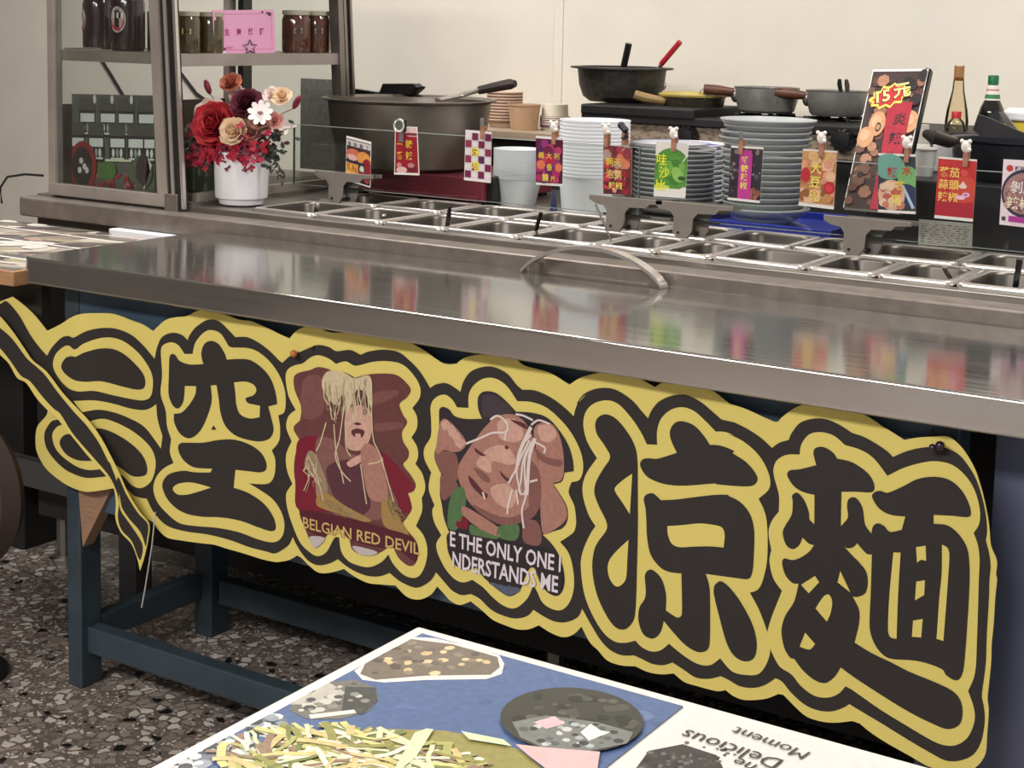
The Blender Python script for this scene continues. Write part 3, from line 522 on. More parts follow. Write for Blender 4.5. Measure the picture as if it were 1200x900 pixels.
(4.9, 'Gold2', 0.035, '~1.5 671.5,476.2 679.6,473.4 686.6,470.4'),
(4.9, 'Gold2', 0.035, '~1.5 695.8,466.6 700.4,460.4 704.6,458.4'),
(4.9, 'Gold', 0.035, '~1.5 678.8,475.1 684.6,473.1 689.7,467.3'),
(4.9, 'Gold2', 0.035, '~1.6 703.4,469.9 712.5,469.4 720.4,467.9'),
(4.9, 'Gold2', 0.035, '~1.5 671.6,473.8 675.5,468.6 684.7,463.6'),
(4.9, 'Gold2', 0.035, '~1.5 686.3,464.2 691.6,463.4 701.2,462.4'),
(4.9, 'Gold2', 0.035, '~1.6 667.3,473.9 670.8,471.5 675.9,467.5'),
(2, 'Y', 0.035, '871.5,654.9 880,669.3 897.1,676.7 911,671 919.8,660.8c 940.1,663c 939.7,682.4 947.7,697.8 964.2,710.1 984,712.9 1004,704.5 1022.5,684.8c 1046.6,687 1072.3,682.6 1098,667.2 1117.3,648.3 1130.5,625.7 1134.2,604.3 1128.6,586.8 1114.8,580.1c 1110.6,564.1 1120.5,546.5 1124.3,525 1123.1,513.6 1118.6,505.7 1098.6,489.2c 1113.2,476.7 1121.7,456 1124.8,428.6 1118.6,404.7 1106.3,390.7 1090.4,388.5 1074.2,394.8 1064.1,409.7 1057.4,416.8c 1048.3,394.8 1029.1,376.7 1009.2,375.9 988.9,384.5 971.8,395.3 951.3,402.5c 934.3,394.5 917,396.6 899.3,409.1 884.9,429.8 882.8,444.2 892,458.5c 878.7,475.9 874.8,492.9 879.2,502.6c 868.9,524.2 870.3,542.2 873.6,553c 860.9,571.4 860.6,588.9 872.5,608.5 873.1,631.9'),
(3, 'P2', 0.035, '888,651.6 894.1,657.8 906.2,655.9 916.6,647.4 935.4,646 964,650.4c 956.9,665 956.5,682 966.3,691.4 984.6,692.4 1001.2,684.4 1021.3,669.2c 1047.1,671.8 1072.7,668.8 1092.1,655.2 1108.4,635.8 1116.8,615.1 1118.9,597.5c 1103.4,592.5c 1099.1,578.7 1085.1,572c 1094.9,561.2 1108,544.1 1110.2,525 1102.7,511 1090.2,504.3 1069.7,494.6c 1084.4,484.9 1097.6,470.7 1107.8,447.5 1108.5,425.1 1099.4,410.4 1083.4,411.1 1070.2,422.4 1063.3,438 1053.3,445.9c 1044.1,428.2 1036.5,406.5 1018.7,392.5 995.3,399 978.2,408.3 957.6,422.9c 937.3,414.2 923.5,417.2 911.1,426.4 903.8,442.6 906.8,466.7c 897.7,485.5 893.8,505.3c 889.9,525.1 892.7,557.8 891,556.1c 880.1,577.6 884.8,601.7 888.4,628.5'),
(3.4, 'P2b', 0.035, '964.8,683.3 981.3,688.6 998,682.6 1014.8,668.2 982.1,657.5 965.5,654.9'),
(3.4, 'Skin', 0.035, '891.1,634.7 901.3,640.4 922.2,628.1 937.9,610.5 929.7,597.6 916.1,592.4 898.9,592.4 883.5,584 884.8,604.6'),
(3.4, 'SkinD', 0.035, '881.7,583.7 919.6,590.1 922.2,549.9 892.7,556.4'),
(3.6, 'SkinD', 0.035, '892.8,552.9 924.1,544.5 910.7,524.6 894.3,515.7'),
(3.9, 'SkinL', 0.035, '892.8,633.5 901.4,639.2 908.4,633.1 901.7,623.4 894.8,625.1'),
(3.9, 'SkinL', 0.035, '903.3,628 913.5,633.9 920.6,623.5 910.5,614.6'),
(3.9, 'SkinL', 0.035, '912.2,617.8 922.3,623.8 929.3,614.8 919.2,607.4'),
(3.9, 'SkinL', 0.035, '917.5,607.1 929.3,614.8 936.9,610.3 928,600.2'),
(3.8, 'Skin', 0.035, '1051.6,647.4 1072.9,661.9 1090.6,653.6 1100.8,626.2 1102.7,594.6 1098.1,579.9 1085.7,573 1094.3,561.1 1107.4,542.6 1108,524.6 1088.6,505.4 1069.6,498.9 1063.1,558.2 1060.2,602.6'),
(3.8, 'Skin', 0.035, '972.5,641.8 992,659.1 1021.4,664.2 1044.5,647.6 1055,618.5 1062.3,586.2 1063.6,541.4 1051.3,519.3 1025.7,503 996.1,497.3 962.3,508.1 938.2,526.7 923.8,556 925.1,573.7 943.2,602.7 959.5,625.5'),
(4.1, 'SkinD', 0.035, '952,517.7 995.8,508.7 1025.4,514.4 1050.8,536.2 1063.6,541.4 1054.6,518.5 1025.7,502.5 996.1,496.7 962.4,507.5'),
(4.1, 'SkinD', 0.035, '1036,604.1 1062.3,586.2 1063.8,533 1047.8,527.2 1043.7,560.3'),
(4.1, 'SkinL', 0.035, '957.1,584.9 976.7,608.3 1006.3,616.1 1023.2,596.3 1010.3,588.4 983.8,589.5 980.9,571.9 960.7,576.9'),
(4.1, 'SkinL', 0.035, '992.2,650.6 1021.5,658 1035.1,637.7 1022.4,624.4 996.2,625.7'),
(4.1, 'SkinL', 0.035, '981.5,549.1 1007.8,559.5 1024.6,545.5 1015.3,523.8 992,528.1'),
(4.4, 'Mouth', 0.035, '942.5,560.8 952.8,555.4 966.5,543.5 976.7,538.1 971.9,531.5 954.8,541.3 946.1,549.9'),
(4.4, 'SkinD', 0.035, '952.3,574.9 965.9,572.1 979.5,563 979,556.6 967.9,558.1 959.3,565.2'),
(4.4, 'Mouth', 0.035, '953.3,605 963.5,600.4 972,596.6 965.3,594.9 955.1,599.5'),
(4.4, 'Mouth', 0.035, '996.7,577.5 1005.8,570.6 1014.8,566.5 1007.7,563.8 999.2,570.8'),
(4.4, 'Mouth', 0.035, '1004.6,616.3 1010.2,616.1 1009,611.4 1004.4,612.3'),
(4.4, 'Mouth', 0.035, '1011.8,656.5 1034.6,654.5 1044.6,646.2 1031.6,648.4'),
(4.4, 'SkinL', 0.035, '1058.8,652.7 1079.3,658.7 1090.8,646.7 1080.1,633.9 1064.2,634'),
(4.6, 'SkinD', 0.035, '1053.3,621.1 1074.4,610.6 1099.8,609.4 1093.7,600 1065,603.4'),
(4.1, 'Green', 0.035, '910.7,524.6 931,542.2 938.9,522.5 930.5,487.4 918.8,472 904.8,476.6'),
(4.1, 'Green', 0.035, '996.2,493 1029,502.8 1026.3,478.3 994.9,477.8'),
(4.1, 'Green', 0.035, '945.9,486.1 962.9,483.6 996.6,477.3 986.7,472.4 949.7,470.8'),
(4.1, 'Skin', 0.035, '935,513.1 999.6,490.2 996.6,478.1 962.9,483.6 931.9,500.2'),
(4.1, 'Red', 0.035, '923.4,496.3 942.4,491.2 939.9,478.5 918.6,480.2'),
(4.1, 'SkinD', 0.035, '1038.7,507 1057.9,513.5 1068,498.5 1065.4,478.2 1039.4,478.7'),
(4.8, 'Dark', 0.035, '907.8,466.3 953,471.5 1019.9,473.3 1081.5,474.4 1092.8,472.5 1104.6,448.2 1106.7,430.3 1097.7,412.8 1083.3,413.9 1070.1,423.8 1059.9,443 1050.2,441 1041,421.8 1034.8,409.6 981.6,407.6 957.6,423.8 937.3,415.7 921.7,418.3 911.1,427.8 904.8,444.2'),
(4.8, 'BlueG', 0.035, '983.3,406.5 1036.4,408.8 1018.7,394 996.9,400.2'),
(5, 'Noodw', 0.035, '~3.2 938,609 959.7,619.8 982.8,632.1 1005.7,637.2 1007,650.1 992,659.1 978.9,651.4'),
(5, 'Noodw', 0.035, '~3 1047.6,653.7 1060.1,662.7 1079.3,660.1'),
(5, 'Noodw', 0.035, '~3.1 1021.3,665.8 1034.3,665.6 1050.6,661.2'),
(5, 'Noodw', 0.035, '~3.1 1048,639.8 1029.2,614.2 1023.5,585 1017.3,572.6 1011,560.1'),
(5, 'Noodw', 0.035, '~3.1 1051.4,631.9 1039.2,604.6 1038.4,576.3 1040.8,548.5 1034.9,524.7 1038.9,498.5'),
(5, 'Noodw', 0.035, '~3.1 1045,630.9 1026.6,591.2 1025.4,574 1032.7,547'),
(5, 'Noodw', 0.035, '~3.1 1051.4,630.5 1070.8,624 1069.5,615.4'),
(5, 'Noodw', 0.035, '~3.1 1046.7,569.3 1059.4,574.4'),
(5, 'Noodw', 0.035, '~3.1 1048.3,628.6 1036.1,601.3 1032.1,569.5 1029.3,552 1037.5,549.3 1040.5,556.9'),
(5, 'Noodw', 0.035, '~3.1 1017.8,552.8 1011.9,528.9 1010.6,514.4'),
(5, 'Noodw', 0.035, '~3.1 1024.3,554 1028.2,532'),
(5, 'Noodw', 0.035, '~3.1 1005.7,637.2 1004.4,624.2'),
(5, 'Noodw', 0.035, '~3.2 968.3,540.9 971.9,530.1'),
(5.2, 'Noodw', 0.035, '~5.6 1047.6,650.9 1030.9,614.5 1026.6,591.2'),
(5.2, 'Noodw', 0.035, '~5.6 1054.5,635.2 1045.7,605.7 1043.4,571.6 1042.4,548.8'),
(2, 'Y', 0.035, '1133.8,667.4 1137.8,687.1 1151.1,701.4 1172.1,709.1 1190.3,705.9 1208.7,691.3 1224.1,673.6 1235,656.1c 1250.4,657.9c 1249.7,677.7 1255.4,695.9 1269.4,709.9 1286.3,715.7 1303.5,712.5 1320.8,700.9 1335.3,689.4c 1349.1,691.1 1363,688.2 1354.7,688.9 1374.1,683.5 1393.6,672.6 1407.7,658.4 1416.6,640.7 1415.9,625.2 1401.8,609.7c 1410.5,595.9 1415.1,581.3 1417.6,556 1417.6,524.9 1412,497.7 1405.8,485.9 1395.1,479.6c 1408.2,460.3 1420.2,434.3 1426.6,412.2 1423.5,390.4 1412.1,370.5 1393.1,364.4 1373.7,364.9 1356.3,379.3c 1342.7,366.6 1325.7,363.7 1305.4,369.6 1280.2,382.5c 1267.5,369.9 1252.9,364.5 1238,366.9 1227.3,374c 1210.9,366.5 1192.8,364.4 1174.1,373.9 1154.8,397.4 1141.4,425.3 1134.6,462.9 1138,485.9 1148.1,510.2 1156.9,524.4c 1144,539.9 1133.8,568.4 1137.7,593.9 1156.7,623.3c 1140.7,643.8'),
(3, 'K', 0.035, '1153.6,670.5 1157.8,682 1169.8,688.8 1184.9,686.2 1200.3,673.9 1214.3,656 1221,635.6 1223.5,590.2 1226.2,531.1 1227.2,476.9 1227.4,438.6 1226,410.9 1221.9,398.9 1210.3,386.6 1195.1,385.8 1179.4,400.2 1163.1,427.2 1154.3,461.5 1156.4,489.7 1163.6,505 1175.3,522.5 1174.9,534.8 1162,554.3 1153.8,572 1156.3,589 1167.8,610.2 1178.4,628.3 1169.8,643.2 1157.1,657.4'),
(4, 'Y', 0.035, '1214.4,611.5c 1199.9,599.5 1187.7,586.4 1190.1,578.7 1201,567.1 1212.9,553.5c'),
(4, 'Y', 0.035, '1212.4,516.7c 1194.4,497.5 1182.8,481.3 1180.2,467 1185.2,452.9 1194.6,445.8 1203.5,449.9 1210.7,461.1 1211.8,490.1'),
(3, 'K', 0.035, '1225.8,625.6 1229.9,634.4 1240.1,637.5 1251.7,638.7 1280.2,651.5c 1270.9,667.9 1269,680.8 1275.8,692.5 1287.1,696.4 1304.2,693 1318.8,681 1327.7,670.2c 1344.3,671.6 1363.8,667.6 1361.2,664.6 1380.8,656.3 1394.8,644.6 1399.3,635.1 1392.9,626.2 1376.7,622 1341,618.1 1338.1,618.9 1296.1,608.7 1270.4,605.4 1250,607.1 1235.1,612.5'),
(3, 'K', 0.035, '1233.4,578.5 1237.5,586 1247.7,589.2 1259.6,582c 1282.6,587.1 1310.9,595.5 1338.8,603.3 1358.1,606.9 1358.1,605.6 1374.9,600.8 1389.1,589.2 1396.6,572.5 1398.8,552.2 1398.8,521 1398.9,518.4 1396.8,504.9 1391.6,498 1373.8,496 1346,494 1331.4,493.1c 1337.8,473.7 1340.5,421 1340.2,394.1 1334.9,384.8 1322.2,381.2 1304.7,387 1286.8,400.4 1271.7,413.7c 1266.5,395.6 1255.2,384.2 1240.2,386.7 1232.2,404.1 1233,423.4 1241.3,439 1242.3,452.9 1240.2,471.5 1245.8,480.8 1254.6,481.3 1266.7,471.7 1273.8,451.6 1274.1,429.5c 1291.8,423.2 1298.7,430.2 1295.7,486.5c 1277.8,484.9 1263.1,488.5 1247.9,503 1241.2,526 1238.8,549.9 1236.8,565.7'),
(4, 'Y', 0.035, '1271.7,548.2c 1295.4,554.1 1318,560.4 1337.6,562.3 1351.6,561.1 1356.2,551.5 1355.5,534.3c 1336,532.2 1313.6,527.6 1290.9,522.5 1279.2,525.5 1272.9,537.7'),
(3, 'K', 0.035, '1346.4,483.5 1354.7,487.2 1366.1,481.2 1380.5,467.2 1395.1,446.8 1404.2,427.9 1407.8,407.7 1404.4,391 1392.3,383.3 1376.9,387 1365.1,402.8 1354,434.8 1344.3,467.1 1344.6,479.2 1349.2,484.7'),
(2, 'Y', 0.035, '1421.3,654.3 1426.1,666.6 1439,675.7 1457.2,679.5c 1459.2,693.7 1468.9,707.9 1484.2,713.6 1502.2,712 1517.9,702.2c 1538.1,699.4 1556,691.3 1575,671.8c 1593.2,684.3 1612,693.6 1633.2,700.4 1654.5,699.7 1671.4,689.6 1683.9,673.9 1691.6,651.5 1692,632.5 1685.8,619.4c 1692,603.8 1694.6,585.2 1694.8,561.2 1696.4,491.5 1696.8,443 1689.9,418c 1698,399.3 1700.1,382.7 1694.2,361.5 1683.1,348.5 1669.2,342.7 1652.3,343.7 1620.1,353.8 1582.3,366.4 1543.7,381.8 1533.3,384.7c 1523.6,371.5 1508.5,362.4 1490.3,360.3 1471.5,368.4 1457.6,380.6 1441.2,387 1431.2,400.2 1426.7,409.6 1421.7,432c 1427.5,454.2 1440.6,492.2c 1427.9,506.3 1421.5,528.3 1423.5,544.2c 1418.5,566.5 1421.8,582.6 1431.8,598.6c 1430.8,620.2 1423.2,641.9'),
(3, 'K', 0.035, '1441.5,648.9 1445.1,656.4 1458.1,660.2 1481.1,669.8c 1476.5,684.1 1478.7,691.9 1490.2,695.1 1503.2,689.8 1508.6,683.2c 1529,681.8 1549.5,671.7 1558.9,658.6 1556.9,648.4 1535.8,645 1517,641.6c 1518.4,596.3c 1522.7,602.1 1527.4,610.5 1525.4,625.2 1527.5,634.3 1536.2,637.1 1545.5,626.4 1550.3,605 1559.6,594.4c 1561.6,569.9 1554.7,567.3 1546.9,573.2 1541.1,578.7c 1535.6,572.1 1526.8,569.9 1519.5,575.1c 1534.8,562 1547.9,552.1 1540.1,558 1553.3,545.8 1557.2,531.6 1554.8,516 1545.1,508.4 1538,507.3c 1547.1,491.7 1548,474.2 1543,446.5c 1566.2,438.1 1591.4,432.2 1616.4,425.4 1645.8,420.3 1670.1,414.2 1681.2,404.8 1685.2,388.6 1681.8,372.9 1668,364.2 1648.7,366.4 1619.1,373.6 1581.3,386.4 1542.7,400.7 1525.7,408.4c 1517.4,393 1505,381.6 1489.3,382.1 1473.1,391 1460.6,403.5c 1455.2,403.5 1446.7,414.4 1441.7,436.7 1446.1,458.5 1458.3,481.9 1463.8,507.6c 1454.5,506.9 1444.9,515.1 1439.7,529.5 1442.5,537.3 1453.2,537.5 1463.5,542.2 1476.1,552.9 1483.4,564.1c 1475.6,565 1466.9,571c 1462.7,559.9 1453.8,552.5 1444.3,556.2 1438.9,570.5 1441.9,581.4 1450.4,598.3 1450.9,616.3 1449.8,623.7 1456.9,628.8 1466.4,621.7 1473.6,607.8 1475.4,596.8c 1482.6,591.8c 1480.8,630.7c 1464.6,631.5 1451.3,636.7'),
(4, 'Y', 0.035, '1486.6,523.5c 1467.7,507.2c 1478.7,498c 1492.7,516.4c'),
(4, 'Y', 0.035, '1488.7,479.8c 1499.5,498.8 1507,502.5 1511.3,493.8 1509.5,478.1 1504.9,465.6c'),
(4, 'Y', 0.035, '1475.4,443.3c 1468.2,422.2c 1482.2,421.7 1489.6,431.2c'),
(4, 'Y', 0.035, '1520.8,537.6c 1517.7,521.8c 1535.2,512.2c'),
(3, 'K', 0.035, '1557.2,642.2 1560.6,649 1567.9,651.6 1576.6,650.7 1594.4,661.3 1613.1,674.4 1634.2,681.1 1653.2,680.3 1667.8,671 1677.9,656.1 1681.5,642.5 1676.6,637.9 1658,636 1635.6,633c 1636.2,621.7c 1654,622.7 1668.6,613.6 1678.8,598.8 1682.7,577.9 1684,546.8 1683.7,488.5 1682.6,444.3 1678.6,431.1 1671.7,428.1 1662,431.8 1656.8,437.9 1639.9,441.2 1620.5,441.3 1591.2,436.7 1578.5,441.1 1567.9,453.7 1562,472.4 1561.6,520 1560.8,569.8 1559.2,596.8 1561.5,605.9 1567.5,609.6 1575.1,607.3 1582.8,601.4 1597.2,606.7c 1600.7,624.6c 1581.6,623.4 1566.6,629.2'),
(4, 'Y', 0.035, '1588.5,575.9c 1597.5,577.3c 1596.9,517.8 1597.7,464.5c 1589.7,465.1 1586.4,473.1 1585.9,515.4'),
(4, 'Y', 0.035, '1648.2,597.4c 1655.5,594 1657.9,584.8 1657.7,553.2 1656.1,474.7c 1647.6,475.6c 1648.3,529.2 1649.7,561.2'),
(4, 'Y', 0.035, '1616.4,588c 1628.2,592.1c 1629.7,572.9c 1623.2,572.8 1618.6,568.1c'),
(4, 'Y', 0.035, '1618.8,543.7c 1629.4,547.7c 1629.4,528.4c 1618.4,519.3c'),
(4, 'Y', 0.035, '1617.3,492.7c 1629.1,497.4c 1628.5,473.1c 1616.9,471.6c'),
(6, 'Y', 0.018, '-106,686.8 -80.3,679.4 -49.9,656.9 -15,624.9 4.8,608.5 39.4,594.3 83.1,562.8 126.2,538.5 154.7,522.6 187.4,497.4 219.7,462.3 238,438.6 256.1,411.7 283.3,383.3 302.6,366.9 296.6,335.7 282.8,299.2 272.1,276.8c 266.8,299.3 255.5,322.3 232.5,338.1 221.1,361.3 224.6,392.4 219.3,418.5 200.8,435.4 163.4,457.8 116,489.1 72.6,516.6 67.7,519.2 48.1,526.6 18.6,542.9 -11.1,566.4 -36.4,572.5 -58.9,594.6 -81.9,607.3 -107.5,623.3'),
(7, 'K', 0.018, '-106.4,669.2 -80.7,658.3 -50.2,643 -15.2,614.5 -0.3,606.1 34.4,590.1 73.3,561.3 116.6,533.6 149.8,515 182.6,489.8 208.1,460.4 210.4,460.7 228.7,430.3 233.1,407.5 235.2,380.9 251.2,363.7 273.9,341.2 283.8,323 275.9,297.8 269.1,303.2 257.8,327.9 234.9,343.6 228.1,366 233,394 223.9,419.3 205.5,439.7 163.5,466.3 116,496 82.5,525 63,532.3 33.6,548.6 -0.9,571.3 -26.1,578.2 -56.2,602 -81.6,619.7 -107.3,633.9'),
(7, 'K', 0.018, '233.4,437.8 251.6,410.9 278.7,382.4 300.4,366.5 294.3,335.2 291.1,324.5c 280.8,349.3 255.8,368 239.8,385.1 235.4,404.5 228.6,423.5')]

BP = {'Y': weave('banner_yellow', (226, 206, 112)), 'K': weave('banner_black', (44, 38, 35)), 'P1': ink((104, 60, 58)), 'P1b': ink((124, 78, 74)), 'Red': ink((122, 24, 46)), 'SkinD': ink((132, 88, 82)), 'Skin': ink((172, 122, 108)),
      'SkinL': ink((206, 160, 144)), 'PurD': ink((88, 48, 58)), 'Mouth': ink((92, 44, 46)), 'Nood': ink((208, 190, 156)), 'Nood2': ink((176, 156, 124)), 'Noodw': ink((226, 208, 202)), 'Gold': ink((164, 132, 76)), 'Gold2': ink((156, 132, 104)), 'Band': ink((84, 26, 40)), 'Pale': ink((196, 184, 182)),
      'P2': ink((48, 40, 44)), 'P2b': ink((66, 56, 62)), 'Green': ink((84, 116, 74)), 'Dark': ink((42, 34, 36)), 'BlueG': ink((84, 92, 112))}
def ripple(x, z):
    return .0022*math.sin(x*21+z*7)+.0016*math.sin(x*9-z*17+1)-.005*math.exp(-((x-(.105+(.62-z)*.12))/.03)**2)
def cdt(pts, grid):
    n = len(pts); xs = [q[0] for q in pts]; zs = [q[1] for q in pts]; P_ = [Vector(q) for q in pts]
    def inside(x, z):
        c = False; j = n-1
        for i in range(n):
            if (zs[i] > z) != (zs[j] > z) and x < (xs[j]-xs[i])*(z-zs[i])/(zs[j]-zs[i])+xs[i]: c = not c
            j = i
        return c
    if grid:
        x = math.floor(min(xs)/grid)*grid
        while x < max(xs):
            z = math.floor(min(zs)/grid)*grid
            while z < max(zs):
                if inside(x, z): P_.append(Vector((x, z)))
                z += grid
            x += grid
    r_ = geometry.delaunay_2d_cdt(P_, [(i, (i+1) % n) for i in range(n)], [], 0, 1e-6)
    vs = [tuple(q) for q in r_[0]]
    fs = [f_ for f_ in r_[2] if inside(sum(vs[i][0] for i in f_)/3, sum(vs[i][1] for i in f_)/3)]
    return vs, fs
t = thing('cutout_banner', 'yellow and black cut-out cloth banner with big characters pinned along the counter front', 'banner', (.9, .035, .34))
base = MB(); pr = {'black_print': MB(), 'yellow_print': MB(), 'photo_print': MB()}; flap = MB()
LS = .0007
for layer, m, yb, txt in BANNER:
    wd = 0
    if txt[0] == '~': a, txt = txt.split(' ', 1); wd = float(a[1:])/1000
    pts = []; cor = []
    for tk in txt.split():
        c = tk.endswith('c'); a, b = tk.rstrip('c').split(','); pts.append((float(a)/1000, float(b)/1000)); cor.append(c)
    yo = (lambda x, z, L=layer, Y=yb: Y+ripple(x, z)-L*LS) if layer < 6 else (lambda x, z, L=layer, Y=yb: Y-.006*math.sin(z*16+1)-L*LS)
    tgt = flap if layer >= 6 else base if layer == 0 else pr['photo_print'] if m not in 'YK' else pr['yellow_print'] if m == 'Y' else pr['black_print']
    if wd:
        c = crom(pts, cor, False, 6); stroke(tgt, lambda a, b: (a, yo(a, b), b), [tuple(q) for q in c], wd, BP[m]); continue
    c = [tuple(q) for q in crom(pts, cor, True, 5 if layer < 5 else 4)]
    vs, fs = cdt(c, .02)
    k0 = len(tgt.v)
    tgt.add([(x, yo(x, z), z) for x, z in vs], fs, BP[m])
    if layer in (0, 6):                                            # cloth thickness at the cut edge
        n = len(c); tgt.add([(x, yo(x, z), z) for x, z in c]+[(x, yo(x, z)+.0012, z) for x, z in c], [(i, (i+1) % n, n+(i+1) % n, n+i) for i in range(n)], BP[m])
base.build('cloth', t, smooth=.5)
for k, b in pr.items(): b.build(k, t, smooth=.5)
flap.build('loose_strip', t, smooth=.5)
def btext(s_, x0, x1, z, hgt, m, bold):
    tx = MB()
    vs, fs = glyphs(s_, bold); w_ = max(q[0] for q in vs)
    tx.add([(x0+a/w_*(x1-x0), .035+ripple(x0+a/w_*(x1-x0), z+b*hgt/.72)-5.6*LS, z+b*hgt/.72) for a, b in vs], fs, m); tx.build('photo_lettering', t, smooth=0)
btext('BELGIAN RED DEVIL', .625, .852, .420, .0185, ink((206, 176, 110)), .012)
btext('E THE ONLY ONE I', .909, 1.103, .447, .0235, ink((226, 214, 222)), .02)
btext('NDERSTANDS ME', .914, 1.100, .4155, .0245, ink((226, 214, 222)), .02)
a = MB().tube([(0.313, 0.015, 0.3897), (0.3076, 0.012, 0.3295), (0.293, 0.01, 0.2515), (0.2845, 0.01, 0.2162)], .0012, mat('nylon_thread', (190, 186, 178), .4), 5); a.build('loose_thread', t)
for (nm, lab, q, col) in (('push_pin', 'amber push pin near the top of the banner between character and photo', (0.6103, 0.035, 0.7019), (190, 112, 60)), ('push_pin', 'dark purple double push pin at the top right corner of the banner', (1.642, 0.035, 0.7239), (42, 24, 44))):
    k = MB().ball((q[0], q[1]-.012, q[2]), .006, mat(nm+str(col[0]), col, .3, coat=.5)).tube([(q[0], q[1]-.01, q[2]), (q[0], .06, q[2])], .002, steel_d, 6)
    if col[0] == 42: k.ball((q[0]-.009, q[1]-.012, q[2]-.004), .005, mat(nm+str(col[0]), col, .3))
    tag(k.build(nm), lab, 'pin')

# ================================================================ TOPPING COUNTER
XL, XE, YB_ = -.571, 2.35, 1.36
t = thing('topping_counter', 'stainless refrigerated topping counter behind the serving table', 'counter', (.9, .9, 0))
s = MB()
rl = [(XE, .4626), (XE, .535), (XL+.015, .535), (XL+.004, .525), (XL, .51), (XL, .4876), (XL+.004, .472), (XL+.02, .4626)]
s.extr([(x, y, .785) for x, y in rl], (0, 0, .0402), steel_old); s.build('front_rail', t, bevel=.003)
FR = [.037, .2, .3713, .5177, .684, .85, .967, 1.0736, 1.2424, 1.3625, 1.49, 1.62, 1.785, 1.95, 2.115]
BK = [.03, .195, .36, .527, .70, .84, .97, 1.13, 1.245, 1.433, 1.60, 1.765, 1.93, 2.095]
ZP = .837
s = MB()
s.box(-.115, XE, .525, .553, .815, ZP, steel_d)
s.box(-.115, .03, .553, .945, .815, ZP-.001, steel_d)
s.box(.03, XE, .742, .768, .815, ZP-.001, steel_d)
s.box(-.115, XE, .945, YB_, .8, ZP, steel_d)
s.box(XL, -.115, .945, YB_, .8, .829, steel_old)
s.box(XL, -.115, .525, .945, .8, .829, steel_old)
s.box(2.12, XE, .553, .945, .815, ZP-.001, steel_d)
s.build('well_deck', t, smooth=0, bevel=.002)
body = mat('grey_green_panel', (96, 90, 82), .5, var=.1)
s = MB().box(XL+.03, XE, .5, .52, .1, .786, body).box(XL+.03, XL+.05, .52, YB_, .1, .79, body).box(XL+.03, XE, YB_-.02, YB_, .1, .8, body).box(XL+.03, XE, .52, YB_-.02, .1, .12, body)
s.build('cabinet_body', t, smooth=0)
MB().box(XL+.028, XE, .494, .5, .1, .735, mat('shade_dark_panel', (40, 38, 38), .5)).build('shade_panel', t, smooth=0)  # dark sheet added in front of the body, under-counter shade as colour
seal = MB()
for i in range(26):
    x = .33+i*.016; seal.box(x, x+random.uniform(.008, .016), .533, .5345+random.uniform(0, .0015), .8252, .8275+random.uniform(0, .004), blackp)
o = seal.build('worn_sealant', t, smooth=0); o['kind'] = 'stuff'
for x in (XL+.06, .8, XE-.1):
    for y in (.54, 1.3): MB().tube([(x, y, 0), (x, y, .1)], .018, steel_d, 10).build('foot', t)
tag(MB().box(-0.252, -0.0777, .44, .495, .765, .7845, mat('white_foam', (232, 234, 240), .6)).build('foam_strip', smooth=0, bevel=.002), 'white foam strip tucked under the steel rail left of the serving table', 'strip')

def pan(x0, x1, y0, y1, d, lab, grp):
    g = .0025; x0 += g; x1 -= g; y0 += g; y1 -= g; r0 = .012; z = .842
    loops = []
    def lp(ins, zz, rr): loops.append([(x, y, zz) for x, y in rrect(x0+ins, x1-ins, y0+ins, y1-ins, rr, 4)])
    lp(0, z-.006, r0); lp(.0004, z-.001, r0); lp(.002, z+.001, r0); lp(.010, z+.0012, r0+.006); lp(.0125, z, r0+.012); lp(.0145, z-.006, r0+.016); lp(.020, z-d*.8, r0+.014); lp(.026, z-d*.97, r0+.012); lp(.036, z-d, r0+.006)
    n = len(loops[0]); b = MB(); fs = []
    for j in range(len(loops)-1):
        for i in range(n): fs.append((j*n+i, j*n+(i+1) % n, (j+1)*n+(i+1) % n, (j+1)*n+i))
    fs.append(tuple(range((len(loops)-1)*n, len(loops)*n)))
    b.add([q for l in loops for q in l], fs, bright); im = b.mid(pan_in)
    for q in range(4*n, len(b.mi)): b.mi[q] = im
    return tag(b.build('food_pan', smooth=.9), lab, 'pan', grp)
ORDS = ['first', 'second', 'third', 'fourth', 'fifth', 'sixth', 'seventh', 'eighth', 'ninth', 'tenth', 'eleventh', 'twelfth', 'thirteenth', 'fourteenth', 'fifteenth', 'sixteenth']
for i in range(len(FR)-1):
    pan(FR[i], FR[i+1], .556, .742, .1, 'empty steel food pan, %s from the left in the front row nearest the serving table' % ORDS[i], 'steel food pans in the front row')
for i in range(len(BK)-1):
    pan(BK[i], BK[i+1], .769, .944, .1, 'empty steel food pan, %s from the left in the back row behind the glass' % ORDS[i], 'steel food pans in the back row')

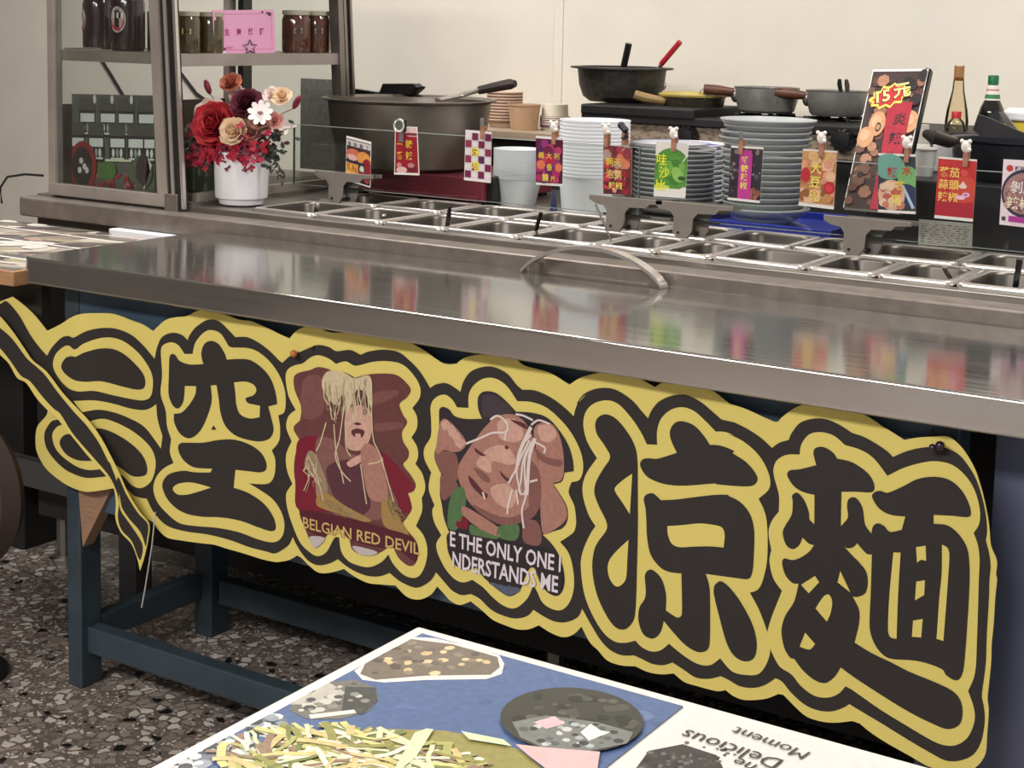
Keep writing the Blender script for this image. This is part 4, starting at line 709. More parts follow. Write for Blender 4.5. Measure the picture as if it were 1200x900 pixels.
def spoon(pts, r, m, lab, tipm=None):
    t_ = thing('serving_spoon', lab, 'spoon', pts[0], 'serving spoons in the food pans')
    MB().tube(pts, r, m, 8, .5).build('handle', t_)
    a = Vector(pts[0]); b = a+Vector((0, .02, -.055))
    MB().tube([a, b], .0035, steel_p, 6).ball(b, .016, steel_p, sc=(1, .5, 1)).build('bowl', t_)
for pts, m, lab in [
    ([(0.5099, 0.585, 0.841), (0.5168, 0.58, 0.8649), (0.5185, 0.58, 0.8814)], blackp, 'spoon with upright black handle in the fourth front pan'),
    ([(0.6994, 0.6, 0.8498), (0.7063, 0.597, 0.8682), (0.7126, 0.595, 0.8847)], blackp, 'spoon with slanting black handle in the fifth front pan'),
    ([(0.174, 0.6, 0.8397), (0.1803, 0.595, 0.8511), (0.1887, 0.59, 0.8627)], steel_p, 'short bright steel spoon in the first front pan'),
    ([(0.3414, 0.6, 0.8315), (0.3478, 0.597, 0.8425), (0.3512, 0.595, 0.8515)], steel_p, 'short steel spoon in the second front pan from the bracket'),
    ([(1.321, 0.6, 0.8374), (1.3186, 0.597, 0.8489), (1.3179, 0.59, 0.858)], steel_p, 'steel spoon with flat clip handle in the ninth front pan'),
    ([(1.4655, 0.62, 0.8403), (1.4626, 0.61, 0.8495), (1.4624, 0.6, 0.8589)], steel_d, 'grey steel spoon in the tenth front pan'),
    ([(1.5769, 0.59, 0.8411), (1.5806, 0.585, 0.8661), (1.5834, 0.58, 0.8855)], blackp, 'spoon with tall dark handle in the front pan at the right edge'),
    ([(1.0147, 0.62, 0.8366), (1.016, 0.6, 0.842), (1.0136, 0.585, 0.8404)], steel_p, 'steel spoon lying low in the seventh front pan')]:
    spoon(pts, .005, m, lab)
tag(MB().tube([(0.8619, 0.6, 0.838), (0.8265, 0.63, 0.8707), (0.7907, 0.66, 0.8997)], [.0015, .002, .0025], mat('dark_rod', (64, 58, 54), .5), 7).build('steel_skewer'), 'thin steel rod leaning from the pans against the second bracket', 'rod')

# ================================================================ GLASS SNEEZE GUARD
t = thing('sneeze_guard', 'frameless glass sneeze guard on grey clamp brackets between the pan rows', 'glass guard', (.9, .78, ZP))
for x0, x1 in ((-.0375, .815), (.817, 1.75), (1.752, 2.2)):
    MB().box(x0, x1, .777, .783, .871, 1.0, glass).build('glass_pane', t, smooth=0)
    e = MB().box(x0, x1, .777, .783, 1.0, 1.0012, mat('glass_edge', (150, 156, 152), .25)).box(x0, x1, .777, .783, .87, .871, mat('glass_edge', (0, 0, 0))).box(x0-.001, x0, .777, .783, .871, 1.0, mat('glass_edge', (0, 0, 0))); e.build('polished_edge', t, smooth=0)
br_m = mat('grey_cast_bracket', (136, 127, 119), .5, .1, var=.08, scale=40)
def bracket(px, flip=1):
    prof = [(-.079, .905), (.079, .905), (.079, .897), (.052, .895), (.044, .887), (.009, .886), (.0, .876), (-.002, .852), (-.012, .8385), (-.034, .8385), (-.042, .847), (-.040, .876), (-.047, .886), (-.066, .889), (-.079, .896)]
    b = MB().extr([(px+flip*x, .768, z) for x, z in prof], (0, .004, 0), br_m)
    b.extr([(px+flip*(x*.8+.022), .790, z) for x, z in prof], (0, .004, 0), br_m)
    b.box(px-.05, px+.05, .772, .79, .868, .8715, blackr)
    for q in (-.03, .0): b.tube([(px+flip*q, .766, .848), (px+flip*q, .798, .848)], .003, blackp, 8)
    b.build('bracket', t, smooth=.5, bevel=.0008)
for px, fl in ((0.1094, 1), (0.794, 1), (0.9378, 1), (1.2711, 1), (1.72, 1), (1.80, -1)): bracket(px, fl)

# ================================================================ GLASS DISPLAY CASE
CY0, CY1, CX0, ZC, ZT = .512, 1.095, -.5182, .831, 1.46
def fx(z): return -.1025-(z-ZC)*.0605                                  # the slanting front leans towards the wall
t = thing('display_case', 'aluminium and glass display case with a slanting front at the left end', 'cabinet', (-.33, .8, ZC))
fr = MB()
fr.box(CX0, CX0+.02, CY0, CY0+.025, ZC, ZT, alum); fr.box(CX0, CX0+.02, CY1-.025, CY1, ZC, ZT, alum)
fr.extr([(CX0, CY0-.001, ZC), (fx(ZC)-.06, CY0-.001, ZC), (fx(ZC+.026)-.06, CY0-.001, ZC+.026), (CX0+.02, CY0-.001, ZC+.026), (CX0, CY0-.001, ZC+.026)], (0, .02, 0), alum)
fr.extr([(fx(ZC)-.078, CY0-.0015, ZC), (fx(ZC)-.050, CY0-.0015, ZC), (fx(ZT)-.050, CY0-.0015, ZT), (fx(ZT)-.078, CY0-.0015, ZT)], (0, .02, 0), alum)
fr.box(CX0, fx(ZT), CY0, CY1, ZT, ZT+.02, alum)
fr.build('frame', t, smooth=0, bevel=.001)
# slanting front posts: black tracks and bright strips
def post(y0, y1, dx0, dx1, m, nm='post'):
    b = MB().extr([(fx(ZC)+dx0, y0, ZC), (fx(ZC)+dx1, y0, ZC), (fx(ZT)+dx1, y0, ZT), (fx(ZT)+dx0, y0, ZT)], (0, y1-y0, 0), m)
    return b
dk = mat('dark_gasket', (30, 28, 28), .5)
p_ = post(CY0, CY0+.012, -.050, -.004, dk); p_.build('front_post', t, smooth=0)
q_ = post(CY0-.0035, CY0+.01, -.050, -.0455, bright); q_.build('bright_strip', t, smooth=0)
q_ = post(CY0-.003, CY0+.01, -.035, -.0265, alum); q_.build('bright_strip', t, smooth=0)
q_ = post(CY0-.004, CY0+.004, -.007, 0, bright); q_.build('edge_strip', t, smooth=0)
p_ = post(CY1-.035, CY1, -.035, -.012, dk); p_.build('front_post', t, smooth=0)
q_ = post(CY1-.052, CY1-.034, -.03, -.002, steel_d); q_.build('bright_strip', t, smooth=0)
q_ = post(CY1-.03, CY1-.02, -.02, -.003, steel_d); q_.build('bright_strip', t, smooth=0)
q_ = post(CY1-.008, CY1, -.02, -.002, steel_d); q_.build('edge_strip', t, smooth=0)
MB().box(fx(ZC)-.055, fx(ZC)-.018, CY0-.006, CY0+.012, ZC-.008, ZC+.03, steel_old).build('corner_catch', t, smooth=0, bevel=.002)
MB().box(CX0, fx(ZC), CY0+.02, CY1, ZC, ZC+.012, steel_old).box(fx(ZC)-.02, fx(ZC)-.004, CY0+.04, CY1-.02, ZC+.012, ZC+.03, alum).build('floor_tray', t, smooth=0)
ZS = 1.152
MB().box(CX0+.02, fx(ZS)-.012, CY0+.024, CY1-.02, ZS-.004, ZS, alum).box(CX0+.024, fx(ZS)-.06, CY0+.021, CY0+.026, ZS-.024, ZS, alum).box(fx(ZS)-.014, fx(ZS)-.009, CY0+.012, CY1-.05, ZS-.026, ZS, alum).box(CX0+.022, CX0+.03, CY0+.03, CY1-.03, ZS-.02, ZS+.004, alum).build('shelf', t, smooth=0)
MB().extr([(CX0+.02, CY0+.008, ZC+.026), (fx(ZC)-.065, CY0+.008, ZC+.026), (fx(ZT)-.065, CY0+.008, ZT), (CX0+.02, CY0+.008, ZT)], (0, .004, 0), glass).build('side_glass', t, smooth=0)
MB().extr([(CX0+.02, CY1-.01, ZC+.012), (fx(ZC)-.04, CY1-.01, ZC+.012), (fx(ZT)-.04, CY1-.01, ZT), (CX0+.02, CY1-.01, ZT)], (0, .004, 0), glass).build('side_glass', t, smooth=0)
bp_ = mat('dark_case_back', (112, 104, 92), .4, .3, var=.15, scale=12)
MB().box(CX0, CX0+.006, CY0+.025, CY1-.025, ZC+.012, 1.03, bp_).build('back_panel', t, smooth=0)
xb = (-0.49, 1.1152, 1.1477)
pb = MB().box(-.496, -.478, xb[1]-.016, xb[1]+.016, ZC+.012, ZT, mat('dark_green_strip', (46, 58, 56), .4)); pbo = pb.build('back_post', t, smooth=0)
for zz, d in ((1.235, 0), (1.228, .004)): MB().tube([(-.477, xb[1]-.006+d, zz), (-.477, xb[1]+.004, zz-.012), (-.477, xb[1]+.009, zz-.02)], .0012, paper, 5).build('brush_mark', pbo)

tag(MB().box(-0.4992, -0.3792, 1.345, 1.35, ZP, 1.0762, mat('scuffed_grey_sheet', (124, 122, 116), .5, .4, var=.2, scale=90)).build('splash_sheet', smooth=0), 'scuffed grey metal splash sheet standing behind the case and steel bowl', 'sheet')
# jars on the case shelf
def jar(c, r_, h, content, lab, lid, lblcol=None, grp=None, oval=False, face=0, sq=.85):
    t_ = thing('storage_jar', lab, 'jar', c, grp); x, y, z = c
    R_ = Matrix.Rotation(face, 3, 'Z')
    MB().lathe([(r_*.92, z), (r_, z+.006), (r_, z+h*.78), (r_*.9, z+h*.86), (r_*.86, z+h*.9)], (x, y, 0), content, 24).build('body', t_)
    MB().lathe([(r_*.9, z+h*.88), (r_*.98, z+h*.89), (r_*.98, z+h*.99), (r_*.9, z+h)], (x, y, 0), lid, 24).build('lid', t_)
    def onf(a, b, d=.0008):                                          # a: arc length, b: height
        th = a/r_; v_ = R_ @ Vector((math.sin(th)*(r_+d), -math.cos(th)*(r_+d), 0)); return (x+v_.x, y+v_.y, z+b)
    if oval:
        e = MB()
        for k, (ra, rb, m) in enumerate(((.020, .028, ink((226, 220, 214))), (.0175, .025, ink((196, 170, 165))),)):
            e.add([onf(ra*math.cos(2*PI*i/18), h*.5+rb*math.sin(2*PI*i/18), .0006+k*.0004) for i in range(18)], [tuple(range(18))], m)
        e.add([onf(.0175*math.cos(PI+PI*i/9), h*.5+.024*math.sin(PI+PI*i/9), .0018) for i in range(10)], [tuple(range(10))], ink((188, 40, 60)))
        for k in range(5):
            a0 = -.01+k*.005; e.add([onf(a0, h*.5+.004, .0022), onf(a0+.004, h*.5+.002, .0022), onf(a0+.005, h*.5+.014, .0022), onf(a0+.001, h*.5+.016, .0022)], [(0, 1, 2, 3)], ink((52, 36, 38) if k % 2 else (236, 230, 224)))
        e.build('label', t_)
    elif lblcol:
        e = MB(); w_, hh = .0095, .006
        e.add([onf(-w_, h*.52-hh), onf(w_, h*.52-hh), onf(w_, h*.52+hh), onf(-w_, h*.52+hh)], [(0, 1, 2, 3)], ink(lblcol))
        for k in range(3): e.add([onf(-w_+.003+k*.005, h*.52-.0035, .0014), onf(-w_+.006+k*.005, h*.52-.0035, .0014), onf(-w_+.006+k*.005, h*.52+.0035, .0014), onf(-w_+.003+k*.005, h*.52+.0035, .0014)], [(0, 1, 2, 3)], ink((60, 54, 50)))
        e.build('label', t_)
    return t_
brown = mat('dark_sauce_glass', (52, 36, 40), .12, coat=.6); green = mat('green_pickle_glass', (78, 68, 40), .1, coat=.7, var=.3, scale=30); red_b = mat('red_chili_glass', (84, 48, 34), .1, coat=.7, var=.3, scale=30)
lid_g = mat('jar_lid_glass', (176, 168, 146), .15, coat=.5); lid_d = mat('dark_jar_lid', (44, 34, 36), .3)
jar((-0.3598, 0.6, 1.1525), .037, .135, brown, 'dark brown jar with red and white oval emblem facing out, beside the tan box', lid_d, oval=True, face=.15, grp='jars on the case shelf')
jar((-0.5156, 0.66, 1.1525), .036, .130, brown, 'big dark brown jar with its emblem turned away at the left edge of the shelf', lid_d, oval=True, face=-.62, grp='jars on the case shelf')
tag(MB().box(-0.3635, -0.3135, .66, .70, 1.1525, 1.24, mat('tan_paper_box', (128, 112, 98), .7)).build('paper_box', smooth=0, bevel=.002), 'tan paper box beside the dark brown jars in the case', 'box')
for px, lab, cont, lc in ((220, 'green-brown jar with yellow label nearest the case corner post', green, (214, 196, 120)), (243, 'green-brown jar half hidden behind the pink card', green, None)):
    jar({220: (-0.19, 0.6068, 1.1525), 243: (-0.19, 0.6796, 1.1525)}[px], .0285, .088, cont, lab, lid_g, lc, 'jars on the case shelf', face=.75)
for px, lab, lc in ((346, 'red-brown jar right of the pink card on the case shelf', (150, 136, 116)), (371, 'red-brown jar standing against the far post of the case', (158, 146, 126))):
    jar({346: (-0.2, 0.9747, 1.1525), 371: (-0.2, 1.0491, 1.1525)}[px], .033, .098, red_b, lab, lid_g, lc, 'jars on the case shelf', face=.85)
jar((-0.25, 0.7049, 0.8445), .04, .095, mat('dim_green_glass', (58, 62, 48), .15, coat=.5), 'dim green glass jar on the floor of the case behind the flowers', mat('dim_lid', (110, 108, 92), .3))

# pink greeting card with star clip
pc = Print((-0.166, 0.6674, 1.1493), (-0.166, 0.864, 1.1536), (-0.166, 0.8575, 1.2495), (-0.166, 0.6595, 1.2443))
pink = ink((238, 170, 208)); pk2 = ink((214, 120, 170)); pkd = ink((176, 44, 92)); pdk = ink((92, 36, 66))
pc.base(pink, .001)
for a0, b0, a1, b1 in ((.05, .08, .95, .095), (.05, .905, .95, .92), (.05, .08, .058, .92), (.942, .08, .95, .92)): pc.rect(a0, b0, a1, b1, pk2)
for a, b, rr in ((.06, .12, .035), (.10, .10, .03), (.04, .30, .02), (.14, .06, .02), (.92, .9, .035), (.88, .93, .02), (.16, .12, .02), (.8, .95, .02)): pc.ell(a, b, rr, rr*1.4, pdk, 6)
pc.ell(.15, .04, .03, .04, ink((244, 226, 236)), 8)
pc.text('祝', .1, .76, .012, pkd, .02)
for i, ch in enumerate('生意興隆'): pc.text(ch, .17+i*.19, .44, .0155, pkd, .03)
pc.text('店員敬賀', .17, .12, .006, pk2, .01)
t = thing('greeting_card', 'pink congratulation card leaning at the case front, held by a star clip', 'card', pc.at(.5, 0))
pc.mb.build('card', t, smooth=0); pc.tx.build('lettering', t, smooth=0)
sw = MB(); ps = []
for i in range(11):
    a = PI/2+i*PI/5; rr = 1 if i % 2 == 0 else .45; ps.append(pc.at(.56+rr*.12*math.cos(a), .14+rr*.175*math.sin(a), .0025))
sw.tube(ps, .0012, blackp, 6); sw.tube([pc.at(.56, .0, .002), pc.at(.56, -.25, .002)], .001, blackp, 5); sw.build('star_clip', t)

# printed poster inside the case
po = Print((-0.4654, 0.536, 0.8458), (-0.2159, 0.536, 0.8589), (-0.2123, 0.536, 1.0622), (-0.4679, 0.536, 1.0552))
po.base(ink((104, 104, 100)), .003)
dkj = ink((62, 58, 56)); lbw = ink((226, 232, 226)); lidc = ink((92, 92, 86)); rc = ink((150, 54, 58))
for row, (b0, us) in enumerate(((.60, (.19, .44, .66, .9)), (.34, (.06, .30, .56, .78, .97)))):
    for a in us:
        po.rect(max(0, a-.1), b0-.05, min(1, a+.1), b0+.28, dkj); po.rect(max(0, a-.095), b0+.23, min(1, a+.095), b0+.36, lidc)
        po.rect(max(0, a-.085), b0+.11, min(1, a+.085), b0+.20, lbw); po.rect(max(0, a-.08), b0-.02, min(1, a+.08), b0+.0, lbw)
        for k in (-.05, 0, .045): po.ell(min(.97, max(.03, a+k)), b0+.05, .018, .05, lbw if k else ink((160, 168, 160)), 7)
for a in (.29, .5, .73): po.ell(a, .95, .02, .05, ink((226, 226, 218)), 7)
po.blobs(.06, .0, .9, .2, [(150, 54, 58), (176, 70, 74), (120, 40, 46), (198, 120, 118)], 46, .02, .05, .35)
po.ell(.14, .25, .17, .26, rc, 20); po.ell(.13, .24, .13, .21, dkj, 18)
for q in ((.12, .3), (.16, .24), (.19, .2), (.1, .2)): po.ell(q[0], q[1], .025, .035, ink((232, 226, 222)), 7)
po.ell(.44, .2, .12, .1, ink((84, 116, 66)), 12)
for k in range(7): po.rect(.34+k*.03, .12, .352+k*.03, .29, ink((104, 140, 84)))
po.rect(.42, .30, .74, .325, ink((214, 226, 196)))
po.ell(.86, .2, .13, .18, ink((96, 108, 84)), 12); po.ell(.88, .22, .09, .17, ink((80, 66, 68)), 12)
po.poly([(.93, .36), (.985, .27), (.88, .02), (.90, .02), (.965, .2)], ink((222, 216, 206)))
t = thing('sauce_poster', 'printed board of dark sauce jars and red chili inside the case side glass', 'poster', po.at(.5, 0)); po.mb.build('printed_board', t, smooth=0)

# power cables
tag(MB().tube([(-.66, .50, .80), (-.665, .50, .835), (-.64, .50, .862), (-.58, .50, .872), (-.53, .507, .872)], .0028, blackp, 7).build('power_cable'), 'black cable arching over the left end of the topping counter', 'cable')
for lab, a in (('dark cable slanting down the wall seen through the case side glass', [(-1.8198, 1.845, 1.1117), (-1.7552, 1.845, 1.0424), (-1.6676, 1.845, 0.9407), (-1.6282, 1.845, 0.8916)]), ('dark cable slanting down the wall seen through the case front opening', [(-1.5315, 1.845, 1.3951), (-1.4525, 1.845, 1.0747), (-1.3584, 1.845, 0.9875), (-1.2732, 1.845, 0.9475)])):
    tag(MB().tube(a, .006, blackp, 6).build('power_cable'), lab, 'cable')

# ================================================================ FLOWER ARRANGEMENT
VX, VY = -0.0454, .62
SV = 554.98
t = thing('flower_arrangement', 'dried flower arrangement of red and cream blooms in a white fluted pot', 'flowers', (VX, VY, ZP))
b = MB(); n = 48; prof = [(.038, ZP), (.046, ZP+.003), (.049, ZP+.014), (.0535, ZP+.016), (.0545, ZP+.022), (.0575, ZP+.10), (.058, ZP+.113), (.055, ZP+.115), (.053, ZP+.10), (.05, ZP+.06)]
vs = []; fs = []
for j, (rr, z) in enumerate(prof):
    for i in range(n):
        a = 2*PI*i/n; k = 1
        if 3 <= j <= 6: k = 1+.03*abs(math.cos(6*a+(z-ZP)*30))
        vs.append((VX+rr*k*math.cos(a), VY+rr*k*math.sin(a), z))
for j in range(len(prof)-1):
    for i in range(n): fs.append((j*n+i, j*n+(i+1) % n, (j+1)*n+(i+1) % n, (j+1)*n+i))
fs.append(tuple(range(n))); fs.append(tuple(range((len(prof)-1)*n, len(prof)*n)))
b.add(vs, fs, whitec).build('pot', t)
def fpos(px, py, dy=0):                                             # photo-plane offsets scaled about the pot
    return Vector((VX+(px-282)/SV*1.03-(dy)*.0, VY+dy+(px-282)/SV*.15, ZP+.113-(py-178)/SV+dy*.12))
def petal(b, c, R_, L_, w_, cup, m):
    pts = [(0, 0, 0), (-w_*.5, L_*.45, cup*.25), (-w_*.42, L_*.85, cup*.7), (0, L_, cup), (w_*.42, L_*.85, cup*.7), (w_*.5, L_*.45, cup*.25), (0, L_*.5, cup*.12)]
    b.add([c+R_ @ Vector(q) for q in pts], [(0, 6, 1), (1, 6, 2), (2, 6, 3), (3, 6, 4), (4, 6, 5), (5, 6, 0)], m)
VIEW = Matrix.Rotation(math.radians(100), 3, 'X') 
def facing(az=.45, el=.5):                                          # a frame whose z axis points at the viewer side
    d = Vector((math.sin(az)*math.cos(el), -math.cos(az)*math.cos(el), math.sin(el)))
    return d.to_track_quat('Z', 'Y').to_matrix()
def bloom(name, c, r_, m, layers, per, az=.45, el=.5, m2=None, flat=.6):
    b = MB(); F = facing(az, el); r_ *= 1.12
    for k in range(layers):
        f_ = (k+1)/layers; nn = max(4, int(per*(.5+.5*f_)))
        for i in range(nn):
            a = 2*PI*(i+.5*k)/nn+random.uniform(-.15, .15); tilt = (1-f_)*1.25+flat*.25*(1-f_)
            R_ = F @ Matrix.Rotation(a, 3, 'Z') @ Matrix.Rotation(tilt, 3, 'X')
            petal(b, c+F @ Vector((0, 0, (1-f_)*r_*.12)), R_, r_*(.42+.62*f_)*random.uniform(.92, 1.06), r_*(.5+.5*f_)*.95, r_*.38, m if (k+i) % 3 or m2 is None else m2)
    return b.build(name, t, smooth=.9)
fm = lambda n_, c_, v_=.12: mat('petal_'+n_, c_, .7, var=v_, scale=60)
fred = fm('red', (168, 30, 46), .2); fred2 = fm('coral', (196, 62, 62)); fburg = fm('burgundy', (92, 26, 44), .25); fcream = fm('cream', (232, 204, 172)); fcop = fm('copper', (178, 104, 78), .2); fwhite = fm('white', (242, 232, 228), .05); fblush = fm('blush', (236, 214, 206), .06); ftan = fm('tan', (178, 130, 112), .2); fpk = fm('peach', (214, 150, 140)); flt = fm('florets', (172, 24, 58), .25); fgr = fm('dark_leaf', (44, 50, 42), .25); fst = fm('stem', (70, 74, 54))
bloom('blush_rose', fpos(246, 138, -.01), .036, fblush, 4, 7, .2, .5)
bloom('peony', fpos(264, 146, -.035), .047, fred, 6, 9, .35, .35, fred2)
bloom('peach_rose', fpos(283, 122, .0), .026, fpk, 4, 7, .3, .5)
bloom('chrysanthemum', fpos(298, 122, -.02), .031, fburg, 6, 13, .45, .6)
bloom('cream_rose', fpos(293, 150, -.05), .027, fcream, 5, 8, .45, .25)
bloom('copper_rose', fpos(268, 100, .0), .022, fcop, 5, 8, .4, .7)
bloom('pale_rose', fpos(331, 114, .01), .02, fcream, 4, 7, .5, .6)
bloom('tan_hydrangea', fpos(315, 140, -.02), .028, ftan, 4, 9, .6, .3)
bloom('pale_spray', fpos(272, 112, .01), .017, fblush, 3, 5, .4, .6)
bloom('pale_filler', fpos(318, 113, .01), .018, fblush, 3, 6, .5, .6)
bloom('tan_filler', fpos(310, 152, -.035), .02, ftan, 4, 8, .6, .3)
bloom('coral_filler', fpos(281, 133, -.02), .018, fred2, 4, 8, .3, .5)
bloom('peach_filler', fpos(330, 140, -.01), .017, fpk, 3, 7, .7, .4)
d = MB(); c = fpos(324, 128, -.04); F = facing(.5, .35)
for i in range(9): petal(d, c, F @ Matrix.Rotation(2*PI*i/9, 3, 'Z'), .028, .013, .005, fwhite)
d.ball(c+F @ Vector((0, 0, .004)), .006, fm('daisy_eye', (150, 110, 120)), sc=(1, 1, .6)); d.build('daisy', t)
for px, py, rx, ry in ((236, 105, .5, .12), (354, 118, -.5, .15)):
    c = fpos(px, py, 0); e = MB(); R_ = Matrix.Rotation(-.45 if px < 280 else .6, 3, 'Y')
    e.ball(c, .0065, fm('bunny_tail', (126, 26, 54), .25), sc=(1, 1, 2.6), rot=R_)
    for _ in range(90):
        a = random.uniform(0, 2*PI); zz = random.uniform(-1, 1); rr = math.sqrt(max(.05, 1-zz*zz))*.0064; q = R_ @ Vector((rr*math.cos(a), rr*math.sin(a), zz*.0168)); q2 = R_ @ Vector((rr*1.5*math.cos(a), rr*1.5*math.sin(a), zz*.0168+.005))
        e.add([c+q, c+q+Vector((.0008, 0, 0)), c+q2], [(0, 1, 2)], MATS['petal_bunny_tail'])
    e.tube([c-R_ @ Vector((0, 0, .016)), (c+fpos(282, 160, 0))/2+Vector((0, .0, .0)), fpos(282, 170, 0)], .0009, fst, 5); e.build('bunny_tail_grass', t)
e = MB()
def floret(e, c, r_, m, az, el):
    F = facing(az, el)
    for i in range(4): petal(e, c, F @ Matrix.Rotation(PI*i/2+random.random()*.4, 3, 'Z'), r_, r_*.85, r_*.15, m)
e.ball(fpos(285, 152, -.0), .05, fburg, sc=(.95, .6, .75))
for _ in range(420):
    px = random.gauss(280, 30); py = random.gauss(168, 14)
    if px < 232 or px > 334 or py < 128 or abs(px-284) > 54-(150-py)*.6 or py > 205: continue
    if abs(px-282) < 34 and py > 186 and random.random() < .75: continue
    if py > 196 and abs(px-288) > 10: continue
    floret(e, fpos(px, py, random.uniform(-.062, -.045) if py > 176 else random.uniform(-.06, -.01)), random.uniform(.006, .0095), random.choice([flt, flt, fred, fburg]), random.uniform(-.3, 1.1), random.uniform(-.3, .9))
o = e.build('red_florets', t); o['kind'] = 'stuff'
e = MB()
def leaf(e, c, az, el, L_, w_, m): petal(e, c, facing(az, el) @ Matrix.Rotation(random.random()*6, 3, 'Z'), L_, w_, L_*.1, m)
for k in range(120):
    a = random.random(); px = random.choice([318, 326, 300, 250, 240])+random.gauss(0, 8); py = 165+random.gauss(0, 11)
    leaf(e, fpos(px, py, random.uniform(-.03, .03)), random.uniform(-.5, 1.3), random.uniform(-.2, 1), .02, .009, random.choice([fgr, fgr, fburg]))
e.build('dark_leaves', t)
for pth in ([(312, 168), (326, 178), (338, 186), (346, 200)], [(316, 165), (336, 172), (348, 176)], [(250, 165), (230, 158), (216, 150)], [(325, 160), (345, 148), (356, 145)], [(318, 172), (330, 190), (345, 206)]):
    e = MB(); P3 = [fpos(x, y, -.02) for x, y in pth]; e.tube(P3, .0008, fst, 5)
    light = pth[-1][1] < 152
    for i in range(len(P3)-1):
        for u_ in (.2, .6, 1):
            q = P3[i].lerp(P3[i+1], u_)
            for sgn in (-1, 1): petal(e, q, facing(.45, .1) @ Matrix.Rotation(random.uniform(0, 6), 3, 'Z'), .013, .005, .002, fblush if light and i == len(P3)-2 else fgr)
    e.build('leaf_sprig', t)

# ================================================================ BEHIND THE GLASS
# maroon box and steel mixing bowl
BX0, BX1 = -0.022, 0.344
t = thing('maroon_burner_box', 'low maroon metal box under the big steel bowl', 'box', ((BX0+BX1)/2, 1.13, ZP))
MB().box(BX0, BX1, .957, 1.245, ZP+.008, ZP+.058, maroon).build('box_shell', t, smooth=0, bevel=.003)
MB().box(BX0-.004, BX1-.012, .951, .957, ZP+.008, ZP+.018, maroon).build('front_lip', t, smooth=0, bevel=.001)
for x, y in ((BX0+.02, .975), (BX1-.02, .975), (BX0+.02, 1.225), (BX1-.02, 1.225)): MB().box(x-.012, x+.012, y-.012, y+.012, ZP, ZP+.009, blackr).build('foot', t, smooth=0)
MB().box(BX1, BX1+.018, .97, 1.01, ZP+.008, ZP+.062, blackp).build('side_knob', t, smooth=0, bevel=.003)
BC = (0.0715, 1.055); BZ = ZP+.059; RZ = 1.0516
SB = 1/510.55
rb = 97*SB
hb_ = RZ-BZ
bowl_m = mat('dark_bowl_steel', (126, 118, 109), .36, .8, var=.2, scale=5, rvar=.1, bump=.03)
t = MB()
t.lathe([(.001, BZ), (rb*.74, BZ), (rb*.82, BZ+.008), (rb*.88, BZ+hb_*.28), (rb*.95, BZ+hb_*.6), (rb*.985, BZ+hb_*.97), (rb*1.05, RZ), (rb*1.06, RZ+.003), (rb*1.04, RZ+.004), (rb*.97, RZ-.002), (rb*.93, BZ+hb_*.6), (rb*.85, BZ+hb_*.28), (rb*.72, BZ+.012), (.001, BZ+.01)], (*BC, 0), bowl_m, 56, cap=False)
tag(t.build('mixing_bowl', smooth=.5), 'big dark steel mixing bowl on the maroon box', 'bowl')
t = thing('wok_ladle', 'steel ladle with dark wooden handle lying over the bowl rim', 'ladle', (0.1624, 1.2, 1.0716))
MB().tube([(0.1506, 1.055, 1.0541), (0.1211, 1.19, 1.0602), (0.1695, 1.2, 1.0759)], [.008, .009, .010], steel_p, 10, .6).build('shaft', t)
MB().tube([(0.1648, 1.2, 1.0737), (0.2034, 1.21, 1.083), (0.2393, 1.22, 1.0911), (0.2533, 1.22, 1.0926)], [.010, .012, .013, .008], mat('burnt_wood_handle', (44, 32, 28), .4, var=.5, scale=14), 10).build('handle', t)
t = MB().extr([(-0.1307, 1.2, 1.0514), (-0.1181, 1.2, 1.0789), (-0.0256, 1.2, 1.0824), (-0.0102, 1.2, 1.0708), (-0.0302, 1.2, 1.0556)], (0, .03, .0), blackp).extr([(-0.2235, 1.22, 1.0619), (-0.1541, 1.22, 1.0563), (-0.154, 1.22, 1.05), (-0.2233, 1.22, 1.0471)], (0, .02, 0), blackp)
t.tube([(-0.0304, 1.2, 1.07), (0.0099, 1.2, 1.0756)], .003, blackp, 6)
tag(t.build('black_scraper', smooth=0, bevel=.002), 'black flat plastic scoop lying across the left part of the bowl rim', 'scoop')

# hob with speckled stone front
HY = 1.4
LZ = 0.965
hx0_, hx1_ = 0.3271, 1.36
hz = 1.0085
t = thing('gas_hob', 'long black gas hob on a speckled stone ledge with black knobs by the back wall', 'hob', (.6, 1.6, 0))
MB().box(hx0_+.01, 2.1, 1.41, 1.835, hz-.06, hz-.004, stone).build('stone_ledge', t, smooth=0, bevel=.004)
MB().box(-.30, 2.08, 1.44, 1.83, 0, hz-.066, mat('dark_ledge_base', (44, 42, 40), .6)).build('ledge_base', t, smooth=0)
MB().box(-.30, hx0_+.008, 1.41, 1.83, LZ-.018, LZ, mat('tan_stone', (168, 150, 128), .5, var=.12, scale=30)).box(-.30, hx0_+.008, 1.42, 1.83, LZ-.05, LZ-.018, blackm).build('low_ledge', t, smooth=0)
MB().box(hx0_, hx1_, HY, 1.70, hz-.004, hz+.016, blackm).build('hob_tray', t, smooth=0, bevel=.003)
MB().box(hx0_, hx0_+.30, HY-.004, 1.66, hz+.012, hz+.036, blackm).build('raised_burner_frame', t, smooth=0, bevel=.004)
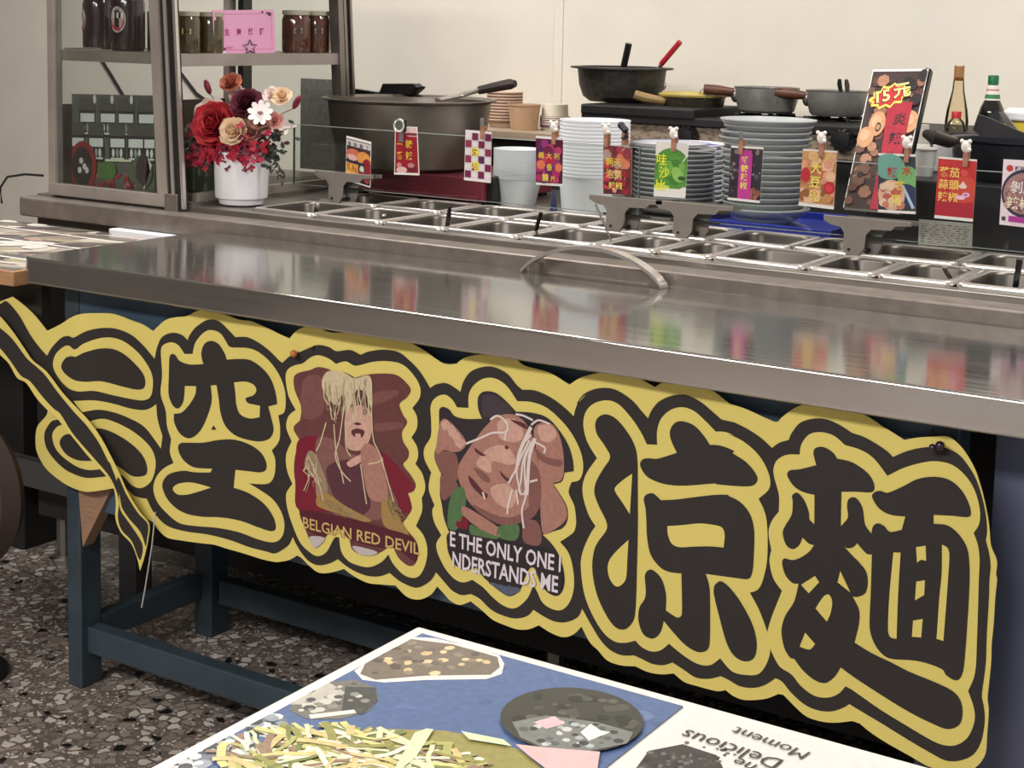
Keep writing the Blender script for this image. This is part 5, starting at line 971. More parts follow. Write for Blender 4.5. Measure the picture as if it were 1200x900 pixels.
for px in (805, 990):
    c = (0.6098, 1.4, 0.9814) if px == 805 else (0.9853, 1.4, 0.995)
    R_ = Matrix.Rotation(PI/2, 3, 'X')
    k = MB().lathe([(.001, 0), (.026, 0), (.026, .012), (.021, .03), (.001, .032)], (c[0], 1.41, c[2]), blackp, 24, R_)
    for i in range(12):
        a = 2*PI*i/12; k.box(c[0]+.024*math.cos(a)-.002, c[0]+.024*math.cos(a)+.002, 1.383, 1.41, c[2]+.024*math.sin(a)-.002, c[2]+.024*math.sin(a)+.002, blackp)
    k.build('knob', t)
def burner(cx, cy, parent, r_=.075):
    b = MB()
    for i in range(4):
        a = PI/4+PI/2*i; b.tube([(cx+.03*math.cos(a), cy+.03*math.sin(a), hz+.022), (cx+r_*math.cos(a), cy+r_*math.sin(a), hz+.022), (cx+r_*math.cos(a), cy+r_*math.sin(a), hz+.014)], .005, blackm, 6)
    b.lathe([(.03, hz+.014), (.03, hz+.020), (.012, hz+.022)], (cx, cy, 0), blackm, 16); b.build('pan_support', parent)
PZ = hz+.0275; PW = hz+.037
WY = 1.58
wc = (0.3371, 1.58, 1.1274); wsc = 1/472.24
rw = 52*wsc
for c in ((wc[0], WY), (0.5434, 1.56), (0.7221, 1.58), (0.8869, 1.60)): burner(*c, t)
pz2 = wc[2]
wokm = mat('cast_black_pot', (56, 54, 50), .5, .35, var=.35, scale=70, bump=.25)
b = MB().lathe([(.001, PW), (rw*.72, PW), (rw*.87, PW+(pz2-PW)*.15), (rw*.96, PW+(pz2-PW)*.5), (rw*.99, PW+(pz2-PW)*.85), (rw*1.0, pz2-.003), (rw*1.16, pz2-.001), (rw*1.16, pz2+.003), (rw*.97, pz2+.004), (rw*.95, PW+(pz2-PW)*.5), (rw*.6, PW+.006), (.001, PW+.006)], (wc[0], WY, 0), wokm, 48, cap=False)
tag(b.build('deep_pot', smooth=.5), 'deep black cast pot on the left burner with two ladle handles sticking out', 'pot')
for nm, pts, m, lab in (('soup_ladle', [(0.3271, 1.6, 1.1013), (0.3363, 1.59, 1.1315), (0.3515, 1.585, 1.1888)], blackp, 'ladle with black handle standing in the deep black pot'), ('soup_ladle', [(0.4094, 1.62, 1.1167), (0.4303, 1.61, 1.1406), (0.4845, 1.6, 1.1962)], mat('red_handle', (176, 34, 48), .35), 'ladle with red handle leaning right in the deep black pot')):
    l = thing(nm, lab, 'ladle', pts[0], 'ladles in the deep pot')
    MB().tube(pts[1:], .0085 if m == blackp else .007, m, 10).build('handle', l)
    MB().tube([pts[0], Vector(pts[1]).lerp(Vector(pts[2]), .05)], .005, steel_p, 8).build('neck', l)
    MB().ball(Vector(pts[0])+Vector((0, 0, -.03)), .03, steel_p, sc=(1, 1, .6)).build('cup', l)
# flat pan with woven yellow lid
c = (0.5435, 1.56, 1.0688); s1 = 1/487.41; r1 = 38*s1
t = thing('lidded_pan', 'dark shallow pan under a yellow wooden lid beside the deep black pot', 'pan', (c[0], 1.56, PZ))
MB().lathe([(.001, PZ), (r1*.86, PZ), (r1*.96, PZ+.012), (r1, PZ+.03), (r1*.97, PZ+.03), (r1*.9, PZ+.008), (.001, PZ+.006)], (c[0], 1.56, 0), mat('hammered_dark', (92, 84, 72), .4, .7, var=.3, scale=60, bump=.4), 40, cap=False).build('pan_body', t, smooth=.5)
yl = mat('yellowed_bamboo', (176, 156, 84), .45, var=.2, scale=20)
MB().lathe([(.001, PZ+.031), (r1*1.05, PZ+.031), (r1*1.07, PZ+.036), (r1*.9, PZ+.041), (.001, PZ+.043)], (c[0], 1.56, 0), yl, 40).box(c[0]+r1*.95, c[0]+r1*1.35, 1.545, 1.575, PZ+.034, PZ+.04, yl).build('lid', t)
MB().tube([(c[0]-r1*.55, 1.56-r1*.8, PZ+.019), (c[0]-r1*1.05, 1.56-r1*1.2, PZ+.027), (c[0]-r1*1.32, 1.56-r1*1.35, PZ+.034)], [.009, .012, .011], mat('pale_wood_handle', (150, 122, 78), .5, var=.2, scale=20), 10).build('handle', t)
def saucepan(px, py, pb, wid, y, lab, hl):
    c = at_[(px, py)]; r_ = wid*at_s[(px, py)]/2; z1 = c[2]
    t_ = thing('saucepan', lab, 'saucepan', (c[0], y, PZ), 'hammered saucepans on the hob')
    hm = mat('hammered_aluminium', (140, 138, 133), .38, .45, var=.12, scale=45, bump=.5)
    MB().lathe([(.001, PZ), (r_*.78, PZ), (r_*.86, PZ+.006), (r_*.97, PZ+(z1-PZ)*.6), (r_, z1), (r_*1.02, z1+.002), (r_*.97, z1), (r_*.93, PZ+(z1-PZ)*.5), (r_*.76, PZ+.005), (.001, PZ+.004)], (c[0], y, 0), hm, 44, cap=False).build('pan_body', t_, smooth=.5)
    d = Vector((-.86, -.5, 0)).normalized(); a = Vector((c[0], y, z1-.012))+d*r_*.96
    MB().ball(a+Vector((0, 0, -.006)), .014, steel_d, sc=(.8, .8, 1.3)).build('handle_bracket', t_)
    MB().tube([a, a+d*.045+Vector((0, 0, .004)), a+d*hl+Vector((0, 0, .006))], [.009, .0125, .0115], handlewood, 12).build('wooden_handle', t_)
    e = a+d*hl; MB().tube([e+Vector((0, 0, .006))+Vector((.010*math.sin(q), 0, -.014+.014*math.cos(q))) for q in [2*PI*i/14 for i in range(15)]], .0012, steel_d, 5).build('hanging_ring', t_)
at_ = {(897, 103): (0.7258, 1.58, 1.094), (979, 107): (0.8908, 1.6, 1.0923)}; at_s = {(897, 103): 1/498.19, (979, 107): 1/508.05}
saucepan(897, 103, 0, 76, 1.58, 'hammered saucepan with wooden handle behind the top of the tall plate stack', .075)
saucepan(979, 107, 0, 72, 1.60, 'hammered saucepan with spoons standing in it, left of the leaning price board', .075)
for i, (dx, lab) in enumerate(((-.012, 'green-backed steel spoon standing left in the right saucepan'), (.006, 'bright steel spoon standing right in the right saucepan'))):
    q = (0.9229, 1.56, 1.1215)
    tag(MB().tube([(q[0]+dx*.6, 1.58, PZ+.02), (q[0]+dx, 1.56, q[2]-.012), (q[0]+dx*.9+.002, 1.55, q[2]), ], [.003, .006, .004], mat('green_steel', (66, 84, 74), .3, .5) if i == 0 else steel_p, 8, .4).build('table_spoon'), lab, 'spoon')

# paper cups
def cup(c, r0, r1, h, m, lab, nm='paper_cup', grp=None, band=None, n=28):
    x, y, z = c
    b = MB().lathe([(.001, z), (r0, z), (r1, z+h-.004), (r1+.0018, z+h-.003), (r1+.0018, z+h), (r1-.001, z+h), (r0-.002, z+.004), (.001, z+.004)], (x, y, 0), m, n, cap=False)
    if band: b.lathe([(r1+.0006, z+h-.0105), (r1+.0012, z+h-.0045)], (x, y, 0), band, n, cap=False)
    return tag(b.build(nm, smooth=.5), lab, 'cup', grp)
pbowl = mat('tan_paper_bowl', (206, 182, 158), .7); brown_b = mat('brown_band', (124, 88, 74), .6); purple_b = mat('purple_band', (132, 104, 130), .6); palewhite = mat('cream_paper', (232, 222, 206), .6)
c0 = (0.0062, 1.56, 0.9622); sA = 1/451.4
n_ = 10; top = 1.0572; h0 = .022; st = (top-LZ-h0)/(n_-1)
for i in range(n_):
    cup((c0[0], 1.56, LZ+st*i), .037, 20.5*sA, h0, pbowl, 'tan paper bowl, %s from the bottom of the brown-striped stack behind the steel bowl' % ORDS[i], 'paper_bowl', 'stacked tan paper bowls', brown_b)
c1 = (0.104, 1.5, 0.9699); s2 = 1/463.24
cup((c1[0], 1.5, LZ), 15.5*s2, 19*s2, 1.0303-LZ, kraft, 'plain kraft paper bowl standing in front of the brown-striped stack', 'paper_bowl')
c2 = (0.1585, 1.56, 0.9703); s3 = 1/460.76
top = 1.0007; n_ = 4; st = (top-LZ-.018)/(n_-1)
for i in range(n_):
    cup((c2[0], 1.56, LZ+st*i), .034, 17*s3, .018, palewhite, 'cream paper cup, %s from the bottom of the purple-striped stack left of the hob' % ORDS[i], 'paper_cup', 'stacked cream paper cups', purple_b)
t = MB().lathe([(.001, top+.001), (16*s3, top+.001), (15*s3, 1.031), (.001, 1.031)], (c2[0], 1.56, 0), mat('cloudy_plastic', (226, 216, 198), .4), 28, cap=False)
tag(t.build('plastic_tub', smooth=.5), 'cloudy plastic tub on top of the purple-striped cups', 'tub')

# nested white plastic containers
def nested(px, y, ptop, pbot, wtop, wbot, n_, lab, grp, hfrac):
    c = at_n[px]; s_ = c[3]; zt = c[4]; r1 = wtop*s_/2; r0 = wbot*s_/2; H = (zt-ZP)*hfrac; st = (zt-ZP-H)/(n_-1); lh = min(.0045, st*.45)
    for i in range(n_):
        z = ZP+st*i; b = MB()
        b.lathe([(.001, z), (r0, z), (r0+(r1-r0)*.85, z+H-lh-.0005), (r1, z+H-lh), (r1, z+H), (r1-.002, z+H), (r0-.002, z+.004), (.001, z+.003)], (c[0], y, 0), white, 40, cap=False)
        tag(b.build('plastic_container', smooth=.5), lab % ORDS[i], 'container', grp)
at_n = {697: (0.559, 1.06, 0.9212, 0.0018266, 1.0307), 606: (0.3794, 1.04, 0.9103, 0.0018705, 0.959)}
nested(697, 1.06, 0, 0, 83, 74, 16, 'white round plastic container, %s from the bottom of the tall nested stack', 'tall nested white containers', .4)
nested(606, 1.04, 0, 0, 58, 44, 14, 'white round plastic container, %s from the bottom of the low nested stack', 'low nested white containers', .5)
tag(MB().lathe([(.007, ZP), (.0085, ZP+.004), (.0035, 0.8734), (.002, 0.8806)], (0.5151, .97, 0), mat('navy_plastic', (50, 52, 100), .4), 14).build('squeeze_bottle_tip'), 'small navy plastic cone in front of the white containers', 'nozzle')

# trays and stacks of plates
TX0, TX1 = 0.8413, 1.1406
b = MB().box(TX0+.012, TX1-.012, .957, 1.2, ZP, ZP+.004, bluetray)
for x0, x1, y0, y1 in ((TX0, TX1, .948, .955), (TX0, TX1, 1.205, 1.212), (TX0, TX0+.008, .955, 1.205), (TX1-.008, TX1, .955, 1.205)): b.box(x0, x1, y0, y1, ZP, ZP+.018, bluetray)
tag(b.build('serving_tray', smooth=0, bevel=.002), 'blue plastic tray under the plate stacks', 'tray')
PC = (0.9599, 1.045); sp = 1/587.82
TZ = ZP+.0045
zt = 1.0529
def plate(x, y, z, r_, h, lab, grp, m=None, rim=None, name='dinner_plate', tilt=0):
    R_ = Matrix.Rotation(tilt, 3, 'X') @ Matrix.Rotation(tilt*.7, 3, 'Y')
    b = MB().lathe([(.001, 0), (r_*.6, 0), (r_*.8, h*.3), (r_*.93, h*.62), (r_*.985, h-.003), (r_, h-.0025), (r_, h), (r_*.97, h+.0004), (r_*.9, h*.66), (r_*.76, h*.36), (r_*.55, .004), (.001, .004)], (x, y, z), m or plate_m, 40, R_, cap=False)
    if rim: b.lathe([(r_*.8, h*.62), (r_*1.004, h-.0025)], (x, y, z), rim, 40, R_, cap=False)
    return tag(b.build(name, smooth=.5), lab, 'plate', grp)
NP = 17
hs = [.036]+[.026]*(NP-1); zz = TZ; st = (zt-TZ-.024)/(NP-1)
for i in range(NP):
    w_ = [92, 104, 98, 100, 100, 102, 100, 101, 99, 102, 104, 103, 100, 108, 106, 104, 112][i]*sp/2
    k = ('lowest plate, a deep pale one,' if i == 0 else 'topmost wide plate' if i == NP-1 else 'grey plate, %s from the bottom' % ORDS[i] if i < 16 else '')
    plate(PC[0]+random.uniform(-.003, .003), PC[1]+random.uniform(-.002, .002), TZ+st*i, w_, .024 if i else .036, k+' of the tall stack on the blue tray', 'plates in the tall stack', mat('pale_melamine', (206, 208, 208), .35) if i == 0 else None)
Q2 = (0.7162, 1.13); s4 = 1/551.09
z2 = 0.9776; NQ = 13; st = (z2-ZP-.02)/(NQ-1)
for i in range(NQ):
    plate(Q2[0]+random.uniform(-.0015, .0015), Q2[1], ZP+st*i, 48*s4, .02, 'small grey plate, %s from the bottom of the stack behind the green sign' % ORDS[i], 'small plates in the stack behind the green sign', name='side_plate')
blue_r = mat('blue_print_rim', (60, 78, 160), .3, var=.9, scale=140)
Q3 = (0.6731, 1.27); s5 = 1/528.5; z3 = 0.9772; NR = 12; st = (z3-ZP-.02)/(NR-1)
for i in range(NR):
    plate(Q3[0], Q3[1], ZP+st*i, 46*s5, .02, 'blue patterned plate, %s from the bottom of the stack between grey stacks' % ORDS[i], 'blue patterned plates', whitec, blue_r, name='patterned_plate')
tag(MB().lathe([(.001, 0), (42*s4, 0), (46*s4, .006), (44*s4, .007), (.001, .003)], (Q2[0]-.012, Q2[1], z2+.002), whitec, 36, cap=False).lathe([(40*s4, .0045), (46.2*s4, .0075)], (Q2[0]-.012, Q2[1], z2+.002), blue_r, 36, cap=False).build('patterned_saucer', smooth=.5), 'blue and white patterned saucer on top of the small grey plates', 'plate')

# black box with label and big black pot at the right
KX0 = 1.1849
t = thing('black_cooker_box', 'black steel cooker box at the right with a printed label on its front', 'cooker', (KX0+.3, 1.2, ZP))
MB().box(KX0, 1.95, 1.0, 1.38, ZP, 0.9567, mat('charcoal_steel', (42, 42, 46), .4, .4, var=.15, scale=20)).build('box_shell', t, smooth=0, bevel=.004)
lp = Print((1.2906, 0.999, 0.8377), (1.3907, 0.999, 0.8392), (1.3897, 0.999, 0.8847), (1.2898, 0.999, 0.8841))
lp.base(ink((186, 182, 174)), .0006)
for r_ in range(8):
    b0 = .12+r_*.1; a = .04
    while a < .92:
        w_ = random.uniform(.03, .1); lp.rect(a, b0, min(.96, a+w_), b0+.035, ink(random.choice([(110, 108, 104), (130, 126, 122), (150, 110, 106)]))); a += w_+random.uniform(.02, .12)
lp.mb.build('label_sheet', t, smooth=0)
kc = (1.4277, 1.15, 1.0309); ks = 1/622.21
KZ = 0.9567
rk = 80*ks; kz = kc[2]
t = thing('black_wok', 'big black wok with a long dark handle at the right edge', 'wok', (kc[0], 1.16, KZ))
MB().lathe([(.001, KZ), (rk*.9, KZ), (rk*.95, KZ+.01), (rk*.99, kz-.004), (rk*1.04, kz), (rk*1.04, kz+.003), (rk*.97, kz), (rk*.9, KZ+.01), (.001, KZ+.008)], (kc[0], 1.16, 0), mat('blued_black_steel', (40, 42, 50), .35, .5, var=.2, scale=12), 52, cap=False).build('wok_body', t, smooth=.5)
MB().tube([(kc[0]-rk*.75, 1.16-rk*.72, kz-.002), (1.3375, 1, 1.0315), (1.3219, 0.957, 1.042), (1.3018, 0.98, 1.0445)], [.006, .012, .014, .009], mat('worn_dark_handle', (62, 56, 52), .35, .3, var=.3, scale=15), 10).build('handle', t)
tag(MB().extr([(1.3368, 1.15, 1.047), (1.3449, 1.15, 1.0767), (1.3614, 1.15, 1.0727), (1.4412, 1.15, 1.0429), (1.4417, 1.15, 1.0349), (1.3539, 1.15, 1.0332)], (0, .006, 0), mat('grey_blade', (66, 64, 66), .35, .6)).build('metal_scraper', smooth=0), 'dark triangular metal scraper lying on the black wok', 'scraper')
tag(MB().extr([(1.3697, 1.2, 1.0811), (1.3794, 1.2, 1.0816), (1.4072, 1.2, 1.0486), (1.3947, 1.2, 1.0414)], (0, .006, 0), steel_d).build('steel_turner', smooth=0), 'steel turner handle leaning behind the dark scraper', 'turner')

# bottles at the right
def bottle(px, y, zb, prof, m, lab, parts):
    t_ = thing('glass_bottle' if 'glass' in lab else 'sauce_bottle', lab, 'bottle', (px, y, zb))
    MB().lathe([(r_, zb+h) for r_, h in prof], (px, y, 0), m, 28, cap=False).build('bottle_body', t_, smooth=.7)
    for nm, pr_, m_ in parts: MB().lathe([(r_, zb+h) for r_, h in pr_], (px, y, 0), m_, 28, cap=nm == 'cap').build(nm, t_, smooth=.7)
LZ2 = hz-.0035
a = (1.2005, 1.5, 1.0099); k = 1/545.75; zt = 1.156; H = zt-LZ
amber = glass_mat('pale_amber_glass', (.93, .87, .73))
bottle(a[0], 1.5, LZ2, [(.001, 0), (.026, 0), (13.5*k, .01), (13.5*k, H*.38-.034), (12*k, H*.5-.034), (7*k, H*.72-.034), (5.5*k, H*.9-.034), (5.5*k, H-.034)], amber, 'tall empty pale amber glass bottle with a brown-stained neck', [('neck_stain', [(5.7*k, H*.83-.034), (5.9*k, H-.036)], mat('brown_stain', (164, 116, 70), .4))])
a = (1.2189, 1.42, 1.0147); k = 1/557.89
cg = glass_mat('clear_bottle_glass', (.86, .86, .83))
z0_ = 1.0629
bottle(a[0], 1.435, LZ2, [(.001, 0), (10*k, 0), (11.5*k, .006), (11.5*k, z0_-LZ2-.032), (9*k, z0_-LZ2-.018), (5*k, z0_-LZ2-.01), (5*k, z0_-LZ2-.006)], cg, 'small clear glass bottle with a red screw cap before the amber bottle', [('cap', [(5.6*k, z0_-LZ2-.010), (5.8*k, z0_-LZ2+.003), (5.4*k, z0_-LZ2+.004)], mat('red_cap', (186, 34, 52), .35)), ('label', [(11.7*k, .0), (11.7*k, .012)], mat('red_label', (170, 80, 70), .5))])
a = (1.274, 1.5, 1.0322); k = 1/552.36; zt = 1.144; H = zt-LZ2
bottle(a[0], 1.5, LZ2, [(.001, 0), (15*k, 0), (15*k, H*.42), (13.5*k, H*.5), (9*k, H*.62), (7.5*k, H*.7), (6*k, H*.85), (6*k, H*.9)], mat('dark_soy_glass', (20, 16, 16), .1, coat=.8), 'dark soy bottle with a green cap and white neck label', [('cap', [(6.2*k, H*.86), (6.3*k, H-.003), (5.6*k, H)], mat('green_cap', (26, 104, 64), .35)), ('neck_label', [(9.2*k, H*.62), (7.9*k, H*.72), (6.5*k, H*.85)], mat('label_white', (228, 222, 212), .5)), ('label_band', [(9.0*k, H*.645), (8.1*k, H*.71)], mat('label_green', (60, 120, 76), .5)), ('label_dot', [(7.55*k, H*.75), (7.2*k, H*.79)], mat('label_red', (206, 120, 116), .5))])
q = (1.2981, 1.62, 1.0284)
t = thing('yellow_tub', 'yellow and white food tub behind the wok at the right edge', 'tub', (q[0]+.03, 1.62, LZ2))
MB().box(q[0]-.03, q[0]+.1, 1.56, 1.68, LZ2, 1.0464, mat('mustard_yellow', (214, 186, 60), .5)).build('tub_body', t, smooth=0, bevel=.006)
MB().box(q[0]-.034, q[0]+.104, 1.556, 1.684, 1.0464, 1.0664, white).build('lid', t, smooth=0, bevel=.004)
tag(MB().box(1.2521, 1.3021, 1.70, 1.72, LZ2, 1.0682, white).build('white_carton', smooth=0, bevel=.003), 'white carton behind the dark soy bottle', 'carton')
a = (1.2626, 1.1, 0.9665); k = 1/611.36; zt = 1.0106
tag(MB().lathe([(.001, KZ), (10*k, KZ), (13.5*k, zt-.004), (14.4*k, zt-.003), (14.4*k, zt), (13*k, zt), (9.5*k, KZ+.004), (.001, KZ+.003)], (a[0], 1.1, 0), mat('white_foam_cup', (222, 220, 214), .6), 28, cap=False).build('foam_cup', smooth=.5), 'white foam cup on the black cooker box', 'cup')
a = (1.207, 1.25, 1.0047); k = 1/581.92; zt = 1.0459
t = thing('shaker_bottle', 'pale plastic shaker bottle behind the white foam cup', 'bottle', (a[0], 1.25, KZ))
MB().lathe([(.001, KZ), (10.5*k, KZ), (10.5*k, zt-.045), (9.5*k, zt-.04), (8.5*k, zt-.037)], (a[0], 1.25, 0), mat('frosted_plastic', (202, 198, 188), .4), 24, cap=False).build('bottle_body', t, smooth=.5)
MB().lathe([(9*k, zt-.037), (7.5*k, zt), (.001, zt)], (a[0], 1.25, 0), mat('frosted_cap', (190, 184, 174), .4), 24, cap=False).build('cap', t, smooth=.5)
q = (1.2754, 1.2, 0.9861)
tag(MB().box(q[0]-.028, q[0]+.024, 1.19, 1.24, KZ, 1.0112, mat('pale_tissue_box', (196, 194, 192), .6)).build('small_carton', smooth=0, bevel=.003), 'small pale carton between foam cup and wok', 'carton')

# ================================================================ FLAVOUR SIGNS ON THE GLASS
YS = .7752
def sign(lab, tl, tr, br, bl, draw, nm='flavour_sign'):
    p_ = Print(bl, br, tr, tl, .00003)
    p_.base(paper, .0006); draw(p_)
    t_ = thing(nm, lab, 'sign', p_.at(.5, 0), 'flavour signs clipped along the glass')
    p_.mb.build('printed_card', t_, smooth=0)
    if p_.tx.v: p_.tx.build('lettering', t_, smooth=0)
    return t_
yel = ink((240, 206, 70)); yel2 = ink((250, 232, 96)); wht = ink((244, 236, 232)); dred = ink((158, 28, 46)); red_i = ink((200, 40, 44)); blk = ink((40, 30, 34))
def s1(p_):
    p_.rect(.02, .0, .98, .95, ink((70, 44, 44))); p_.rect(.0, .8, 1, .93, ink((206, 200, 196)))
    for k, ch in enumerate('香酥雞丁'): p_.text(ch, .06+k*.24, .81, .0095, blk, .012)
    p_.ell(.3, .62, .3, .13, ink((206, 110, 84))); p_.ell(.72, .58, .28, .16, ink((224, 152, 74))); p_.ell(.25, .55, .2, .07, ink((224, 176, 170)))
    p_.ell(.85, .4, .2, .2, ink((150, 30, 44))); p_.rect(.0, .44, .75, .48, ink((40, 36, 70))); p_.rect(.02, .1, .5, .42, ink((222, 160, 72)))
    p_.blobs(.02, .1, .5, .42, [(236, 186, 96), (196, 120, 50)], 12, .05, .09); p_.ell(.66, .32, .13, .13, ink((66, 76, 60)), 10); p_.ell(.65, .34, .09, .08, ink((210, 214, 196)), 8)
    p_.blobs(.5, .02, 1, .3, [(176, 70, 70), (210, 150, 140), (40, 34, 40), (130, 30, 40)], 18, .05, .1); p_.rect(0, 0, 1, .03, paper)
def s2(p_):
    p_.rect(.03, .04, .97, .98, ink((158, 26, 44))); p_.rect(.45, .86, .97, .98, ink((230, 196, 190))); p_.rect(.5, .8, .97, .87, ink((120, 50, 56))); p_.rect(.55, .79, .97, .82, ink((214, 150, 150)))
    p_.text('糖', .46, .57, .0185, yel, .012); p_.text('辣', .46, .33, .0185, yel, .012); p_.text('宴', .12, .56, .0, yel, .012) if 0 else None
    p_.text('一', .08, .57, .0165, yel, .012); p_.text('番', .08, .33, .0175, yel, .012)
    p_.ell(.3, .1, .22, .07, ink((226, 190, 180))); p_.ell(.2, .2, .1, .05, ink((210, 140, 140))); p_.ell(.72, .14, .2, .09, ink((120, 30, 44))); p_.ell(.68, .2, .14, .05, ink((196, 130, 130))); p_.rect(0, 0, 1, .045, paper)
def s3(p_):
    p_.rect(.02, .05, .98, .95, ink((226, 214, 220)))
    for r_ in range(6):
        for c_ in range(4):
            if (r_+c_) % 2 == 0: p_.rect(.02+c_*.25, .06+r_*.15, .25+c_*.25, .2+r_*.15, ink(random.choice([(122, 34, 74), (90, 40, 80), (150, 50, 80)])))
            else: p_.ell(.13+c_*.25, .13+r_*.15, .1, .06, ink((238, 226, 226)), 8)
    p_.text('味', .24, .5, .0225, ink((120, 90, 20)), .012); p_.text('味', .24, .5, .0225, yel2, .012); p_.text('噌', .24, .22, .0225, ink((120, 90, 20)), .012); p_.text('噌', .24, .22, .0225, yel2, .012)
    p_.rect(0, 0, 1, .05, paper)
def s4(p_):
    p_.rect(.0, .05, 1, .95, ink((92, 22, 56)))
    p_.blobs(.02, .06, .98, .94, [(176, 40, 100), (150, 50, 116), (120, 26, 70), (200, 60, 110), (90, 30, 90)], 34, .1, .2)
    p_.ell(.2, .42, .16, .09, ink((224, 122, 84))); p_.ell(.86, .38, .13, .09, ink((226, 124, 80))); p_.ell(.55, .52, .16, .09, ink((190, 34, 60)))
    for k, ch in enumerate('義大利'): p_.text(ch, .1+k*.29, .56, .0135, yel, .012)
    p_.text('香', .4, .32, .0145, yel, .012); p_.text('腸', .24, .1, .0155, yel2, .012); p_.text('片', .56, .1, .0125, yel, .012)
def s5(p_):
    p_.rect(0, 0, 1, 1, ink((120, 48, 54)))
    p_.blobs(.0, .5, 1, 1, [(200, 96, 76), (190, 60, 70), (222, 130, 96), (150, 60, 66), (180, 150, 140)], 26, .1, .2); p_.blobs(.0, .0, 1, .5, [(160, 30, 52), (200, 60, 80), (120, 24, 40), (226, 150, 150), (90, 40, 40)], 34, .06, .15)
    p_.text('朝天', .1, .6, .0175, yel, .012); p_.text('泡菜', .1, .35, .018, ink((244, 206, 120)), .012); p_.text('辣椒', .2, .12, .0155, yel2, .012)
def s6(p_):
    p_.rect(.0, .0, 1, 1, ink((236, 228, 220))); p_.ell(.5, .5, .6, .4, ink((86, 148, 56)), 22); p_.rect(0, .2, 1, .75, ink((92, 152, 60))); p_.blobs(.05, .2, .95, .8, [(70, 132, 48), (110, 170, 70)], 10, .15, .3)
    p_.ell(.2, .18, .3, .05, ink((210, 226, 90))); p_.rect(0, .0, 1, .16, ink((240, 236, 226))); p_.ell(.72, .42, .16, .16, ink((150, 196, 96)), 12, .6); p_.ell(.84, .58, .1, .07, ink((130, 180, 80)))
    p_.poly([(.84, .66), (.99, .82), (1, .79), (.88, .66)], wht); p_.ell(.85, .36, .12, .04, ink((52, 92, 44)))
    for k, ch in enumerate('哇沙比'): p_.text(ch, .03+(.1 if k == 1 else 0), .6-k*.235, .023, ink((248, 240, 40)), .012)
def s7(p_):
    p_.rect(.0, .04, 1, .96, ink((52, 42, 52))); p_.blobs(.0, .05, 1, .95, [(92, 80, 100), (30, 24, 30), (130, 120, 140), (70, 50, 60), (150, 120, 110)], 50, .03, .08)
    p_.blobs(.6, .05, 1, .3, [(140, 84, 66), (170, 100, 80)], 10, .06, .1)
    p_.rect(.3, .04, .7, .84, ink((196, 60, 150))); p_.ell(.5, .84, .2, .1, ink((196, 60, 150)))
    p_.vtext('蜂糖辣椒', .36, .70, .0145, yel2, 1.08, .012); p_.rect(0, 0, 1, .045, paper)
def s8(p_):
    p_.rect(.0, .06, 1, .97, ink((206, 150, 96))); p_.blobs(.0, .07, 1, .96, [(226, 180, 120), (190, 120, 80), (236, 190, 150), (200, 140, 84), (150, 96, 60), (230, 160, 130)], 46, .08, .18)
    p_.ell(.14, .55, .14, .13, ink((196, 36, 54))); p_.ell(.85, .36, .16, .11, ink((190, 34, 50))); p_.ell(.84, .35, .1, .07, ink((220, 60, 70)), 8)
    for k, ch in enumerate('大豆兜'): p_.text(ch, .26, .6-k*.24, .022, ink((120, 80, 20)), .012); p_.text(ch, .26, .6-k*.24, .022, yel2, .012)
    p_.rect(0, 0, 1, .045, paper)
def s9(p_):
    p_.rect(0, .04, 1, .96, ink((44, 56, 66))); p_.ell(.3, .78, .42, .22, ink((112, 168, 150)), 18); p_.ell(.8, .6, .28, .2, ink((120, 180, 110)), 16); p_.ell(.75, .3, .34, .2, ink((40, 52, 86)), 16)
    p_.poly([(.6, .5), (.7, .46), (.98, .1), (.9, .08)], ink((180, 200, 226))); p_.ell(.36, .3, .36, .26, ink((226, 184, 150)), 20); p_.blobs(.05, .08, .68, .52, [(240, 206, 170), (206, 130, 100), (232, 200, 180), (196, 100, 80)], 26, .06, .13)
    p_.text('辣', .24, .62, .0185, red_i, .012); p_.text('味', .68, .68, .0, red_i); p_.text('水', .64, .66, .018, red_i, .012); p_.text('芒', .46, .4, .018, yel, .012); p_.text('果', .32, .14, .0215, ink((246, 216, 90)), .012); p_.rect(0, 0, 1, .045, paper)
def s10(p_):
    p_.rect(.0, .05, 1, .97, ink((200, 44, 44))); p_.rect(.0, .05, 1, .3, ink((176, 30, 46))); p_.ell(.72, .5, .36, .22, ink((212, 72, 56)), 16)
    for k, s_ in enumerate(('蕃茄', '蒜頭', '辣椒')): p_.text(s_, .04, .7-k*.2, .0178, ink((250, 216, 110)), .012)
    p_.ell(.7, .77, .09, .05, ink((224, 80, 70))); p_.ell(.68, .55, .11, .035, ink((240, 210, 200))); p_.poly([(.6, .56), (.78, .56), (.68, .64)], ink((240, 210, 200))); p_.ell(.64, .37, .13, .035, ink((240, 200, 214))); p_.ell(.78, .42, .1, .04, ink((240, 190, 214))); p_.ell(.77, .42, .05, .02, ink((190, 90, 150)), 8); p_.rect(0, 0, 1, .04, paper)
def s11(p_):
    p_.rect(0, 0, 1, 1, ink((244, 226, 232))); p_.ell(.62, .5, .62, .36, ink((44, 46, 70)), 28); p_.ell(.62, .5, .56, .31, ink((172, 126, 122)), 26); p_.blobs(.1, .22, 1, .78, [(190, 140, 130), (150, 100, 100), (206, 160, 150), (130, 90, 110)], 40, .04, .09)
    p_.ell(.2, .87, .1, .05, ink((200, 60, 50))); p_.text('辣味', .34, .84, .009, blk, .012); p_.text('剝皮', .24, .52, .0215, wht, .012); p_.text('辣椒', .16, .28, .0215, ink((250, 240, 200)), .012); p_.rect(.25, .06, 1, .15, ink((176, 50, 150))); p_.rect(.06, .07, .17, .13, ink((70, 70, 60)))
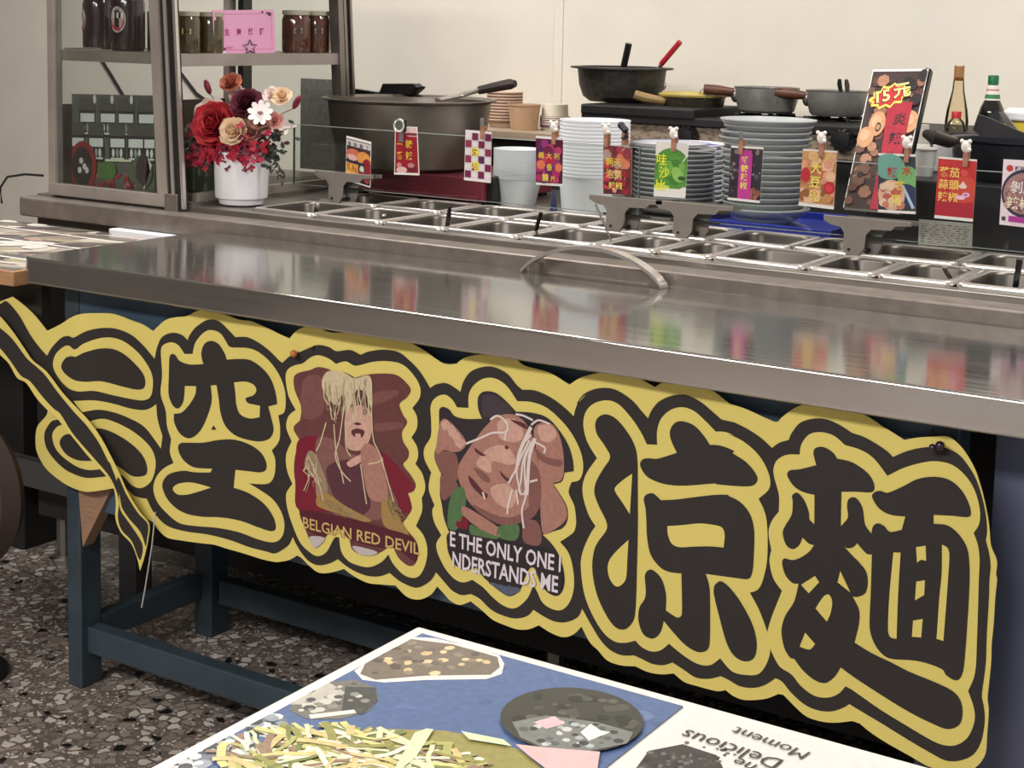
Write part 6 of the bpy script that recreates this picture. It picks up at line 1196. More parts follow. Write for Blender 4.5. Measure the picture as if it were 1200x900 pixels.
SG = [(s1, 'tilted sign with fried food pictures, leftmost on the glass', ((0.1115, 0.7752, 0.9844), (0.1782, 0.7752, 0.9745), (0.1799, 0.772, 0.8779), (0.113, 0.772, 0.8895))),
 (s2, 'dark red sign with yellow characters held by a round clear clip', ((0.2405, 0.7752, 1.0121), (0.2978, 0.7752, 1.0125), (0.3051, 0.7752, 0.9127), (0.24, 0.7752, 0.91))),
 (s3, 'purple checkered sign with two big yellow characters', ((0.4185, 0.7752, 1.0136), (0.4818, 0.7752, 1.0128), (0.4823, 0.7752, 0.9095), (0.4177, 0.7752, 0.911))),
 (s4, 'magenta meat sign in front of the low white containers', ((0.5865, 0.7752, 1.0109), (0.6492, 0.7752, 1.0102), (0.6501, 0.7752, 0.915), (0.5893, 0.7752, 0.9139))),
 (s5, 'red chili sign above the second grey bracket', ((0.739, 0.7752, 1.0014), (0.8012, 0.7752, 1.0002), (0.8034, 0.7752, 0.9091), (0.7421, 0.7752, 0.9077))),
 (s6, 'green and white sign with bright yellow characters', ((0.8524, 0.7752, 1.0145), (0.92, 0.7752, 1.0144), (0.9169, 0.7752, 0.9122), (0.8508, 0.7752, 0.9111))),
 (s7, 'dark sign with a pink strip hanging before the tall plate stack', ((1.0062, 0.7752, 1.0164), (1.0692, 0.7752, 1.017), (1.0669, 0.7752, 0.9153), (1.0035, 0.7752, 0.9166))),
 (s8, 'tan sign with beans and two red dishes right of the plate stack', ((1.1452, 0.7752, 1.0185), (1.2089, 0.7752, 1.0186), (1.2075, 0.7752, 0.9151), (1.1417, 0.7752, 0.9174))),
 (s9, 'green and blue sign with a noodle dish, overlapping the leaning price board', ((1.2832, 0.7752, 1.0195), (1.3494, 0.7752, 1.0214), (1.3548, 0.7752, 0.919), (1.2884, 0.7752, 0.9172))),
 (s10, 'bright red sign with three rows of yellow characters', ((1.3893, 0.7752, 1.0202), (1.4544, 0.7752, 1.0193), (1.4531, 0.7752, 0.9142), (1.3876, 0.7752, 0.9151))),
 (s11, 'white and pink sign with a round bowl, cut by the right edge of the photo', ((1.498, 0.7752, 1.0228), (1.5561, 0.7752, 1.0231), (1.5558, 0.7752, 0.9117), (1.4972, 0.7752, 0.9137)))]
for fn, lab, (a, b, c, d) in SG: sign(lab, a, b, c, d, fn)

def clip(q, kind, lab, top):
    t_ = thing('mini_clothespin', lab, 'clip', q, 'little clips along the glass edge'); x, y, z = q
    wm = mat('pin_wood', (170, 120, 96), .6, var=.2, scale=60)
    for dy in (-.0035, .0075): MB().box(x-.004, x+.004, y+dy-.0016, y+dy+.0016, z-.012, z+.014, wm).build('jaw', t_, smooth=0)
    MB().tube([(x-.005, y-.002, z+.002), (x+.005, y-.002, z+.002)], .0022, steel_p, 6).build('spring', t_)
    if kind == 'bear':
        wm2 = mat('pin_figure', top, .5); e = MB().ball((x, y-.004, z+.022), .0085, wm2, sc=(1, .6, 1.25))
        for sx in (-.007, .006): e.ball((x+sx, y-.004, z+.031), .0038, wm2, 8, 6)
        e.ball((x+.006, y-.006, z+.017), .004, wm2, 8, 6); e.build('figure', t_)
    elif kind == 'cat':
        wm2 = mat('cat_figure', top, .5)
        MB().ball((x-.006, y-.004, z+.026), .008, wm2, sc=(1, .6, .9)).tube([(x-.004, y-.004, z+.024), (x+.004, y-.004, z+.017), (x+.006, y-.004, z+.006), (x, y-.004, z), (x-.005, y-.004, z+.003)], [.007, .007, .005, .0035, .002], wm2, 8).build('figure', t_)
    else:
        MB().box(x-.004, x+.004, y-.006, y-.002, z+.014, z+.03, mat('pin_plain', top, .5)).build('figure', t_, smooth=0, bevel=.001)
for q, kd, lab, tp in [((0.4624, 0.7735, 1.0092), 'flat', 'grey metal clip on the purple checkered sign', (120, 116, 116)), ((0.6308, 0.7735, 1.0084), 'bear', 'white animal clip on the magenta meat sign', (232, 222, 214)),
  ((0.7471, 0.7735, 1.0101), 'bear', 'silver-white animal clip at the left corner of the red chili sign', (214, 214, 220)), ((0.7859, 0.7735, 1.0156), 'cat', 'black cat-shaped clip above the red chili sign', (44, 40, 48)),
  ((0.891, 0.7735, 1.0104), 'bear', 'white dog clip on the green and white sign', (240, 232, 226)), ((1.0274, 0.7735, 1.0138), 'flat', 'plain wooden clip with white tip on the dark pink-striped sign', (236, 232, 224)),
  ((1.1811, 0.7735, 1.0185), 'bear', 'white bear clip on the tan bean sign', (236, 232, 230)), ((1.3352, 0.7735, 1.0191), 'bear', 'white animal clip on the green and blue noodle sign', (240, 236, 236)),
  ((1.4364, 0.7735, 1.0183), 'bear', 'white dinosaur-shaped clip on the bright red sign', (244, 242, 242))]: clip(q, kd, lab, tp)
q = (0.2551, 0.7735, 1.0138)
t = thing('round_clip', 'round clear plastic badge clip on the dark red sign', 'clip', q)
R_ = Matrix.Rotation(PI/2, 3, 'X')
MB().lathe([(.011, -.003), (.0145, -.001), (.0135, .003), (.010, .0015)], (q[0], q[1]-.003, q[2]), mat('clear_acrylic', (206, 206, 200), .1, coat=.8), 24, R_, cap=False).lathe([(.001, .001), (.0115, .001)], (q[0], q[1]-.003, q[2]), mat('badge_face', (128, 132, 124), .25, .4), 20, R_, cap=False).build('badge', t)
MB().box(q[0]-.001, q[0]+.010, q[1]-.004, q[1]-.001, q[2]-.034, q[2]-.012, mat('clear_clip', (120, 116, 118), .25)).box(q[0]+.012, q[0]+.015, q[1]-.004, q[1]+.002, q[2]-.012, q[2]+.012, blackp).build('jaw', t, smooth=0)

# leaning price board
bl, br, tr, tl = (1.1875, 0.875, 0.9087), (1.2899, 0.875, 0.9085), (1.2923, 1, 1.1641), (1.1869, 1, 1.1583)
pb = Print(bl, br, tr, tl, .00003)
pb.base(paper, .012); pb.rect(.015, .0, .985, .985, ink((64, 44, 42)))
pb.blobs(.02, .01, .98, .97, [(112, 78, 66), (150, 104, 80), (70, 48, 46), (44, 34, 36), (176, 128, 100), (96, 60, 52)], 110, .05, .13, .9)
for a, b, ra, rb in ((.30, .60, .15, .09), (.86, .62, .17, .08), (.14, .50, .15, .075)): pb.ell(a, b, ra, rb, ink((206, 152, 110)), 18); pb.ell(a-.02, b+.015, ra*.6, rb*.5, ink((222, 176, 136)), 12)
pb.ell(.33, .575, .05, .035, blk, 12); pb.ell(.33, .575, .035, .022, ink((190, 140, 104)), 10)
for a, b in ((.7, .9), (.66, .82), (.9, .78), (.95, .95), (.62, .56)): pb.ell(a, b, .09, .045, ink((38, 32, 36)), 10)
pb.poly([(.42, .74), (.86, .76), (.86, .40), (.86, .0), (.50, .0), (.50, .35)], ink((172, 36, 56)))
zig = []
for i in range(22):
    a = 2*PI*i/22; rr = 1.0 if i % 2 else .74; zig.append((.42+.36*rr*math.cos(a), .80+.085*rr*math.sin(a)+.09*math.cos(a)*.35))
pb.poly(zig, ink((196, 44, 48)))
for i in range(0, 22): stroke(pb.mb, lambda a, b: tuple(pb.at(a, b, (pb.k+1)*pb.step)), [zig[i], zig[(i+1) % 22]], .016, yel2)
pt1 = pb.tx
pb.text('15', .14, .74, .034, blk, .04, .22); pb.text('元', .48, .785, .034, blk, .04, .2)
pb.text('15', .15, .745, .033, ink((250, 240, 150)), .02, .22); pb.text('元', .49, .79, .033, ink((250, 240, 150)), .02, .2)
pb.tx = MB()
for k, ch in enumerate('炎辣也'): pb.text(ch, .57-.01*k, .60-k*.135, .026, blk, .012)
t = thing('price_board', 'tall leaning red and brown price board reading 15 behind the glass', 'sign', pb.at(.5, 0))
pb.mb.build('printed_board', t, smooth=0); pb.tx.build('lettering', t, smooth=0); pt1.build('price_lettering', t, smooth=0)
MB().extr([pb.at(1.0, 0, -.0005), pb.at(1.0, 1, -.0005), pb.at(.93, 1.012, -.0005), pb.at(1.04, 1.0, -.0005), pb.at(1.03, .0, -.0005)], pb.n*-.014, blackp).build('dark_edge', t, smooth=0)
tag(MB().extr([pb.at(.3, .55, -.02), pb.at(.7, .55, -.02), pb.at(.7, .5, -.02), pb.at(.3, .5, -.02)], (0, .004, 0), blackp).tube([pb.at(.5, .52, -.02), (pb.at(.5, .52).x+.01, 1.08, ZP)], .004, blackp, 6).build('board_stand', smooth=0), 'small black easel leg behind the leaning price board', 'stand')

# ================================================================ FOREGROUND TABLE
t = thing('dining_table', 'white-edged dining table with a glossy printed top in the foreground', 'table', (1.9, -1.2, 0))
T0 = (1.5016, -0.8698, 0.75)
MB().box(T0[0], T0[0]+.75, -1.55, T0[1], .722, .75, mat('table_white_edge', (222, 216, 208), .4)).build('table_top', t, smooth=0, bevel=.003)
MB().box(T0[0]+.33, T0[0]+.42, -1.30, -1.2, .02, .722, blackm).box(T0[0]+.15, T0[0]+.6, -1.45, -1.05, 0, .02, blackm).build('pedestal', t, smooth=0)
ZT2 = .7512
x0, y1 = T0[0]+.0135, T0[1]-.0135
x1 = 1.7408
def uv(x, y): return ((x-x0)/(x1-x0), (y-(-1.35))/(y1+1.35))
sp_ = Print((x0, -1.35, ZT2), (x1, -1.35, ZT2), (x1, y1, ZT2), (x0, y1, ZT2), .0000025)
sp_.base(ink((82, 102, 142), .25), .001)
TP = lambda pts, m: sp_.poly([uv(*q) for q in pts], ink(m, .22))
def tblob(pts, cols, n, r0, r1, asp=1):
    xs = [uv(*q)[0] for q in pts]; ys = [uv(*q)[1] for q in pts]; k = len(pts)
    U = list(zip(xs, ys)); c = 0
    while c < n:
        a = random.uniform(min(xs), max(xs)); b = random.uniform(min(ys), max(ys)); ins = False; j = k-1
        for i in range(k):
            if (U[i][1] > b) != (U[j][1] > b) and a < (U[j][0]-U[i][0])*(b-U[i][1])/(U[j][1]-U[i][1])+U[i][0]: ins = not ins
            j = i
        c += 1
        mx_, my_ = sum(xs)/k, sum(ys)/k
        if ins:
            a = mx_+(a-mx_)*.86; b = my_+(b-my_)*.86
            rr = random.uniform(r0, r1); sp_.ell(a, b, rr*.02/(x1-x0), rr*.02/(y1+1.35)*asp, ink(random.choice(cols), .22), 7, random.random()*3)
def tstrand(cx, cy, rx, ry, cols, n, w):
    for _ in range(n):
        a0 = random.uniform(0, 2*PI); q = random.random()**.5*.8; x_, y_ = cx+rx*q*math.cos(a0), cy+ry*q*math.sin(a0); d = random.uniform(-.5, .5)+PI*random.choice((.1, .2, .8)); pts = []
        for i in range(6):
            pts.append((x_, y_)); x_ += math.cos(d)*.007; y_ += math.sin(d)*.007; d += random.uniform(-.35, .35)
            if ((x_-cx)/rx)**2+((y_-cy)/ry)**2 > .92: break
        if len(pts) > 2:
            sp_.k += 1; m_ = ink(random.choice(cols), .22); stroke(sp_.mb, lambda a, b: (a, b, ZT2+sp_.k*sp_.step), pts, random.uniform(.4, 1)*w, m_)
for _ in range(40):
    a, b = random.random(), random.random(); sp_.ell(a, b, random.uniform(.01, .06), random.uniform(.005, .02), ink(random.choice([(90, 110, 150), (74, 94, 134), (98, 118, 158)]), .25), 9, random.random())
TP([(1.5059, -0.9544), (1.5008, -0.9345), (1.5013, -0.9139), (1.5102, -0.893), (1.5293, -0.8855), (1.5592, -0.8826), (1.5875, -0.8842), (1.5992, -0.8953), (1.6077, -0.9119), (1.6035, -0.9259), (1.5692, -0.9523), (1.5468, -0.9737), (1.5316, -0.9791), (1.5164, -0.9697)], (228, 220, 210))
TP([(1.5079, -0.9549), (1.5041, -0.9282), (1.5153, -0.8977), (1.5467, -0.8875), (1.5882, -0.8877), (1.6, -0.9024), (1.6019, -0.9179), (1.5648, -0.9462), (1.5391, -0.9737), (1.5237, -0.9719)], (118, 106, 92))
tblob([(1.5079, -0.9549), (1.5041, -0.9282), (1.5153, -0.8977), (1.5467, -0.8875), (1.5882, -0.8877), (1.6, -0.9024), (1.6019, -0.9179), (1.5648, -0.9462), (1.5391, -0.9737), (1.5237, -0.9719)], [(206, 178, 136), (140, 126, 110), (90, 80, 72), (224, 196, 150), (100, 92, 84)], 60, 0.12, 0.26, 0.8)
TP([(1.5048, -1.0319), (1.5, -1.0125), (1.5092, -0.9951), (1.5267, -0.9826), (1.5472, -0.9842), (1.5612, -0.9985), (1.5672, -1.0178), (1.5594, -1.038), (1.5406, -1.0514), (1.5206, -1.0476)], (116, 112, 104))
TP([(1.5048, -1.0319), (1.501, -1.0118), (1.5145, -0.9968), (1.5353, -1.0032), (1.5379, -1.0253), (1.5162, -1.0407)], (186, 180, 166))
TP([(1.529, -0.9954), (1.5472, -0.9842), (1.5624, -1.0011), (1.5671, -1.0244), (1.5527, -1.0297)], (70, 72, 68))
tblob([(1.5048, -1.0319), (1.5, -1.0125), (1.5092, -0.9951), (1.5267, -0.9826), (1.5472, -0.9842), (1.5612, -0.9985), (1.5672, -1.0178), (1.5594, -1.038), (1.5406, -1.0514), (1.5206, -1.0476)], [(140, 138, 126), (200, 196, 184), (84, 84, 80)], 40, 0.1, 0.26, 1)
TP([(1.5372, -1.0456), (1.5574, -1.0215), (1.5621, -1.0247), (1.5424, -1.05)], (214, 210, 200))
TP([(1.5366, -1.0653), (1.5389, -1.0686), (1.5403, -1.0722), (1.5407, -1.0759), (1.5402, -1.0795), (1.5388, -1.0827), (1.5365, -1.0855), (1.5335, -1.0876), (1.53, -1.0889), (1.5261, -1.0895), (1.5221, -1.0891), (1.5182, -1.0879), (1.5146, -1.0858), (1.5115, -1.0831), (1.5091, -1.0799), (1.5076, -1.0763), (1.5071, -1.0725), (1.5075, -1.0688), (1.5089, -1.0655), (1.5113, -1.0626), (1.5143, -1.0604), (1.518, -1.059), (1.522, -1.0586), (1.5261, -1.059), (1.5301, -1.0604), (1.5336, -1.0625)], (112, 118, 124))
tblob([(1.5366, -1.0653), (1.5389, -1.0686), (1.5403, -1.0722), (1.5407, -1.0759), (1.5402, -1.0795), (1.5388, -1.0827), (1.5365, -1.0855), (1.5335, -1.0876), (1.53, -1.0889), (1.5261, -1.0895), (1.5221, -1.0891), (1.5182, -1.0879), (1.5146, -1.0858), (1.5115, -1.0831), (1.5091, -1.0799), (1.5076, -1.0763), (1.5071, -1.0725), (1.5075, -1.0688), (1.5089, -1.0655), (1.5113, -1.0626), (1.5143, -1.0604), (1.518, -1.059), (1.522, -1.0586), (1.5261, -1.059), (1.5301, -1.0604), (1.5336, -1.0625)], [(190, 192, 190), (70, 72, 76), (150, 156, 164), (220, 216, 210)], 40, 0.1, 0.3, 1)
TP([(1.5428, -1.1037), (1.5455, -1.1074), (1.5471, -1.1115), (1.5477, -1.1157), (1.5472, -1.1197), (1.5456, -1.1234), (1.543, -1.1265), (1.5396, -1.1289), (1.5355, -1.1305), (1.5311, -1.1311), (1.5264, -1.1307), (1.5219, -1.1293), (1.5177, -1.1271), (1.514, -1.124), (1.5112, -1.1203), (1.5094, -1.1163), (1.5087, -1.112), (1.5091, -1.1078), (1.5107, -1.104), (1.5133, -1.1007), (1.5168, -1.0982), (1.5211, -1.0966), (1.5257, -1.0961), (1.5305, -1.0966), (1.5351, -1.0981), (1.5393, -1.1005)], (112, 118, 124))
tblob([(1.5428, -1.1037), (1.5455, -1.1074), (1.5471, -1.1115), (1.5477, -1.1157), (1.5472, -1.1197), (1.5456, -1.1234), (1.543, -1.1265), (1.5396, -1.1289), (1.5355, -1.1305), (1.5311, -1.1311), (1.5264, -1.1307), (1.5219, -1.1293), (1.5177, -1.1271), (1.514, -1.124), (1.5112, -1.1203), (1.5094, -1.1163), (1.5087, -1.112), (1.5091, -1.1078), (1.5107, -1.104), (1.5133, -1.1007), (1.5168, -1.0982), (1.5211, -1.0966), (1.5257, -1.0961), (1.5305, -1.0966), (1.5351, -1.0981), (1.5393, -1.1005)], [(190, 192, 190), (70, 72, 76), (150, 156, 164), (220, 216, 210)], 40, 0.1, 0.3, 1)
TP([(1.5308, -1.1338), (1.5331, -1.137), (1.5343, -1.1406), (1.5343, -1.1445), (1.5332, -1.1483), (1.5311, -1.152), (1.5281, -1.1552), (1.5244, -1.1578), (1.52, -1.1598), (1.5154, -1.1609), (1.5108, -1.161), (1.5063, -1.1603), (1.5024, -1.1587), (1.4991, -1.1562), (1.4967, -1.1531), (1.4954, -1.1495), (1.4952, -1.1457), (1.4962, -1.1417), (1.4983, -1.1379), (1.5014, -1.1346), (1.5052, -1.1318), (1.5097, -1.1299), (1.5145, -1.1288), (1.5192, -1.1287), (1.5237, -1.1296), (1.5277, -1.1313)], (112, 118, 124))
tblob([(1.5308, -1.1338), (1.5331, -1.137), (1.5343, -1.1406), (1.5343, -1.1445), (1.5332, -1.1483), (1.5311, -1.152), (1.5281, -1.1552), (1.5244, -1.1578), (1.52, -1.1598), (1.5154, -1.1609), (1.5108, -1.161), (1.5063, -1.1603), (1.5024, -1.1587), (1.4991, -1.1562), (1.4967, -1.1531), (1.4954, -1.1495), (1.4952, -1.1457), (1.4962, -1.1417), (1.4983, -1.1379), (1.5014, -1.1346), (1.5052, -1.1318), (1.5097, -1.1299), (1.5145, -1.1288), (1.5192, -1.1287), (1.5237, -1.1296), (1.5277, -1.1313)], [(190, 192, 190), (70, 72, 76), (150, 156, 164), (220, 216, 210)], 40, 0.1, 0.3, 1)
TP([(1.5544, -1.1341), (1.5515, -1.115), (1.5531, -1.092), (1.5655, -1.0636), (1.5924, -1.0336), (1.6266, -1.0125), (1.6563, -1.0055), (1.684, -1.0069), (1.7131, -1.0224)], (150, 142, 84))
tstrand(1.6342, -1.1129, .125, .09, [(206,200,132),(176,172,104),(222,216,176),(150,146,84),(206,186,130),(122,128,76),(150,122,104),(230,224,200)], 620, .006)
TP([(1.6145, -1.0289), (1.6173, -1.0192), (1.6218, -1.0176), (1.6355, -1.0558), (1.6378, -1.0754), (1.6342, -1.0779)], (206, 214, 176))
TP([(1.6381, -1.0091), (1.6682, -1.0031), (1.6782, -1.0081), (1.6498, -1.0161)], (206, 214, 176))
TP([(1.733, -0.928), (1.7367, -0.9377), (1.7383, -0.9478), (1.7379, -0.958), (1.7354, -0.9676), (1.7311, -0.9765), (1.7252, -0.9843), (1.7178, -0.9907), (1.7093, -0.9954), (1.6999, -0.9983), (1.6901, -0.9993), (1.6802, -0.9983), (1.6706, -0.9952), (1.6617, -0.9902), (1.6539, -0.9835), (1.6475, -0.9752), (1.6429, -0.9657), (1.6403, -0.9554), (1.6399, -0.9447), (1.6419, -0.9342), (1.646, -0.9243), (1.6522, -0.9156), (1.6602, -0.9085), (1.6696, -0.9034), (1.6799, -0.9005), (1.6906, -0.8999), (1.7012, -0.9016), (1.7112, -0.9056), (1.72, -0.9116), (1.7274, -0.9192)], (58, 58, 52))
tblob([(1.733, -0.928), (1.7367, -0.9377), (1.7383, -0.9478), (1.7379, -0.958), (1.7354, -0.9676), (1.7311, -0.9765), (1.7252, -0.9843), (1.7178, -0.9907), (1.7093, -0.9954), (1.6999, -0.9983), (1.6901, -0.9993), (1.6802, -0.9983), (1.6706, -0.9952), (1.6617, -0.9902), (1.6539, -0.9835), (1.6475, -0.9752), (1.6429, -0.9657), (1.6403, -0.9554), (1.6399, -0.9447), (1.6419, -0.9342), (1.646, -0.9243), (1.6522, -0.9156), (1.6602, -0.9085), (1.6696, -0.9034), (1.6799, -0.9005), (1.6906, -0.8999), (1.7012, -0.9016), (1.7112, -0.9056), (1.72, -0.9116), (1.7274, -0.9192)], [(40, 42, 38), (76, 76, 66), (90, 86, 76)], 70, 0.1, 0.3, 1)
TP([(1.6592, -0.9784), (1.6726, -0.956), (1.7066, -0.9448), (1.7339, -0.9443), (1.7384, -0.961), (1.7231, -0.9852), (1.699, -0.9993), (1.6762, -0.9944)], (120, 122, 116))
tblob([(1.6592, -0.9784), (1.6726, -0.956), (1.7066, -0.9448), (1.7339, -0.9443), (1.7384, -0.961), (1.7231, -0.9852), (1.699, -0.9993), (1.6762, -0.9944)], [(200, 196, 190), (90, 96, 96), (170, 176, 174), (60, 66, 66)], 50, 0.08, 0.2, 1)
TP([(1.671, -0.97), (1.6781, -0.9538), (1.6899, -0.9599), (1.6835, -0.9738)], (222, 180, 182))
TP([(1.7049, -0.9649), (1.7041, -0.9498), (1.7149, -0.9547), (1.7213, -0.9533), (1.7158, -0.9725)], (228, 226, 218))
TP([(1.6787, -1.0047), (1.6977, -0.9972), (1.7296, -0.9821), (1.7398, -1.0035), (1.7131, -1.0224), (1.6949, -1.0138)], (226, 180, 178))
t2 = thing('printed_placemat', 'glossy blue printed placemat with round food photos on the dining table', 'placemat', (x0, y1, ZT2)); sp_.mb.build('printed_sheet', t2, smooth=0)
xw0, xw1 = x1+.009, T0[0]+.7
wp = Print((xw1, y1, ZT2), (xw0, y1, ZT2), (xw0, -1.35, ZT2), (xw1, -1.35, ZT2), .0000025)
wp.base(ink((218, 213, 206), .3), .001)
WW = xw1-xw0; WH = y1+1.35
def wuv(x, y): return ((xw1-x)/WW, (y1-y)/WH)
wp.poly([wuv(*q) for q in [(1.7586, -0.9903), (1.7528, -0.9583), (1.7669, -0.9364), (1.7924, -0.9378), (1.807, -0.9562)]], ink((58, 54, 52), .3))
wp.poly([wuv(*q) for q in [(1.7819, -0.9658), (1.7822, -0.9677), (1.7812, -0.9689), (1.7797, -0.9685), (1.7788, -0.9668), (1.7792, -0.965), (1.7806, -0.9646)]], ink((110, 104, 100), .3))
wp.poly([wuv(*q) for q in [(1.7569, -0.9584), (1.7568, -0.9605), (1.7552, -0.9621), (1.7532, -0.9622), (1.7524, -0.9606), (1.7533, -0.9585), (1.7553, -0.9576)]], ink((110, 104, 100), .3))
wp.poly([wuv(*q) for q in [(1.7942, -0.9825), (1.7945, -0.9847), (1.7935, -0.986), (1.7918, -0.9855), (1.7909, -0.9836), (1.7913, -0.9816), (1.7928, -0.9811)]], ink((76, 70, 68), .3))
wp.poly([wuv(*q) for q in [(1.7602, -0.9804), (1.7603, -0.9817), (1.7594, -0.9826), (1.7582, -0.9825), (1.7576, -0.9814), (1.7581, -0.9802), (1.7593, -0.9797)]], ink((110, 104, 100), .3))
wp.poly([wuv(*q) for q in [(1.7741, -0.9565), (1.7739, -0.9581), (1.7724, -0.9595), (1.7707, -0.9598), (1.7701, -0.9586), (1.771, -0.9569), (1.7729, -0.956)]], ink((110, 104, 100), .3))
wp.poly([wuv(*q) for q in [(1.799, -0.9436), (1.7988, -0.9453), (1.7972, -0.9468), (1.7954, -0.947), (1.7948, -0.9456), (1.7958, -0.9438), (1.7977, -0.9429)]], ink((110, 104, 100), .3))
wp.poly([wuv(*q) for q in [(1.7622, -0.9778), (1.7626, -0.9801), (1.7616, -0.9815), (1.7599, -0.9809), (1.7587, -0.9787), (1.759, -0.9766), (1.7606, -0.9762)]], ink((76, 70, 68), .3))
wp.poly([wuv(*q) for q in [(1.7817, -0.9538), (1.7822, -0.9562), (1.7815, -0.9574), (1.7799, -0.9566), (1.7788, -0.9543), (1.7789, -0.9523), (1.7802, -0.9521)]], ink((76, 70, 68), .3))
wp.poly([wuv(*q) for q in [(1.7699, -0.9321), (1.7703, -0.9345), (1.7693, -0.9359), (1.7676, -0.9352), (1.7665, -0.933), (1.7668, -0.9309), (1.7684, -0.9305)]], ink((110, 104, 100), .3))
wp.poly([wuv(*q) for q in [(1.7702, -0.9717), (1.7705, -0.9741), (1.7694, -0.9756), (1.7675, -0.975), (1.7664, -0.9729), (1.7669, -0.9707), (1.7686, -0.9702)]], ink((110, 104, 100), .3))
wp.poly([wuv(*q) for q in [(1.7767, -0.9516), (1.777, -0.9536), (1.7761, -0.9548), (1.7747, -0.9543), (1.7738, -0.9525), (1.7741, -0.9507), (1.7754, -0.9504)]], ink((110, 104, 100), .3))
wp.poly([wuv(*q) for q in [(1.7966, -0.9611), (1.7967, -0.9636), (1.7951, -0.9654), (1.7929, -0.9651), (1.7919, -0.963), (1.7927, -0.9606), (1.7948, -0.9598)]], ink((110, 104, 100), .3))
wp.poly([wuv(*q) for q in [(1.7941, -0.9526), (1.7944, -0.9551), (1.7931, -0.9567), (1.7913, -0.9561), (1.7902, -0.9538), (1.7907, -0.9515), (1.7924, -0.9509)]], ink((76, 70, 68), .3))
wp.poly([wuv(*q) for q in [(1.7761, -0.9583), (1.7764, -0.9609), (1.7749, -0.9627), (1.7727, -0.9622), (1.7716, -0.9599), (1.7723, -0.9575), (1.7743, -0.9568)]], ink((50, 46, 46), .3))
wp.poly([wuv(*q) for q in [(1.7743, -0.959), (1.7739, -0.9604), (1.7722, -0.9619), (1.7705, -0.9623), (1.77, -0.9614), (1.7712, -0.9597), (1.7731, -0.9587)]], ink((76, 70, 68), .3))
wp.poly([wuv(*q) for q in [(1.7931, -0.9466), (1.7935, -0.9487), (1.7929, -0.9497), (1.7917, -0.9489), (1.7908, -0.947), (1.7908, -0.9453), (1.7919, -0.9451)]], ink((76, 70, 68), .3))
wp.poly([wuv(*q) for q in [(1.7761, -0.9631), (1.7761, -0.9642), (1.7754, -0.965), (1.7745, -0.9648), (1.774, -0.9639), (1.7744, -0.9629), (1.7753, -0.9625)]], ink((50, 46, 46), .3))
wp.poly([wuv(*q) for q in [(1.7712, -0.9552), (1.7714, -0.9569), (1.7706, -0.9579), (1.7693, -0.9575), (1.7685, -0.956), (1.7689, -0.9545), (1.77, -0.9542)]], ink((110, 104, 100), .3))
wp.poly([wuv(*q) for q in [(1.7812, -0.9698), (1.781, -0.9716), (1.7793, -0.9732), (1.7773, -0.9734), (1.7766, -0.9721), (1.7777, -0.9701), (1.7797, -0.9691)]], ink((76, 70, 68), .3))
wp.poly([wuv(*q) for q in [(1.7986, -0.9305), (1.7988, -0.9324), (1.7977, -0.9336), (1.7963, -0.9333), (1.7955, -0.9316), (1.796, -0.9299), (1.7974, -0.9294)]], ink((110, 104, 100), .3))
wp.poly([wuv(*q) for q in [(1.7623, -0.9804), (1.7621, -0.9818), (1.7607, -0.9832), (1.7591, -0.9834), (1.7586, -0.9823), (1.7595, -0.9808), (1.7611, -0.98)]], ink((110, 104, 100), .3))
wp.poly([wuv(*q) for q in [(1.7795, -0.9694), (1.7798, -0.9719), (1.7785, -0.9735), (1.7765, -0.973), (1.7754, -0.9709), (1.776, -0.9686), (1.7778, -0.968)]], ink((76, 70, 68), .3))
wp.poly([wuv(*q) for q in [(1.7896, -0.9419), (1.7894, -0.9432), (1.7881, -0.9445), (1.7867, -0.9446), (1.7862, -0.9437), (1.787, -0.9423), (1.7886, -0.9415)]], ink((76, 70, 68), .3))
wp.poly([wuv(*q) for q in [(1.7855, -0.9461), (1.7858, -0.9481), (1.7848, -0.9493), (1.7832, -0.9489), (1.7824, -0.9471), (1.7828, -0.9453), (1.7842, -0.9449)]], ink((50, 46, 46), .3))
wp.poly([wuv(*q) for q in [(1.794, -0.9478), (1.7942, -0.9499), (1.7931, -0.9513), (1.7915, -0.9508), (1.7906, -0.9489), (1.7911, -0.947), (1.7926, -0.9465)]], ink((76, 70, 68), .3))
wp.poly([wuv(*q) for q in [(1.7644, -0.9552), (1.7646, -0.9572), (1.7634, -0.9586), (1.7618, -0.9582), (1.7609, -0.9565), (1.7614, -0.9546), (1.7629, -0.954)]], ink((110, 104, 100), .3))
wp.poly([wuv(*q) for q in [(1.7879, -0.947), (1.7878, -0.9487), (1.7865, -0.9501), (1.7848, -0.9501), (1.7842, -0.9487), (1.785, -0.947), (1.7866, -0.9463)]], ink((110, 104, 100), .3))
wp.poly([wuv(*q) for q in [(1.7737, -0.9666), (1.7738, -0.9682), (1.7728, -0.9693), (1.7715, -0.9691), (1.7708, -0.9677), (1.7712, -0.9661), (1.7725, -0.9657)]], ink((110, 104, 100), .3))
wp.poly([wuv(*q) for q in [(1.7807, -0.973), (1.7813, -0.9751), (1.7806, -0.9761), (1.7793, -0.9754), (1.7783, -0.9734), (1.7783, -0.9716), (1.7794, -0.9715)]], ink((110, 104, 100), .3))
wp.poly([wuv(*q) for q in [(1.7698, -0.9517), (1.77, -0.9538), (1.7689, -0.9552), (1.7672, -0.9548), (1.7663, -0.9529), (1.7668, -0.951), (1.7684, -0.9504)]], ink((76, 70, 68), .3))
wp.poly([wuv(*q) for q in [(1.7785, -0.9604), (1.7788, -0.9625), (1.7777, -0.9638), (1.7761, -0.9633), (1.7752, -0.9614), (1.7756, -0.9595), (1.7771, -0.959)]], ink((50, 46, 46), .3))
